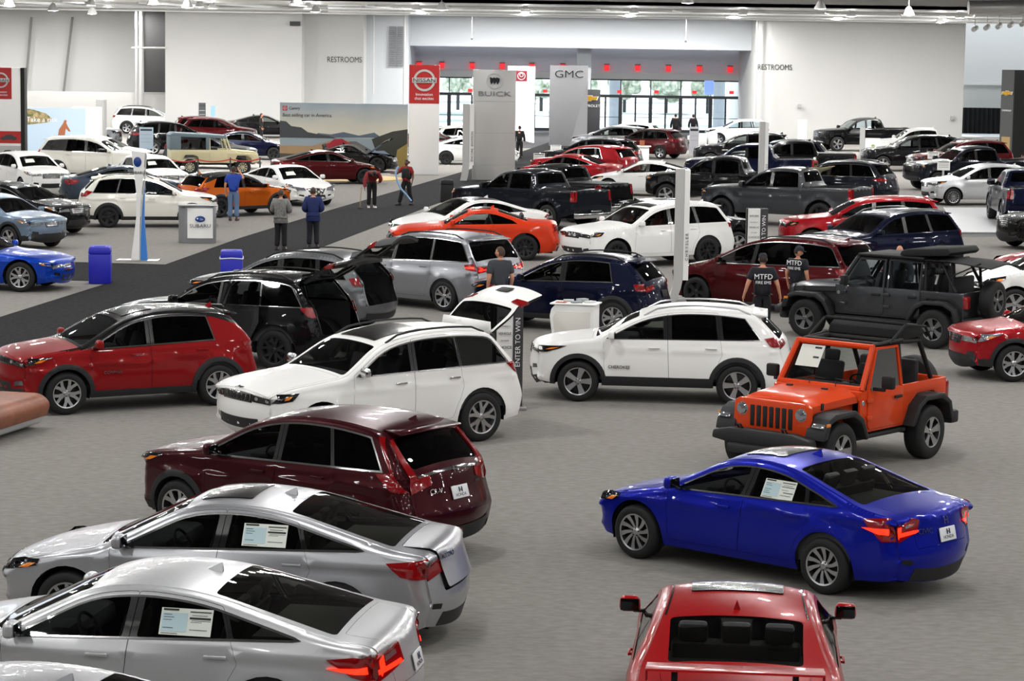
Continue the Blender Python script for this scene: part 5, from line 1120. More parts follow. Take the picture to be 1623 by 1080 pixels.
# lamps: every one a housing with its light under it
lm = MB(); lathe(lm, [(.05, .42), (.12, .36), (.16, .30), (.29, .04), (.30, .0), (.27, .0), (.15, .26), (.0, .27)], n=18); LM = lm.mesh('lamp_shade', [STEEL], 60)
LD = bpy.data.lights.new('lamp_light', 'AREA'); LD.shape = 'DISK'; LD.size = .50; LD.energy = LAMP_W; LD.color = (1, .985, .965)
LD0 = LD; LN = LD.copy(); LN.energy = LAMP_W*.78; LP = bpy.data.lights.new('lamp_glow', 'POINT'); LP.energy = LAMP_W*.8; LP.shadow_soft_size = .1
LENS = mat('lamp_lens', 'ffffff', .5, emit=14)
def lamp(x, y, z, lab, grp):
    t = thing('ceiling_lamp', lab, 'ceiling lamp', (x, y, z), 0, grp); ob('lamp_shade', LM, t); l = ob('lamp_light', LN if y < 38 or (x > 15 and y == 156) else LD, t, (0, 0, -.03)); 
    if LD is not LD0 and y < 156: ob('lamp_light', LP, t, (0, 0, -.16))  # added point light that brightens the far ceiling and pipes
    r = MB(); tube(r, [(0, 0, .4), (0, 0, (9.6 if y < 138 else HZ)-z)], .015, n=4); r.build('rod', STEEL, t); d = MB(); lathe(d, [(.0, -.02), (.20, -.01), (.26, .02)], n=14); d.build('lens', LENS, t)
LD2 = LD.copy(); LD2.energy = LAMP_W*2.1
for i in range(12):
    for j in range(16): lamp(-38.5+i*7.2, 6+j*8.1, 8.7, 'white high bay lamp in the grid over the cars', 'high bay lamps over the cars')
_l = LD; LD = LD2
for i in range(39): lamp(*((-31+(i//2)*6.3, 144+(i % 2)*6) if i < 22 else ((-38+(i-22)*4.2, 166) if i < 26 else ((-4+(i-26)*2.6, 162) if i < 34 else (15.5+(i-34)*3.2, 156)))), 8.0, 'added high bay lamp brightening the far walls, close under the far ceiling', 'added lamps brightening the far walls')  # lamps added to brighten the far walls and the entrance header
seen = ((14, 8), (84, 15), (146, 20), (242, 5), (297, 10), (470, 4), (1090, 3), (1300, 12), (500, 17), (1440, 22), (1490, 34), (700, 14))
for i, (px, py) in enumerate(seen):
    z = 7.55 if px < 300 else 7.75; g = gp(px, py+2, z) if py+2 < 50 else vp(px, py, 150); d = min(g.y, 158) if g.y > 0 else 158; v = vp(px, py+2, min(max(d, 120), 158)); lamp(v.x, v.y, v.z, 'glowing round lamp hanging below the far ceiling pipes', 'far ceiling lamps')
LD = _l
# ---------------------------------------------------------------- brand towers and boards
def tower(name, label, px0, px1, ptop, pbase, m, Y=None, depth=.35, pm=None, cat='sign'):
    pc = (px0+px1)/2; Y = Y or gp(pc, pbase).y; t = thing(name, label, cat, (X(pc, Y, (ptop+pbase)/2), Y, 0)); w = X(px1, Y)-X(px0, Y); zt = Z(ptop, pc, Y); bx('panel', m, -w/2, w/2, 0, depth, 0, zt, t, .015); return t, Y, w, zt
def ring(mb, c, r, w, th=.03, n=28, y=0):
    V = []; 
    for k in range(n):
        a = 2*PI*k/n
        for rr_, yy in ((r-w, y), (r-w, y-th), (r, y-th), (r, y)): V.append((c[0]+rr_*math.cos(a), yy, c[1]+rr_*math.sin(a)))
    F = [(k*4+j, ((k+1) % n)*4+j, ((k+1) % n)*4+(j+1) % 4, k*4+(j+1) % 4) for k in range(n) for j in range(4)]; mb.add(V, F); return mb
RX = (PI/2, 0, 0)
def carprint(parent, cx, cz, w, m, y=-.012):
    """small printed picture of a car"""
    P = [(-.5, .05), (-.49, .16), (-.30, .22), (-.16, .34), (.14, .36), (.32, .24), (.48, .19), (.5, .06), (.40, .04), (.34, 0), (.26, .0), (.22, .05), (-.24, .05), (-.30, .0), (-.38, .0), (-.42, .05)]
    mb = MB(); prism(mb, [(cx+p[0]*w, cz+p[1]*w) for p in P], y, y+.008); return mb.build('car_picture', m, parent)
def nissan(t, cx, w, z0, z1, y=0):
    rp = bx('red_panel', REDP, cx-w/2, cx+w/2, y-.02, y, z0, z1, t); zc = z0+(z1-z0)*.60; r = w*.36; mb = MB(); ring(mb, (cx, zc), r, r*.2, .03, y=y-.02); mb.build('ring_emblem', SILV, rp)
    bar = bx('name_bar', SILV, cx-r*1.12, cx+r*1.12, y-.07, y-.03, zc-r*.24, zc+r*.24, rp, .01); text('NISSAN', r*.50, bar, (cx, y-.075, zc), RX, BLK, 'lettering', .004, sx=1.25)
    text('Innovation\nthat excites', w*.135, rp, (cx, y-.03, z0+(z1-z0)*.18), RX, LETW, 'lettering', .004)
t, Y, w, zt = tower('sign_tower', 'tall white tower with a red emblem panel beside the landscape billboard', 648, 696, 103, 277, WHITE); z0 = Z(164, 672, Y); nissan(t, 0, w, z0, zt)
t, Y, w, zt = tower('sign_tower', 'white tower with black edge strip and car pictures at the hall edge', -52, 34, 107, 290, WHITE, depth=.5)
s = w/86; bx('edge_strip', BLK, w/2-.02, w/2+.15, -.03, .5, 0, zt, t); nissan(t, w/2-32*s, 34*s, Z(157, 0, Y), zt); zr = Z(227, 10, Y); rp = bx('red_panel', REDP, -w/2, w/2-.01, -.02, 0, zr, Z(208, 10, Y), t); carprint(rp, w/2-20*s, zr+.12, 26*s, LETD, -.03)
gp2 = bx('grey_panel', GREYP, -w/2, w/2-.01, -.02, 0, Z(267, 10, Y), Z(231, 10, Y), t); carprint(gp2, w/2-22*s, Z(247, 10, Y), 26*s, LETD, -.03); carprint(gp2, w/2-22*s, Z(262, 10, Y), 26*s, LETD, -.03)
# landscape billboard
Y0 = 119.5; t = thing('billboard', 'wide landscape billboard of a coastal road beside the red and white tower', 'billboard', (X(545, Y0), Y0, 0), math.radians(-3)); w = X(647, Y0)-X(443, Y0); zt = Z(164, 545, Y0); zb = .25
def sky_m():
    m = mat('print_sky', '9fb4c4', .6); n, l, b = nodes(m); tc = n.new('ShaderNodeTexCoord'); sp = n.new('ShaderNodeSeparateXYZ'); r = n.new('ShaderNodeValToRGB'); no = n.new('ShaderNodeTexNoise'); ad = n.new('ShaderNodeMath'); ad.operation = 'MULTIPLY_ADD'; ad.inputs[1].default_value = .9
    no.inputs['Scale'].default_value = .55; l.new(tc.outputs['Object'], sp.inputs[0]); l.new(tc.outputs['Object'], no.inputs['Vector']); l.new(no.outputs[0], ad.inputs[0]); l.new(sp.outputs['Z'], ad.inputs[2]); mr = n.new('ShaderNodeMapRange'); mr.inputs[1].default_value = 1.5; mr.inputs[2].default_value = 3.8; l.new(ad.outputs[0], mr.inputs[0]); l.new(mr.outputs[0], r.inputs[0]); l.new(r.outputs[0], b.inputs['Base Color'])
    e = r.color_ramp.elements; e[0].color = (*srgb('efe6cc'), 1); e[1].color = (*srgb('8fa5b8'), 1); x = e.new(.5); x.color = (*srgb('cfcec2'), 1); return m
board = bx('board', sky_m(), -w/2, w/2, 0, .12, 0, zt, t)
def pr(name, pts, col, y): mb = MB(); prism(mb, [(-w/2+p[0]*w, p[1]*zt) for p in pts], y-.004, y); return mb.build(name, mat('print_'+col, col, .6), board)
pr('printed_sea', [(0, .22), (0, .47), (.75, .47), (.9, .22)], '98a6ac', -.004); pr('printed_hills', [(0, .46), (0, .72), (.05, .71), (.09, .64), (.17, .62), (.22, .55), (.30, .52), (.38, .50), (.45, .46)], '3f4246', -.010)
pr('printed_hills', [(.25, .47), (.30, .54), (.40, .52), (.50, .56), (.62, .51), (.74, .56), (.80, .48)], '5f6c7c', -.008); pr('printed_hills', [(.72, .46), (.80, .52), (.88, .58), (1, .62), (1, .1), (.78, .12)], '3a3b34', -.012)
pr('printed_shore', [(0, .20), (0, .34), (.25, .34), (.45, .45), (.55, .42), (.5, .2)], 'a78a66', -.012); pr('printed_road', [(.30, .0), (.55, .42), (.60, .42), (.98, .0)], '6d6b68', -.016); pr('printed_verge', [(.90, .02), (.92, .30), (1, .40), (1, .0)], 'a08a4a', -.018); pr('printed_base', [(0, 0), (0, .22), (.4, .2), (.62, .0)], '4a453e', -.014)
carprint(board, -w/2+.46*w, .30*zt, w*.22, mat('print_red', 'a52230', .5), -.024); carprint(board, -w/2+.78*w, .10*zt, w*.26, mat('print_bluegrey', '8f9db4', .5), -.028)
rs = bx('red_square', REDP, -w/2+.14, -w/2+.36, -.03, -.005, zt-.38, zt-.16, board); mb = MB(); ring(mb, (-w/2+.25, zt-.27), .08, .012, .01, y=-.03); ring(mb, (-w/2+.25, zt-.27), .045, .01, .01, y=-.03); mb.build('emblem', LETW, rs)
text('Camry', .20, board, (-w/2+.44, -.02, zt-.27), RX, LETD, 'lettering', .004, 'LEFT'); text('Best selling car in America.', .235, board, (-w/2+.13, -.02, zt-.60), RX, LETD, 'lettering', .004, 'LEFT', .95)
# beach board at the left
Y0 = 127; t = thing('poster_board', 'pale blue beach poster board behind the white off-roader', 'poster', (X(87, Y0), Y0, 0)); w = X(134, Y0)-X(38, Y0); zt = Z(171, 87, Y0); bd = bx('board', mat('print_pale_blue', 'bcd0e2', .6), -w/2, w/2, 0, .1, 0, zt, t)
mb = MB(); prism(mb, [(-w/2, zt-.9), (-w/2, zt-.05), (-w/2+.5, zt-.12), (-w/2+1.1, zt-.3), (-w/2+1.4, zt-.55), (-w/2+1.2, zt-.75)], -.01, 0); mb.build('printed_rocks', noisy(mat('print_rock', '8a8a5a', .6), '4f5a32', 'c2a878', 4, 4), bd)
mb = MB(); prism(mb, [(.15, zt-1.4), (.2, zt-1.1), (.42, zt-.78), (.46, zt-.66), (.53, zt-.60), (.60, zt-.66), (.58, zt-.78), (.66, zt-.95), (.80, zt-1.2), (.7, zt-1.2), (.55, zt-1.05), (.5, zt-1.4)], -.012, -.002); mb.build('printed_swimmer', mat('print_tan', 'a5623f', .6), bd)
text('Take a risk', .36, bd, (-w/2+.08, -.02, zt-.62), RX, LETW, 'lettering', .004, 'LEFT')
tag(bx('white_booth', WHITE, X(113, 129), X(158, 129), 129, 129.8, 0, Z(170, 135, 129)), 'plain white booth box behind the beach poster', 'booth'); tag(bx('grey_booth', GREYP, X(152, 131), X(165, 131), 131, 131.8, 0, Z(158, 158, 131)), 'narrow grey booth wall beside the plain white booth', 'booth')
# towers of the middle row
t, Y, w, zt = tower('sign_tower', 'pale grey tower with round chrome emblem and raised chrome letters', 749, 817, 111, 286, SILV)
for py in (161, 211, 262): z = Z(py, 783, Y); bx('seam', GREYP, -w/2-.003, w/2+.003, -.004, .02, z-.012, z+.012, t)
zc = Z(128, 783, Y); mb = MB(); ring(mb, (0, zc), .36, .06, .05); mb.build('ring_emblem', mat('emblem_silver', 'd2d4d6', .3, .5), t)
for dx in (-.14, 0, .14): mb = MB(); prism(mb, [(dx-.07, zc+.16), (dx+.09, zc+.10), (dx+.07, zc-.06), (dx-.02, zc-.17), (dx-.06, zc-.04)], -.07, -.01); mb.build('shield_emblem', mat('emblem_dark', '3c3e42', .2, .8), t)
text('BUICK', .30, t, (0, -.03, Z(149, 783, Y)), RX, mat('emblem_grey', '8e9094', .3, .5), 'lettering', .03, sx=1.75)
def curved_pylon(label, px0, px1, ptop, pbase, lean=.35, grp=None, txt=None, th=.34):
    pc = (px0+px1)/2; g = gp(pc, pbase); Y = g.y; w = X(px1, Y)-X(px0, Y); x = X(pc, Y, (ptop+pbase)/2); zt = Z(ptop, pc, Y); t = thing('curved_pylon', label, 'sign', (x, Y, 0)); P = [(0, .7), (-lean*.12, .5), (-lean*.4, .25), (-lean*.8, .06), (-lean, 0)]
    L = [(-w/2+a, z) for a, z in P]; Rr = [(w/2*.2+a, z) for a, z in P]; mb = MB(); prism(mb, [(-w/2, zt)]+L+Rr[::-1]+[(w/2*.2, zt)], 0, th); mb.build('post', SILV, t)
    mb = MB(); prism(mb, [(w/2*.22, zt*.995)]+[(w/2*.22+a, z) for a, z in P[:1]]+[(w/2, P[0][1])]+[(w/2, zt*.995)], -.02, th*.9); f = mb.build('face_panel', WHITE, t)
    if txt: o = text(txt, w*.30, f, (w*.36, -.03, zt*.45), (PI/2, -PI/2, 0), LETD, 'lettering', .003)
    return t, Y, w, zt
curved_pylon('thin white curved pylon against the pale grey tower', 733, 751, 165, 287, .1, txt='ENCORE  ENVISION')
curved_pylon('tall silver curved post in front of the white three-row SUV', 1070, 1092, 268, 492, .30, txt='C H R Y S L E R'); curved_pylon('tall silver curved post beside the dark grey pickup', 1203, 1217, 193, 333, .45, txt='D O D G E')
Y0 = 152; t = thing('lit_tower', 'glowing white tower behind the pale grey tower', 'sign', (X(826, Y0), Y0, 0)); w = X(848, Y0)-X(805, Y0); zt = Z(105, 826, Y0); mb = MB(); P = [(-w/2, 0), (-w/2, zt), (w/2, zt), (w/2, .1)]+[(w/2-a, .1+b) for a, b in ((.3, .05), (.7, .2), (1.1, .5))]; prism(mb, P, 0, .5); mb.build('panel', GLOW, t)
sq = bx('red_square', mat('panel_maroon', '8e1a2c', .5), X(817, Y0)-X(826, Y0), X(835, Y0)-X(826, Y0), -.03, -.002, Z(129, 826, Y0), Z(112, 826, Y0), t); mb = MB(); zc = Z(120.5, 826, Y0); ring(mb, (0, zc), .24, .035, .02, y=-.03); ring(mb, (0, zc+.06), .12, .03, .02, y=-.03); mb.build('emblem', LETW, sq)
t, Y, w, zt = tower('sign_tower', 'mid grey faceted tower with back-lit three letter sign', 871, 931, 104, 232, mat('panel_midgrey', '868688', .5), depth=.5); mb = MB(); V = [(w/2, -.005, 0), (w/2, -.005, zt*.62), (-w*.02, -.005, 0), (w/2+.0, .3, 0), (w/2, .3, zt*.62)]; mb.add([(w*.05, -.003, 0), (w/2+.01, -.16, 0), (w/2+.01, -.003, zt*.82), (w/2+.01, .02, 0)], [(0, 1, 2), (1, 3, 2)]); mb.build('facet', mat('panel_midgrey'), t, sharp=5)
zc = Z(118, 900, Y); text('GMC', .62, t, (0, -.02, zc), RX, mat('letter_glow', 'ffffff', .5, emit=1.6), 'glow_lettering', .01, sx=1.30, bold=.05); text('GMC', .62, t, (0, -.08, zc), RX, BLK, 'lettering', .02, sx=1.30, bold=.008)
t, Y, w, zt = tower('sign_tower', 'charcoal tower with gold bow emblem beside the mid grey tower', 916, 951, 142, 226, DGREY, Y=152)
def bow(mb, cx, cz, w, y=-.02): h = w*.32; prism(mb, [(cx-w/2, cz-h*.32), (cx-w*.42, cz+h*.32), (cx-w*.14, cz+h*.32), (cx-w*.12, cz+h/2), (cx+w*.18, cz+h/2), (cx+w*.17, cz+h*.32), (cx+w/2, cz+h*.32), (cx+w*.42, cz-h*.32), (cx+w*.12, cz-h*.32), (cx+w*.10, cz-h/2), (cx-w*.18, cz-h/2), (cx-w*.16, cz-h*.32)], y-.03, y)
GOLD = mat('emblem_gold', 'd1a233', .3, .6); mb = MB(); bow(mb, 0, Z(156, 933, Y), w*.85); mb.build('bow_emblem', LETW, t); mb = MB(); bow(mb, 0, Z(156, 933, Y), w*.75, -.05); mb.build('bow_emblem', GOLD, t); text('CHEVROLET', .22, t, (0, -.03, Z(168, 933, Y)), RX, LETW, 'lettering', .01, sx=1.1)
Y0 = 128; t = thing('sign_tower', 'tall charcoal tower with gold bow emblem in front of the black drape', 'sign', (X(1607, Y0), Y0, 0), math.radians(-55)); zt = Z(111, 1607, Y0); bx('panel', mat('panel_tower', '4a4b4a', .5), -.9, .0, -.0, .9, 0, zt, t); bx('dark_side', BLK, -.0, .05, -.02, .92, 0, zt, t); mb = MB(); zc = Z(148, 1600, Y0); bow(mb, -.45, zc, .8); mb.build('bow_emblem', LETW, t); mb = MB(); bow(mb, -.45, zc, .7, -.05); mb.build('bow_emblem', GOLD, t); text('CHEVROLET', .12, t, (-.45, -.02, zc-.9), RX, LETW, 'lettering', .006); bx('picture', mat('print_warm', 'a58a5a', .6), -.75, -.15, -.01, 0, .6, 1.7, t)
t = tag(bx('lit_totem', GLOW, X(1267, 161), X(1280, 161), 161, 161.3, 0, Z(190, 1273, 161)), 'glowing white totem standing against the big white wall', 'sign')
def placard(label, px0, px1, pt, pb, pbase, cat='sign', m=None, lines=3, title=None, post=True):
    pc = (px0+px1)/2; Y = gp(pc, pbase).y; t = thing('placard_stand', label, cat, (X(pc, Y, pbase), Y, 0)); w = X(px1, Y)-X(px0, Y); z0, z1 = Z(pb, pc, Y), Z(pt, pc, Y); b = bx('placard', m or WHITE, -w/2, w/2, -.02, .01, z0, z1, t)
    if lines: bx('printed_header', INK, -w*.42, w*.42, -.025, -.02, z1-(z1-z0)*.16, z1-(z1-z0)*.08, b)
    for k in range(lines): zz = z1-(z1-z0)*(.34+.17*k); bx('printed_line', GREYP, -w*.4, w*.4, -.025, -.02, zz-.012, zz+.012, b)
    if post: bx('post', SILV, -.04, .04, .01, .06, 0, z0+.02, t)
    bx('foot', GREYP, -.2, .2, -.12, .18, 0, .02, t); return t, Y, w
placard('white information placard standing before the silver crossover', 1484, 1504, 255, 270, 308); placard('white price placard standing before the long red SUV', 1469, 1487, 241, 252, 285)
placard('blue and white picture placard behind the white crossover', 221, 243, 202, 236, 262, m=mat('print_pale_blue')); placard('small white placard left of the charcoal tower', 872, 889, 230, 241, 262); placard('small white placard near the red coupe-roofed sedan', 845, 863, 243, 259, 285)
placard('dark information column near the maroon crossovers', 315, 326, 163, 199, 220, m=DGREY, lines=2, post=False); placard('small blue screen post beside the dark information column', 334, 341, 168, 184, 222, m=mat('screen_blue'), lines=0)
placard('tall white panel sign beside the white counters near the doors', 1092, 1107, 201, 243, 245, m=mat('print_soft', 'd9dae2', .6), lines=2)
t, Y, w = placard('flower picture board on a silver post beside the black SUV', 1370, 1394, 219, 253, 264, m=WHITE, lines=0); mb = MB(); [lathe(mb, [(0, 0), (.10, .002)], c=(-.18+.1*k, -.03, .5+.14*((k*7) % 5)), n=10, axis='y') for k in range(5)]; mb.build('printed_flowers', mat('print_green', '93a864', .6), t); bx('side_post', SILV, -w/2-.28, -w/2-.02, -.02, .08, 0, Z(202, 1366, Y), t)
for px, w_, lab in ((1116, 12, 'low white counter beside the tall white panel sign'), (1132, 14, 'second low white counter closer to the small white SUV')):
    Y = gp(px, 240).y; tag(bx('low_counter', WHITE, X(px-w_/2, Y), X(px+w_/2, Y), Y, Y+.5, 0, 1.05, r=.03), lab, 'counter')
Y = gp(1018, 262).y; t = thing('leaflet_table', 'small white table with a brown bag behind the white sedan', 'table', (X(1018, Y), Y, 0)); bx('tabletop', WHITE, -.7, .5, -.3, .3, .95, 1.0, t); bx('post', WHITE, -.6, .4, -.2, .2, 0, .95, t)
tag(bx('paper_bag', mat('bag_brown', '8a4f32', .8), X(1020, Y)-.14, X(1020, Y)+.10, Y-.1, Y+.1, 1.0, 1.28), 'small brown bag on the white leaflet table', 'bag')
# contest kiosks
def kiosk(label, px0, px1, pt, Y, rz=0):
    pc = (px0+px1)/2; w = X(px1, Y)-X(px0, Y); zt = Z(pt, pc, Y); t = thing('contest_kiosk', label, 'kiosk', (X(pc, Y, pt+60), Y, 0), rz); wp = w*.62; bx('panel', WHITE, -w/2, -w/2+wp, -.02, .06, .12, zt, t); sp = bx('dark_strip', DGREY, -w/2+wp, w/2, -.03, .06, .05, zt, t); bx('frame', BLK, -w/2-.03, -w/2, -.03, .25, .05, zt, t); bx('frame', BLK, -w/2-.02, w/2, .06, .3, .05, zt, t)
    text('ENTER TO WIN', w*.265, sp, (w/2-(w-wp)/2, -.035, zt*.66), (PI/2, -PI/2, 0), LETW, 'lettering', .003, bold=.004)
    for s_, sz, z in (('$45,000', .19, .90), ('TOWARDS A', .10, .815), ('VEHICLE', .18, .745), ('OF YOUR', .10, .675), ('CHOICE', .20, .61)): text(s_, w*sz*.72, t, (-w/2+wp/2, -.03, zt*z), RX, LETD, 'lettering', .002, bold=.001)
    bx('printed_wing', GREYP, -w/2+wp*.2, -w/2+wp*.85, -.025, -.02, zt*.485, zt*.492, t); text('Jeep', w*.13, t, (-w/2+wp/2, -.03, zt*.40), RX, LETD, 'lettering', .002); text('DODGE', w*.07, t, (-w/2+wp*.45, -.03, zt*.32), RX, REDP, 'lettering', .002); bx('foot', ALU, -w/2, w/2+.06, -.14, .34, 0, .06, t, .01)
kiosk('contest kiosk with dark vertical strip beside the open tailgate', 786, 829, 487, 40.7, math.radians(8)); kiosk('contest kiosk standing behind the dark red minivan', 1184, 1216, 331, 64)
# counters
Yc = 47.6; t = thing('leaflet_counter', 'white tapered counter with leaflets beside the navy crossover', 'counter', (X(905, Yc, 500), Yc, 0), math.radians(-14)); w = .88; mb = MB(); bprism(mb, [(-.32, 0), (-.43, .82), (-.40, .96), (-.32, 1.05), (.46, 1.05), (.46, 0)], 0, .50, .02); mb.build('shell', WHITE, t); mb = MB(); bprism(mb, [(-.27, .02), (-.36, .80), (-.30, .92), (.38, .92), (.38, .02)], -.012, .01, .004); mb.build('front_panel', mat('panel_cream', 'd9d6cf', .5), t); bx('tabletop', WHITE, -.42, .50, -.04, .54, 1.05, 1.08, t, .01)
ctr = t.matrix_basis.copy(); M0 = Matrix.Translation(t.location)@Matrix.Rotation(math.radians(-14), 4, 'Z')
for k, (x, y, c, s_, lab) in enumerate(((-.22, .10, 'b0584a', .0, 'reddish leaflet lying on the white counter'), (-.12, .30, 'c9cbcc', .03, 'pale leaflet stack at the back of the white counter'), (.08, .12, '8f9498', .02, 'grey leaflet stack at the front of the white counter'), (.14, .38, 'a9adb0', .05, 'tall grey leaflet stack beside the counter back edge'), (.32, .28, 'dfe0e0', .02, 'white leaflet stack near the counter end'))):
    p = M0@Vector((x, y, 1.08)); mb = MB(); rbox(mb, (0, 0, .008+s_/2), (.20, .14, .016+s_), .003); tag(mb.build('leaflet_stack', mat('leaflet_'+c, c, .6), None, p, math.radians(k*17-20)), lab, 'leaflets')
Yc = gp(310, 385).y; t = thing('display_counter', 'grey and white brand counter with blue oval emblem', 'counter', (X(316, Yc, 380), Yc, 0), math.radians(8)); mb = MB(); bprism(mb, [(-.62, .0), (-.42, -.22), (0, -.30), (.42, -.24), (.50, .0), (.50, .32), (-.62, .32)], .0, 1.12, .02, 0, 'xy'); mb.build('shell', mat('counter_grey', '8d8f92', .4, .2), t)
fp = MB(); P = [(-.36, -.25), (0, -.325), (.40, -.265)]; fp.add([(x, y, z) for x, y in P for z in (.16, 1.06)], [(0, 2, 3, 1), (2, 4, 5, 3)]); fp.build('front_panel', WHITE, t, sharp=80); e = MB(); lathe(e, [(0, -.02), (.13, -.015), (.15, 0)], c=(.02, -.335, .74), n=24, axis='y'); e.v[-1][:, 2] = (e.v[-1][:, 2]-.74)*.62+.74; e.build('oval_emblem', mat('emblem_blue', '1c3f86', .3), t)
e = MB()
for x, z, r in ((-.06, .755, .03), (.03, .76, .012), (.07, .745, .012), (.02, .72, .012), (.06, .715, .012), (.10, .725, .012)): lathe(e, [(0, -.004), (r, 0)], c=(x, -.358, z), n=4, axis='y')
e.build('star_emblem', LETW, t); text('SUBARU', .15, t, (.02, -.338, .53), RX, LETD, 'lettering', .004, sx=1.15); bx('tabletop', mat('counter_grey'), -.64, .53, -.32, .34, 1.12, 1.15, t, .01)
# fin-shaped sign
Yc = gp(218, 413).y; t = thing('fin_sign', 'tall white and blue blade sign on a flat steel base', 'sign', (X(219, Yc, 413), Yc, 0)); k = 1/57.9; mb = MB(); prism(mb, [(a*k, b) for a, b in ((-11, .02), (-2.5, 1.2), (-2.5, 1.9), (-8, 2.75), (-10, 3.02), (12, 2.98), (9, 2.3), (4.5, 1.6), (3, .9), (2, .02))], -.04, .04); mb.build('white_blade', WHITE, t); mb = MB(); prism(mb, [(a*k, b) for a, b in ((1, .02), (5.5, 1.0), (9, 2.0), (10.5, 2.2), (9.5, 1.2), (14.5, .02))], -.02, .12); mb.build('blue_blade', mat('blade_blue', '3f83d6', .4), t); mb = MB(); prism(mb, [(a*k, b) for a, b in ((1.5, .02), (4, .9), (6, 1.6), (11, 2.4), (12, 2.98), (14, 2.95), (12, 2.3), (7, 1.4), (4.5, .6), (4, .02))], -.03, .06); mb.build('edge_blade', GREYP, t)
bx('foot', ALU, -.58, .58, -.3, .3, 0, .02, t); e = MB(); lathe(e, [(0, -.01), (.10, -.008), (.11, 0)], c=(.0, -.05, 2.72), n=24, axis='y'); e.v[-1][:, 2] = (e.v[-1][:, 2]-2.72)*1.25+2.72; e.build('oval_emblem', mat('emblem_blue'), t); text('SUBARU', .11, t, (0, -.05, 2.42), RX, LETD, 'lettering', .003)
# bins, bench, ropes, platforms
def bin_(label, px, py, m, bag=True, h=.93, w=.54):
    g = gp(px, py); t = thing('litter_bin', label, 'bin', g, math.radians(6)); mb = MB(); rbox(mb, (0, 0, h*.40), (w, w, h*.80), .03, taper=1.02); mb.build('bin_body', m, t); mb = MB(); rbox(mb, (0, 0, h*.90), (w+.02, w+.02, h*.20), .04, taper=.93); mb.build('lid', m, t); mb = MB(); rbox(mb, (0, 0, h*1.0), (w*.5, w*.5, .02), .005); mb.build('lid_opening', BLK if m is BLK else m, t)
    if bag: mb = MB(); tube(mb, [(a*(w/2+.012), b*(w/2+.012), h*.80+.01*math.sin(a*3+b*5)) for a, b in ((-1, -1), (0, -1), (1, -1), (1, 0), (1, 1), (0, 1), (-1, 1), (-1, 0))], .016, n=5, closed=True); mb.build('bag_edge', mat('bag_clear', 'dfe2ee', .4), t)
bin_('blue square litter bin on the black aisle beside the blade sign', 159, 449, BLUEP, False); bin_('blue square litter bin with bag edge behind the black SUV', 367, 456, BLUEP); bin_('black litter bin beside the navy pickup nose', 708, 321, BLK, False, .87, .50)
g = gp(-20, 706)+Vector((-.38, 0, 0)); t = thing('bench', 'brown leather bench with white shell at the picture edge', 'bench', g, math.radians(165)); P = roundline([(-.42, .06, .05), (-.55, .40, .10), (-.36, .52, .08), (.36, .52, .12), (.50, .40, .10), (.36, .06, .08)], True); mb = MB(); prism(mb, [(-a, b) for a, b in clean(P)], 0, -1.9); mb.build('shell', mat('shell_white', 'c9cbcd', .35), t, sharp=40)
P = roundline([(-.44, .54, .03), (.36, .545, .14), (.535, .40, .10), (.46, .20, .02), (.44, .20, .02), (.50, .40, .09), (.35, .52, .12), (-.44, .52, .01)], True); mb = MB(); prism(mb, [(-a, b) for a, b in clean(P)], -.06, -1.92); mb.build('seat', noisy(mat('leather_brown', '8a5238', .45), '7d4a32', '94593d', 5, 3), t, sharp=40)
def cord(mb, a, b, sag): tube(mb, [Vector(a).lerp(Vector(b), u/8)-Vector((0, 0, sag*4*u/8*(1-u/8))) for u in range(9)], .03, n=6)
ps = [gp(270, 285), gp(314, 285), gp(365, 284), gp(412, 283)]
for i, p in enumerate(ps):
    t = thing('rope_post', 'slim dark rope post before the cream canvas-topped car', 'post', p, 0, 'rope posts by the cream car'); mb = MB(); tube(mb, [(0, 0, 0), (0, 0, .95)], .03); mb.build('post', DGREY, t); mb = MB(); lathe(mb, [(.18, 0), (.17, .02), (.03, .04)], n=14); mb.build('base', DGREY, t)
mb = MB(); [cord(mb, ps[i]+Vector((0, 0, .88)), ps[i+1]+Vector((0, 0, .88)), .10) for i in range(3)]; tag(mb.build('barrier_belt', mat('belt_red', 'c0262a', .6), sharp=80), 'red barrier belt strung along the rope posts', 'rope')
mb = MB(); c = gp(548, 283); prism(mb, [(c.x+2.6*math.cos(a*PI/24), c.y+2.6*math.sin(a*PI/24)) for a in range(48)], 0, .03, 0, 'xy'); tag(mb.build('display_disc', mat('disc_yellow', 'c9ab72', .6)), 'pale yellow round floor disc under the maroon sedan', 'platform')
pl = [gp(1518, 375), gp(1760, 375), gp(1850, 334), gp(1497, 334)]; t = thing('car_platform', 'low white display platform under the navy pickup', 'platform'); flat('deck', mat('deck_grey', 'aeb0b2', .4), pl, 0, .12, t); mb = MB(); a, b, d = pl[0], pl[1], pl[3]; tube(mb, [Vector((b.x, b.y-.02, .12)), Vector((a.x, a.y-.02, .12)), Vector((d.x-.02, d.y, .12))], .03, n=6); mb.build('edge_trim', ALU, t)
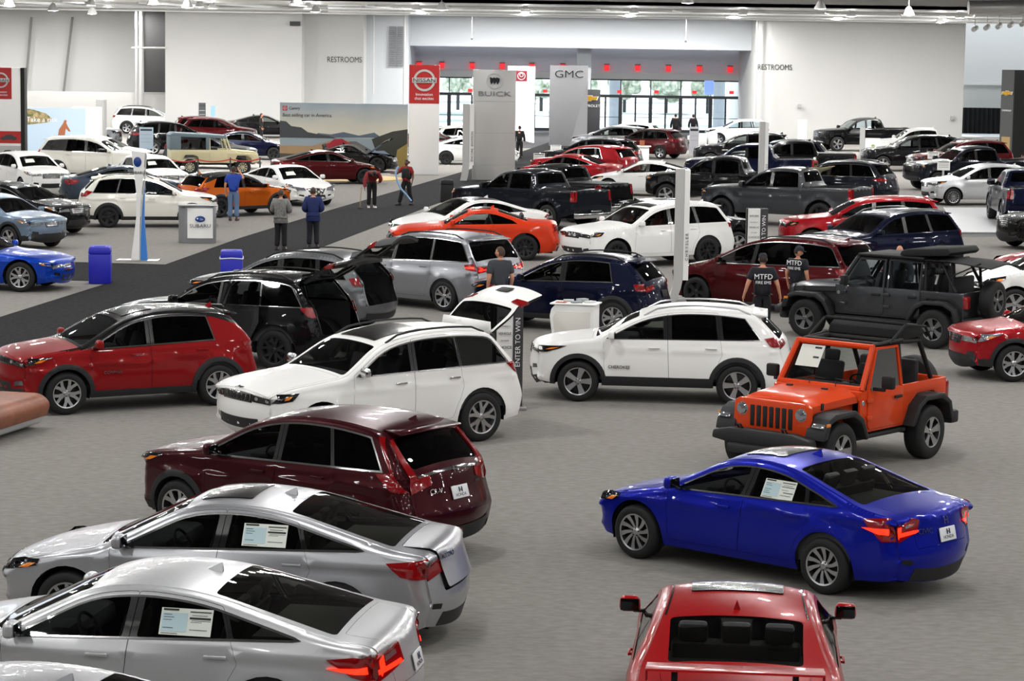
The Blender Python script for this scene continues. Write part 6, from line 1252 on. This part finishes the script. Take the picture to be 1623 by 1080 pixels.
# ---------------------------------------------------------------- people
def pg(px, py): return gp(px, py)
LEGS = {}
person('person in blue shirt and jeans, hand raised to head, facing the orange crossover', pg(370, 350), math.radians(175), 1.84, '2443a0', '5d7496', '4a3022', '3a2a1e', sleeve='short', pose={'ell': (-.34, -.02, 1.38), 'wrl': (-.16, -.10, 1.62), 'hal': (-.12, -.11, 1.68)})
person('person in grey checked jacket and black trousers seen from behind', pg(445, 397), math.radians(172), 1.78, '6a6a68', '111113', hair='4a3a30', coat=True, pattern='8d8d8a', pose={'wrl': (-.14, -.20, 1.12), 'wrr': (.16, -.20, 1.12), 'hal': (-.08, -.24, 1.14), 'har': (.08, -.24, 1.14), 'ell': (-.27, -.02, 1.15), 'elr': (.27, -.02, 1.15)}, heavy=1.08)
person('person in dark blue suit seen from behind beside the grey checked jacket', pg(496, 394), math.radians(186), 1.80, '1b2a5e', '10131f', hair='3a2a20', coat=True, pose={'wrl': (-.18, -.18, 1.08), 'wrr': (.18, -.18, 1.08), 'hal': (-.10, -.22, 1.10), 'har': (.10, -.22, 1.10)})
r_, s_, k = person('person bending forward in red shirt and black trousers, white shoes', pg(589, 330), math.radians(12), 1.78, '7e1f24', '121214', 'e6e6e6', '15110f', SKIN2, 'long', pose={'wai': (0, -.08, 1.13), 'che': (0, -.30, 1.26), 'nek': (0, -.46, 1.25), 'hea': (0, -.52, 1.19), 'look': (0, -.5, -1), 'shl': (-.19, -.30, 1.28), 'shr': (.19, -.30, 1.28), 'ell': (-.32, -.40, 1.02), 'wrl': (-.33, -.48, .78), 'hal': (-.33, -.50, .71), 'elr': (.30, -.28, 1.06), 'wrr': (.24, -.20, .95), 'har': (.2, -.2, .92)})
vest = MB(); rbox(vest, (0, -.24, 1.30), (.36, .42, .14), .06, R=Matrix.Rotation(.25, 3, 'X')); vest.build('vest', BLK, r_)
g = pg(589, 330)+Vector((-.40, -.50, 0)); t = thing('floor_tool', 'short handled brush tool held by the bending person', 'tool', g); mb = MB(); tube(mb, [(0, 0, .04), (.05, .0, .80)], .015); mb.build('handle', mat('wood_pale', 'a08a5a', .7), t); mb = MB(); rbox(mb, (0, 0, .03), (.16, .12, .06), .01); mb.build('head', DGREY, t)
r_, s_, k = person('person in black vest with red sleeves holding a pale blue hose', pg(644, 326), math.radians(-28), 1.72, '8e1a20', '101012', hair='0e0b0a', skin=SKIN2, sleeve='short', pose={'elr': (.26, .06, 1.13), 'ell': (-.36, -.14, 1.22), 'wrl': (-.50, -.30, 1.24), 'hal': (-.56, -.33, 1.26), 'knl': (-.14, -.12, .50), 'anl': (-.20, -.20, .10), 'tol': (-.24, -.34, .05), 'knr': (.10, .06, .5), 'anr': (.13, .20, .12), 'tor': (.14, .06, .05)})
vest = MB(); rbox(vest, (0, .01, 1.20), (.38, .27, .46), .10); vest.build('vest', BLK, r_, sharp=80); hb = MB(); lathe(hb, [(0, .05), (.05, .03), (.05, -.03), (0, -.06)], c=(0, .14, 1.62), n=10); hb.build('ponytail', BLK, r_)
Yh = pg(644, 326).y-.3; P = [vp(x, y, Yh) for x, y in ((632, 264), (629, 268), (627, 275), (630, 288), (636, 300), (645, 310), (652, 319))]; mb = MB(); tube(mb, P, .035, n=8); t = tag(mb.build('hose', mat('hose_blue', '8fb4e0', .5), sharp=80), 'pale blue hose curving down from a raised hand', 'hose')
person('person in dark grey polo walking past the silver minivan', pg(791, 534), math.radians(200), 1.88, '3a3c42', '1a1a1d', hair='4a3628', sleeve='short', pose={'look': (.5, -.6, 0), 'elr': (.25, .06, 1.14), 'wrr': (.24, -.04, .92), 'ell': (-.24, .05, 1.14), 'wrl': (-.26, -.1, .95), 'hal': (-.27, -.13, .89)})
g = pg(791, 534); mb = MB(); rbox(mb, (0, 0, 0), (.20, .02, .28), .004, R=Matrix.Rotation(.5, 3, 'Y')); p = vp(777, 462, g.y+.05); tag(mb.build('brochure', mat('brochure_red', 'b8323a', .6), None, p), 'red and yellow brochure in the hand of the polo wearer', 'brochure')
for px, py, rz, lab, txt, pose in ((1206, 542, 180, 'person in navy duty shirt and cap, back turned, beside the minivan', 1, {'ell': (-.30, .04, 1.14), 'elr': (.30, .04, 1.14), 'wrl': (-.36, -.02, .92), 'wrr': (.36, -.02, .92), 'hal': (-.37, -.05, .85), 'har': (.37, -.05, .85)}), (1262, 514, 143, 'person in navy duty shirt and cap looking down toward the grey off-roader', 1, {'look': (-.9, -.6, -.3)})):
    g = pg(px, py); r_, s_, k = person(lab, g, math.radians(rz), 1.84 if px < 1250 else 1.72, '14161f', '101118', hair='241a14', sleeve='short', cap='171b26', pose=pose, heavy=1.12)
    if txt: text('MTFD', .15, s_, (0, .165, 1.37), (PI/2, 0, PI), LETW, 'lettering', .003, bold=.006); text('FIRE EMS', .085, s_, (0, .168, 1.25), (PI/2, 0, PI), LETW, 'lettering', .003, bold=.003)
g = pg(1372, 520); person('white haired person in dark suit behind the grey off-roader', Vector((g.x, g.y, 0))+Vector((.9, 1.3, 0)), math.radians(-20), 1.72, '1b1c22', '141418', hair='c9c4bc', coat=True, bald=True)
person('person in black walking to the doors pulling a cart', pg(1070, 227), math.radians(180), 1.86, '0f1012', '0d0d0f', hair='15100d', pose={'wrl': (-.33, .06, .95), 'hal': (-.35, .08, .88)}, heavy=1.2); person('person in dark clothes standing in the doorway glare', pg(1098, 225), math.radians(170), 1.78, '14151a', '101014', hair='15100d')
g = pg(1101, 229); t = thing('hand_cart', 'low white cart pulled toward the entrance doors', 'cart', g); bx('tray', WHITE, -.45, .45, -.4, .4, .30, .55, t); bx('deck', DGREY, -.4, .4, -.4, .4, .22, .30, t)
for x in (-.32, .32): mb = MB(); lathe(mb, [(0, -.03), (.11, -.03), (.11, .03), (0, .03)], c=(x, -.36, .11), n=12, axis='y'); mb.build('wheel', RUBBER, t)
person('person with red cap reaching across the dark blue SUV roof', pg(1291, 327), math.radians(190), 1.76, '6a6650', '2a2a2c', hair='2c2018', cap='8a2a24', pose={'ell': (-.45, -.10, 1.45), 'wrl': (-.68, -.14, 1.52), 'hal': (-.75, -.14, 1.55)})
person('person in black standing at the pale grey tower edge', pg(823, 251), math.radians(170), 1.75, '0e0f11', '0c0c0e', hair='15110f'); person('person in black standing beside the black sedan near the billboard', pg(414, 226), math.radians(90), 1.75, '0d0d0f', '0c0c0e', hair='15110f')
# ---------------------------------------------------------------- cars
PW = paint('paint_white', 'f1f1ef', 0, .3); PB = paint('paint_black', '08080a', 0, .25); PBL = paint('paint_blue', '0e1c9c', .45, .32); PR = paint('paint_red', '860d11', .2, .35); PMA = paint('paint_maroon', '3a0a10', .35, .3); PS = paint('paint_silver', 'b4b6ba', .75, .33)
PLS = paint('paint_light_silver', 'cfd1d3', .55, .33); PO = paint('paint_orange', 'd9481e', 0, .3); PNV = paint('paint_navy', '080e28', .35, .3); PG = paint('paint_grey', '3e4043', .5, .33); PGM = paint('paint_mid_grey', '6d6f72', .6, .33); PDN = paint('paint_dark_navy', '10141d', .35, .3)
PRD = paint('paint_deep_red', '48080d', .35, .3); PCR = paint('paint_crimson', '98101a', .2, .3); PBB = paint('paint_slate_blue', '76889c', .5, .33); POB = paint('paint_burnt_orange', 'b8560f', .3, .33); PPW = paint('paint_pearl', 'e8e6dc', .1, .3); PMU = paint('paint_bright_blue', '0f3fae', .4, .3); PCM = paint('paint_cream', 'd8d0a8', 0, .45); PSI = paint('paint_red_si', '9c1014', .05, .3); PSL = paint('paint_cold_silver', '9a9ca1', .75, .33)
PLW = mat('plate_white', 'eceef0', .5); C = 'car'
def badge(root, sh, txt, u, z, size, m=CHROME, t=0.0):
    ss = sh.s_rear(z); p, N = sh.top_pn(np.array([[ss, t*sh.WREF]])); p, N = p[0], N[0]; a = math.atan2(N[1], N[0])
    text(txt, size, root, (p[0]-sh.xc+N[0]*.02, p[1]+N[1]*.02, p[2]), (PI/2-math.asin(N[2]), 0, PI/2+a), m, 'lettering', .004)
def sidebadge(root, sh, txt, x, z, size, m=CHROME, fl=False):
    y = float(sh.side([x], [z])[0])+.012; text(txt, size, root, (x-sh.xc, -y, z), (PI/2, 0, 0), m, 'lettering', .003)
def rearplate(root, sh):
    zp = sh.q.get('platez', .78); badge(root, sh, 'HONDA', 0, zp-.03, .055, mat('letter_blue', '2a3550', .5))
    ss = sh.s_rear(zp); p, N = sh.top_pn(np.array([[ss, 0.]])); p, N = p[0], N[0]; b = 'H'; text('H', .085, root, (p[0]-sh.xc+N[0]*.023, 0, p[2]+.03), (PI/2-math.asin(N[2]), 0, PI/2), mat('letter_blue'), 'lettering', .004, sx=1.2)
def emblemH(root, sh, z): badge(root, sh, 'H', 0, z, .13)
# --- nearest rows
r, sh, tg = put(CIVIC, 'sedan', 'bright blue sedan parked alone on the grey carpet', C, 'R', (1311, 941), 138, PBL, det=0, rim='turbine', front_glass=GL_CLEAR, glass=GL_REAR, sheet=(True, 2.64, .985, .44, .20), rearglass=GL_REAR, lit=True, plate=PLW, sunroof=True, handm=PBL)
emblemH(r, sh, .87); badge(r, sh, 'CIVIC', 0, .80, .085, t=-.52); rearplate(r, sh)
ACC2 = VAR(ACCORD, 'accord2'); a0 = gp(544, 1040)
r, sh, tg = put(ACCORD, 'sedan', 'silver sedan with its boot lid slightly open, between maroon crossover and white sedan', C, 'R', (536, 1032), 169, PS, det=0, rim='ten', glass=GL_REAR, rearglass=GL_REAR, sheet=(True, 2.76, 1.025, .46, .21), plate=PLW, sunroof=True, tail_open=5, mirm=PS)
badge(r, sh, 'ACCORD', 0, .96, .07, t=-.5); rearplate(r, sh)
r, sh, tg = put(VAR(ACCORD, 'sedan_lit', tail_l=([(.45, .80), (1, .72), (1, .92), (.50, .98)], [(-.40, .90), (0, .94), (0, .70), (-.16, .76)])), 'sedan', 'light silver sedan with glowing rear lamps, nearest of the big silver ones', C, (4.33, -.66, 1.08), (541, 1003), 170, PLS, det=0, rim='ten', glass=GL_REAR, rearglass=GL_REAR, sheet=(True, 2.78, 1.025, .46, .21), lit=True, plate=PLW)
rearplate(r, sh)
r, sh, tg = put(VAR(ACCORD, 'sedan_low'), 'sedan', 'silver sedan roof with aerial fin, cut off at the lower picture corner', C, (3.10, 0, 1.40), (118, 1086), 170, PS, det=1)
SI = VAR(COUPE, 'si', prof=CIVIC['prof'][:6]+[(1.86, 1.35, .5, 'wtop'), (2.4, 1.40, .4), (3.06, 1.345, .4, 'rtop'), (3.78, 1.05, .15, 'rbase'), (4.30, 1.0, .08, 'tail'), (4.43, .95, .04), (4.50, .66, .12), (4.53, .50, .06), (4.45, .20)], tail_l=([(.72, .82), (1, .76), (1, .95), (.72, .97)], [(-.3, .92), (0, .94), (0, .76), (-.1, .76)]), rm=(.88, .72))
r, sh, tg = put(SI, 'coupe', 'red coupe with tall rear wing seen from behind', C, (3.06, 0, 1.345), (1168, 968), 84.5, PSI, det=0, glass=GL_REAR, rearglass=GL_REAR, sunroof=True, fin=True, mirm=PSI)
zd = float(sh.C[np.argmin(abs(sh.S-sh.lab['tail'])), 1]); mb = MB(); prism(mb, [(4.20-sh.xc, zd+.155), (4.28-sh.xc, zd+.185), (4.48-sh.xc, zd+.18), (4.49-sh.xc, zd+.165), (4.30-sh.xc, zd+.155)], -.70, .70); w_ = mb.build('rear_wing', PSI, r)
for s in (-1, 1): mb = MB(); rbox(mb, (4.30-sh.xc, s*.48, zd+.06), (.10, .05, .20), .01); mb.build('wing_support', BLK, w_); mb = MB(); rbox(mb, (4.36-sh.xc, s*.70, zd+.12), (.16, .02, .10), .01); mb.build('wing_end', PSI, w_)
badge(r, sh, 'H', 0, .88, .12)
mb = MB(); surf(mb, sh.top_pn, quad(sh, ('tail', -.05), ('tail', .04), .93, .90, .02), .03, (), .08, 0, skirt=.03); mb.xf(Matrix.Translation((-sh.xc, 0, 0))); mb.build('deck_lip', TRIM, r)
for s in (-1, 1): mb = MB(); surf(mb, sh.top_pn, [(sh.sl('wtop'), s*.80), (sh.sl('rtop'), s*.80), (sh.sl('rtop'), s*.825), (sh.sl('wtop'), s*.825)], .004, (), .1, 0); mb.xf(Matrix.Translation((-sh.xc, 0, 0))); mb.build('roof_moulding', TRIM, r)
r, sh, tg = put(CRV, 'crossover', 'dark maroon crossover with tall red rear lamps', C, 'F', (290, 847), 145, PMA, det=0, rim='x5', sheet=None, plate=PLW, clad=PLASTIC, roofm=PMA)
badge(r, sh, 'CR-V', 0, .90, .085, t=-.55); badge(r, sh, 'AWD', 0, .93, .05, t=.6); emblemH(r, sh, 1.10); rearplate(r, sh); mb = MB(); surf(mb, sh.top_pn, [(sh.s_rear(1.13), -.72), (sh.s_rear(1.10), -.72), (sh.s_rear(1.10), .72), (sh.s_rear(1.13), .72)], .012, (), .1, 0, skirt=.02); mb.xf(Matrix.Translation((-sh.xc, 0, 0))); mb.build('chrome_bar', CHROME, r)
put(W2, 'open_off_roader', 'orange two-door off-roader with its black soft top folded back', C, 'R', (1470, 727), 230, PO)
r, sh, tg = put(CHER, 'crossover', 'white crossover with black wheel arches facing the contest kiosk', C, 'F', (916, 636), 174, PW, det=0, rim='five', rimd=ALUDK, rails=ALU, clad=PLASTIC, plate=BLK); sidebadge(r, sh, 'CHEROKEE', 1.62, .62, .075, BLK)
r, sh, tg = put(GC, 'off_road_wagon', 'white wagon with tailgate raised and black sunroof', C, 'R', (757, 699), 217, PW, det=0, rim='y5', rails=BLK, tail_open=88, sunroof=True, mirm=CHROME, handm=CHROME, headm=LAMPDK, rimd=mat('rim_grey', '77787a', .35, .8)); p, N = sh.top_pn(np.array([[sh.lab['hoodtip']+.06, 0]])); text('Jeep', .10, r, (p[0][0]-sh.xc, 0, p[0][2]+.012), (.25, 0, -PI/2), LETD, 'lettering', .003)
r, sh, tg = put(COMPASS, 'crossover', 'red crossover with black roof, nearest to the bench', C, 'F', (103, 657), 209, PR, det=0, rim='y5', roofm=TRIM, clad=PLASTIC, handm=PR, fin=PR, sunroof=True, fogm=CHROME); sidebadge(r, sh, 'COMPASS', 1.62, .66, .07)
# --- second rows, left of the middle
r, sh, tg = put(VAR(GC, 'gc_b'), 'off_road_wagon', 'black wagon with tailgate raised behind the red crossover', C, 'R', (438, 587), 155, PB, det=1, rim='y5', rimm=ALUDK, rails=BLK, tail_open=80, sunroof=True, door_open=55)
put(VAR(CHER, 'cher_b'), 'crossover', 'grey crossover with tailgate raised, alongside the black wagon', C, (4.45, -.85, 1.08), (578, 450), 157, PGM, det=1, rails=BLK, clad=PLASTIC, tail_open=82)
put(VAN, 'minivan', 'silver minivan with glowing rear lamps', C, 'R', (707, 494), 141, PSL, det=1, rim='x5', lit=True, rails=BLK, sunroof=True)
put(VAR(COMPASS, 'compass_b', blackroof_x=None), 'crossover', 'navy blue crossover beside the white leaflet counter', C, 'R', (973, 530), 158, PNV, det=1, rim='x5', clad=PLASTIC, rails=BLK)
put(DURANGO, 'three_row_suv', 'white three-row SUV behind the silver curved post', C, 'R', (1118, 420), 211, PW, det=1, rim='y5', rimm=ALUDK, sunroof=True, seat=SEATR)
put(CHALL, 'coupe', 'orange red coupe behind the silver minivan', C, 'R', (832, 413), 182, paint('paint_orange_red', 'd63c1c', 0, .3), det=1, rim='y5', rimm=ALUDK, sunroof=True, front_glass=GL_CLEAR)
put(CHARGER, 'sedan', 'white sedan behind the orange red coupe', C, (4.75, -.78, .98), (866, 338), 208, PW, det=1, rim='y5', rimm=ALUDK, roofm=TRIM)
put(RAM, 'pickup', 'navy pickup beside the black litter bin', C, (5.72, -.98, 1.2), (907, 310), 137, PDN, det=1, mirm=BLK)
put(TON, 'pickup', 'black pickup with covered bed behind the navy pickup', C, (5.72, .9, 1.25), (1001, 295), 138, PB, det=1)
put(VAR(VAN, 'van_b'), 'minivan', 'dark red minivan behind the two people in caps', C, (4.85, -.93, 1.05), (1338, 433), 144, PRD, det=1, rails=BLK, rimm=ALUDK)
put(W4, 'open_off_roader', 'grey four-door off-roader with soft top half raised', C, 'F', (1276, 534), 143, PG, top='half', four=True)
put(VAR(DURANGO, 'dur_b'), 'three_row_suv', 'dark navy three-row SUV behind the dark red minivan', C, 'R', (1486, 435), 214, PNV, det=1, rimm=ALUDK, rails=ALU)
put(VAR(DURANGO, 'dur_c'), 'three_row_suv', 'bright red three-row SUV behind the navy one', C, (.18, -.80, .93), (1248, 355), 180, PCR, det=1, rimm=ALUDK)
put(HD, 'pickup', 'dark grey pickup with tall bed beside the second silver post', C, (5.85, -.98, 1.2), (1348, 309), 148, PG, det=1, rimm=ALUDK)
put(VAR(RAM, 'ram_b'), 'pickup', 'black pickup behind the dark grey one', C, 'F', (1056, 326), 163, PB, det=1)
put(VAR(SUV, 'cross_nose'), 'sedan', 'black car nose half hidden behind the second contest kiosk', C, (.1, -.5, .9), (1177, 350), 20, PB, det=2)
put(VAR(CROSS, 'reneg', H=1.6), 'crossover', 'bright red small crossover cut off at the right picture edge', C, 'F', (1603, 605), 190, PCR, det=1, rim='x5', clad=PLASTIC, headm=CLEARL)
put(VAR(VAN, 'van_c'), 'minivan', 'white minivan nose behind the grey off-roader spare wheel', C, 'F', (1606, 506), 184, PW, det=1)
put(VAR(CIVIC, 'civ_b'), 'sedan', 'bright red car nose between white minivan and black crossover', C, (.10, -.5, .66), (1589, 418), 185, PCR, det=1)
put(VAR(SUV, 'crv_b'), 'crossover', 'black crossover nose at the right edge beside the white platform', C, (.08, -.7, .6), (1606, 366), 195, PB, det=1, clad=PLASTIC)
put(VAR(RAM, 'ram_c'), 'pickup', 'dark blue pickup standing on the white platform', C, (4.65, -.95, 0), (1590, 358), 86, PNV, det=1, z=.12)
put(VAR(SUV, 'envision', chrome=True), 'crossover', 'silver white crossover beside the white platform', C, 'F', (1509, 326), 192, PLS, det=1, rim='many')
put(VAR(DURANGO, 'enclave', tail_l=([(.55, 1.04), (1, 1.04), (1, 1.16), (.55, 1.10)], [(-.3, 1.10), (0, 1.16), (0, 1.03), (-.2, 1.03)]), chrome=True), 'three_row_suv', 'dark blue three-row SUV with a person reaching over it', C, (4.95, -.80, 1.1), (1399, 285), 148, PDN, det=1, rails=ALU)
put(VAR(RAM, 'sierra'), 'pickup', 'dark navy pickup behind the silver white crossover', C, 'F', (1486, 303), 196, PDN, det=1, grillem=CHROME)
put(BIGSUV, 'large_suv', 'dark red large SUV behind the dark navy pickup', C, (.10, -.7, .95), (1452, 252), 192, PRD, det=2, rails=ALU)
put(VAR(BIGSUV, 'bs2'), 'large_suv', 'deep red large SUV at the far right behind the dark red one', C, (.10, -.7, .95), (1583, 262), 185, PRD, det=2)
put(VAR(BIGSUV, 'bs3'), 'large_suv', 'black large SUV behind the flower picture board', C, (4.6, 0, 1.85), (1508, 214), 183, PB, det=2)
put(TON, 'pickup', 'white pickup with black bed bar in the last row', C, (5.72, -.6, 1.38), (1540, 220), 181, PW, det=2)
put(VAR(HD, 'silv'), 'pickup', 'tall black pickup against the big white wall', C, 'F', (1326, 240), 193, PB, det=2, front_glass=GL_DOOR, glass=GL_DOOR)
put(VAR(RAM, 'ram_d'), 'pickup', 'dark blue pickup with cab level with the small white SUV', C, (2.9, 0, 1.95), (1190, 226.5), 170, PNV, det=2)
put(VAR(DURANGO, 'dur_d'), 'three_row_suv', 'black SUV with red rear lamp behind the dark grey pickup', C, (4.3, 0, 1.77), (1292, 221), 170, PDN, det=2)
put(VAR(TON, 'ton_b'), 'pickup', 'black pickup with flat bed cover left of the flower board', C, (5.75, -.9, 1.35), (1358, 245), 180, PB, det=2)
put(VAR(BIGSUV, 'bs4'), 'large_suv', 'black large SUV with white reflections near the panel sign', C, (2.9, 0, 1.86), (1190, 209), 172, PB, det=2, rails=ALU)
put(VAR(SUV, 'trax', .93, .98), 'crossover', 'small white SUV in front of the glass entrance doors', C, 'F', (1139, 229), 180, PW, det=2, front_glass=GL_DOOR, glass=GL_DOOR)
# --- centre rows behind
put(VAR(SEDAN, 'regal_w'), 'sedan', 'white sedan beside the black pickup nose', C, (1.6, -.95, 1.0), (990, 272), 172, PW, det=1)
put(VAR(SEDAN, 'regal_r'), 'sedan', 'bright red sedan behind the navy pickup cab', C, (4.45, -.3, 1.02), (962, 262), 150, PCR, det=1)
put(VAR(DURANGO, 'encl_r', chrome=True, dlo_r=(4.0, 3.75)), 'three_row_suv', 'crimson three-row SUV with chrome window line', C, (4.45, -.3, 1.72), (980, 233), 146, PCR, det=1)
put(VAR(DURANGO, 'encl_b'), 'three_row_suv', 'dark SUV with bright roof behind the crimson one', C, (4.45, -.2, 1.72), (990, 222), 150, PB, det=2, rails=ALU)
put(VAR(SUV, 'equinox'), 'crossover', 'dark crimson crossover behind the crimson three-row SUV', C, 'R', (1047, 252), 150, PRD, det=1)
put(VAR(SUV, 'sv2'), 'crossover', 'silver crossover roof behind the dark crimson crossover', C, (3.9, 0, 1.62), (1012, 200), 160, PS, det=2); put(VAR(SUV, 'sv3'), 'crossover', 'white crossover farthest in the centre row before the doors', C, (3.9, 0, 1.62), (1035, 195), 165, PW, det=2)
put(VAR(SEDAN, 'sd_r'), 'sedan', 'dark red sedan between the two middle towers', C, (2.0, .0, 1.42), (697, 207), 2, PRD, det=2)
put(VAR(SEDAN, 'sd_w'), 'sedan', 'white sedan nose showing beside the red and white tower', C, (3.76, .8, 0), (707, 261), 0, PW, det=2, rimm=ALUDK); bpy.data.objects
put(VAR(SUV, 'sv4'), 'crossover', 'white crossover roof behind the dark red sedan', C, (3.2, 0, 1.66), (722, 198), 2, PW, det=2)
# --- left side
put(MUST, 'coupe', 'bright blue coupe nose at the left picture edge', C, 'F', (34, 463), -9, PMU, det=0, rim='y5', headm=CLEARL)
put(CROSS, 'crossover', 'slate blue crossover behind the bright blue coupe', C, 'F', (18, 396), -34, PBB, det=1, rim='five', clad=PLASTIC, roofm=PBB, headm=CLEARL)
put(VAR(SUV, 'outb', 1.05, .96), 'crossover', 'black car with clear headlamps behind the slate blue crossover', C, (.04, 0, .72), (124, 337), -30, PB, det=1, headm=CLEARL)
put(VAR(SUV, 'rogue'), 'crossover', 'white crossover facing us beside the black edged tower', C, (.02, 0, .78), (82, 280), -58, PW, det=1, wpaper=True, headm=CLEARL)
put(VAR(BIGSUV, 'armada'), 'large_suv', 'pearl white large off-roader side-on behind the white crossover', C, (4.5, 0, 1.85), (84, 215), -6, PPW, det=1); put(VAR(SUV, 'sv5'), 'crossover', 'white crossover behind the pearl white off-roader', C, (1.2, 0, 1.12), (200, 233), -8, PW, det=2)
put(FOREST, 'crossover', 'white crossover with black wheels beside the grey counter', C, 'R', (172, 361), 10, PPW, det=0, rim='five', rimm=BLK, clad=PLASTIC, rails=BLK)
put(VAR(SEDAN, 'leg'), 'sedan', 'grey blue sedan rear behind the white crossover with black wheels', C, (4.80, 0, .85), (98, 287), 18, PBB if False else paint('paint_grey_blue', '3c4654', .5, .33), det=1, plate=PLW)
put(VAR(KICKS, 'sentra', blackroof_x=None), 'crossover', 'white hatchback facing us behind the blade sign', C, (.02, 0, .68), (272, 285), -62, PW, det=1, wpaper=True, headm=CLEARL)
put(KICKS, 'crossover', 'burnt orange crossover with black roof', C, 'R', (347, 345), 42, POB, det=1, rim='five', rimm=ALUDK, roofm=TRIM, clad=PLASTIC)
put(VAR(SEDAN, 'altima', grille=[(-.30, .40), (.30, .40), (.55, .68), (-.55, .68)], head=([(.58, .62), (1, .66), (1, .80), (.60, .70)], [(0, .66), (.42, .78), (.44, .82), (0, .80)])), 'sedan', 'white sedan with dark V grille facing the aisle', C, (.0, 0, .58), (503, 303), -58, PW, det=0, wpaper=True, headm=CLEARL)
put(VAR(SEDAN, 'maxima'), 'sedan', 'maroon sedan on the yellow disc before the billboard', C, 'F', (577, 292), 20, PRD, det=1, rim='five', rimm=ALUDK)
put(VAR(CHALL, 'zed', .86, .90), 'coupe', 'black coupe with raised bonnet before the billboard', C, 'F', (598, 274), -4, PB, det=1, hood_open=42, rimm=ALUDK)
put(OLD, 'canvas_top_off_roader', 'cream old off-roader with grey canvas top behind the red rope', C, 'R', (301, 278), 14, PCM)
put(VAR(DURANGO, 'seq'), 'three_row_suv', 'black SUV rear beside the cream off-roader', C, (4.95, .0, 1.10), (207, 212), 22, PB, det=2, plate=PLW); put(VAR(DURANGO, 'high'), 'three_row_suv', 'white three-row SUV in the far left row', C, (4.4, 0, 1.76), (192, 168), 4, PW, det=2, rails=BLK)
put(VAR(TON, 'taco', .9, .95), 'pickup', 'grey pickup nose between white and black SUVs', C, (.1, 0, 1.1), (190, 206), 0, PGM, det=2); put(VAR(SUV, 'rav'), 'crossover', 'dark red crossover in the far left row', C, (.05, 0, .9), (407, 207), 2, PRD, det=2); put(VAR(SUV, 'rav2'), 'crossover', 'dark red hatchback half hidden behind the dark column', C, (3.7, 0, 1.62), (292, 184), 8, PRD, det=2)
put(VAR(SEDAN, 'camb'), 'sedan', 'black sedan at the left edge of the billboard', C, (2.6, 0, 1.44), (413, 182), 6, PB, det=2); put(VAR(SEDAN, 'camn'), 'sedan', 'navy sedan between cream off-roader and billboard', C, 'F', (434, 254), 0, PNV, det=1, rimm=ALUDK); put(VAR(SUV, 'camg'), 'crossover', 'dark grey car nose behind the cream off-roader front', C, (.05, 0, .75), (405, 243), -10, PG, det=2)
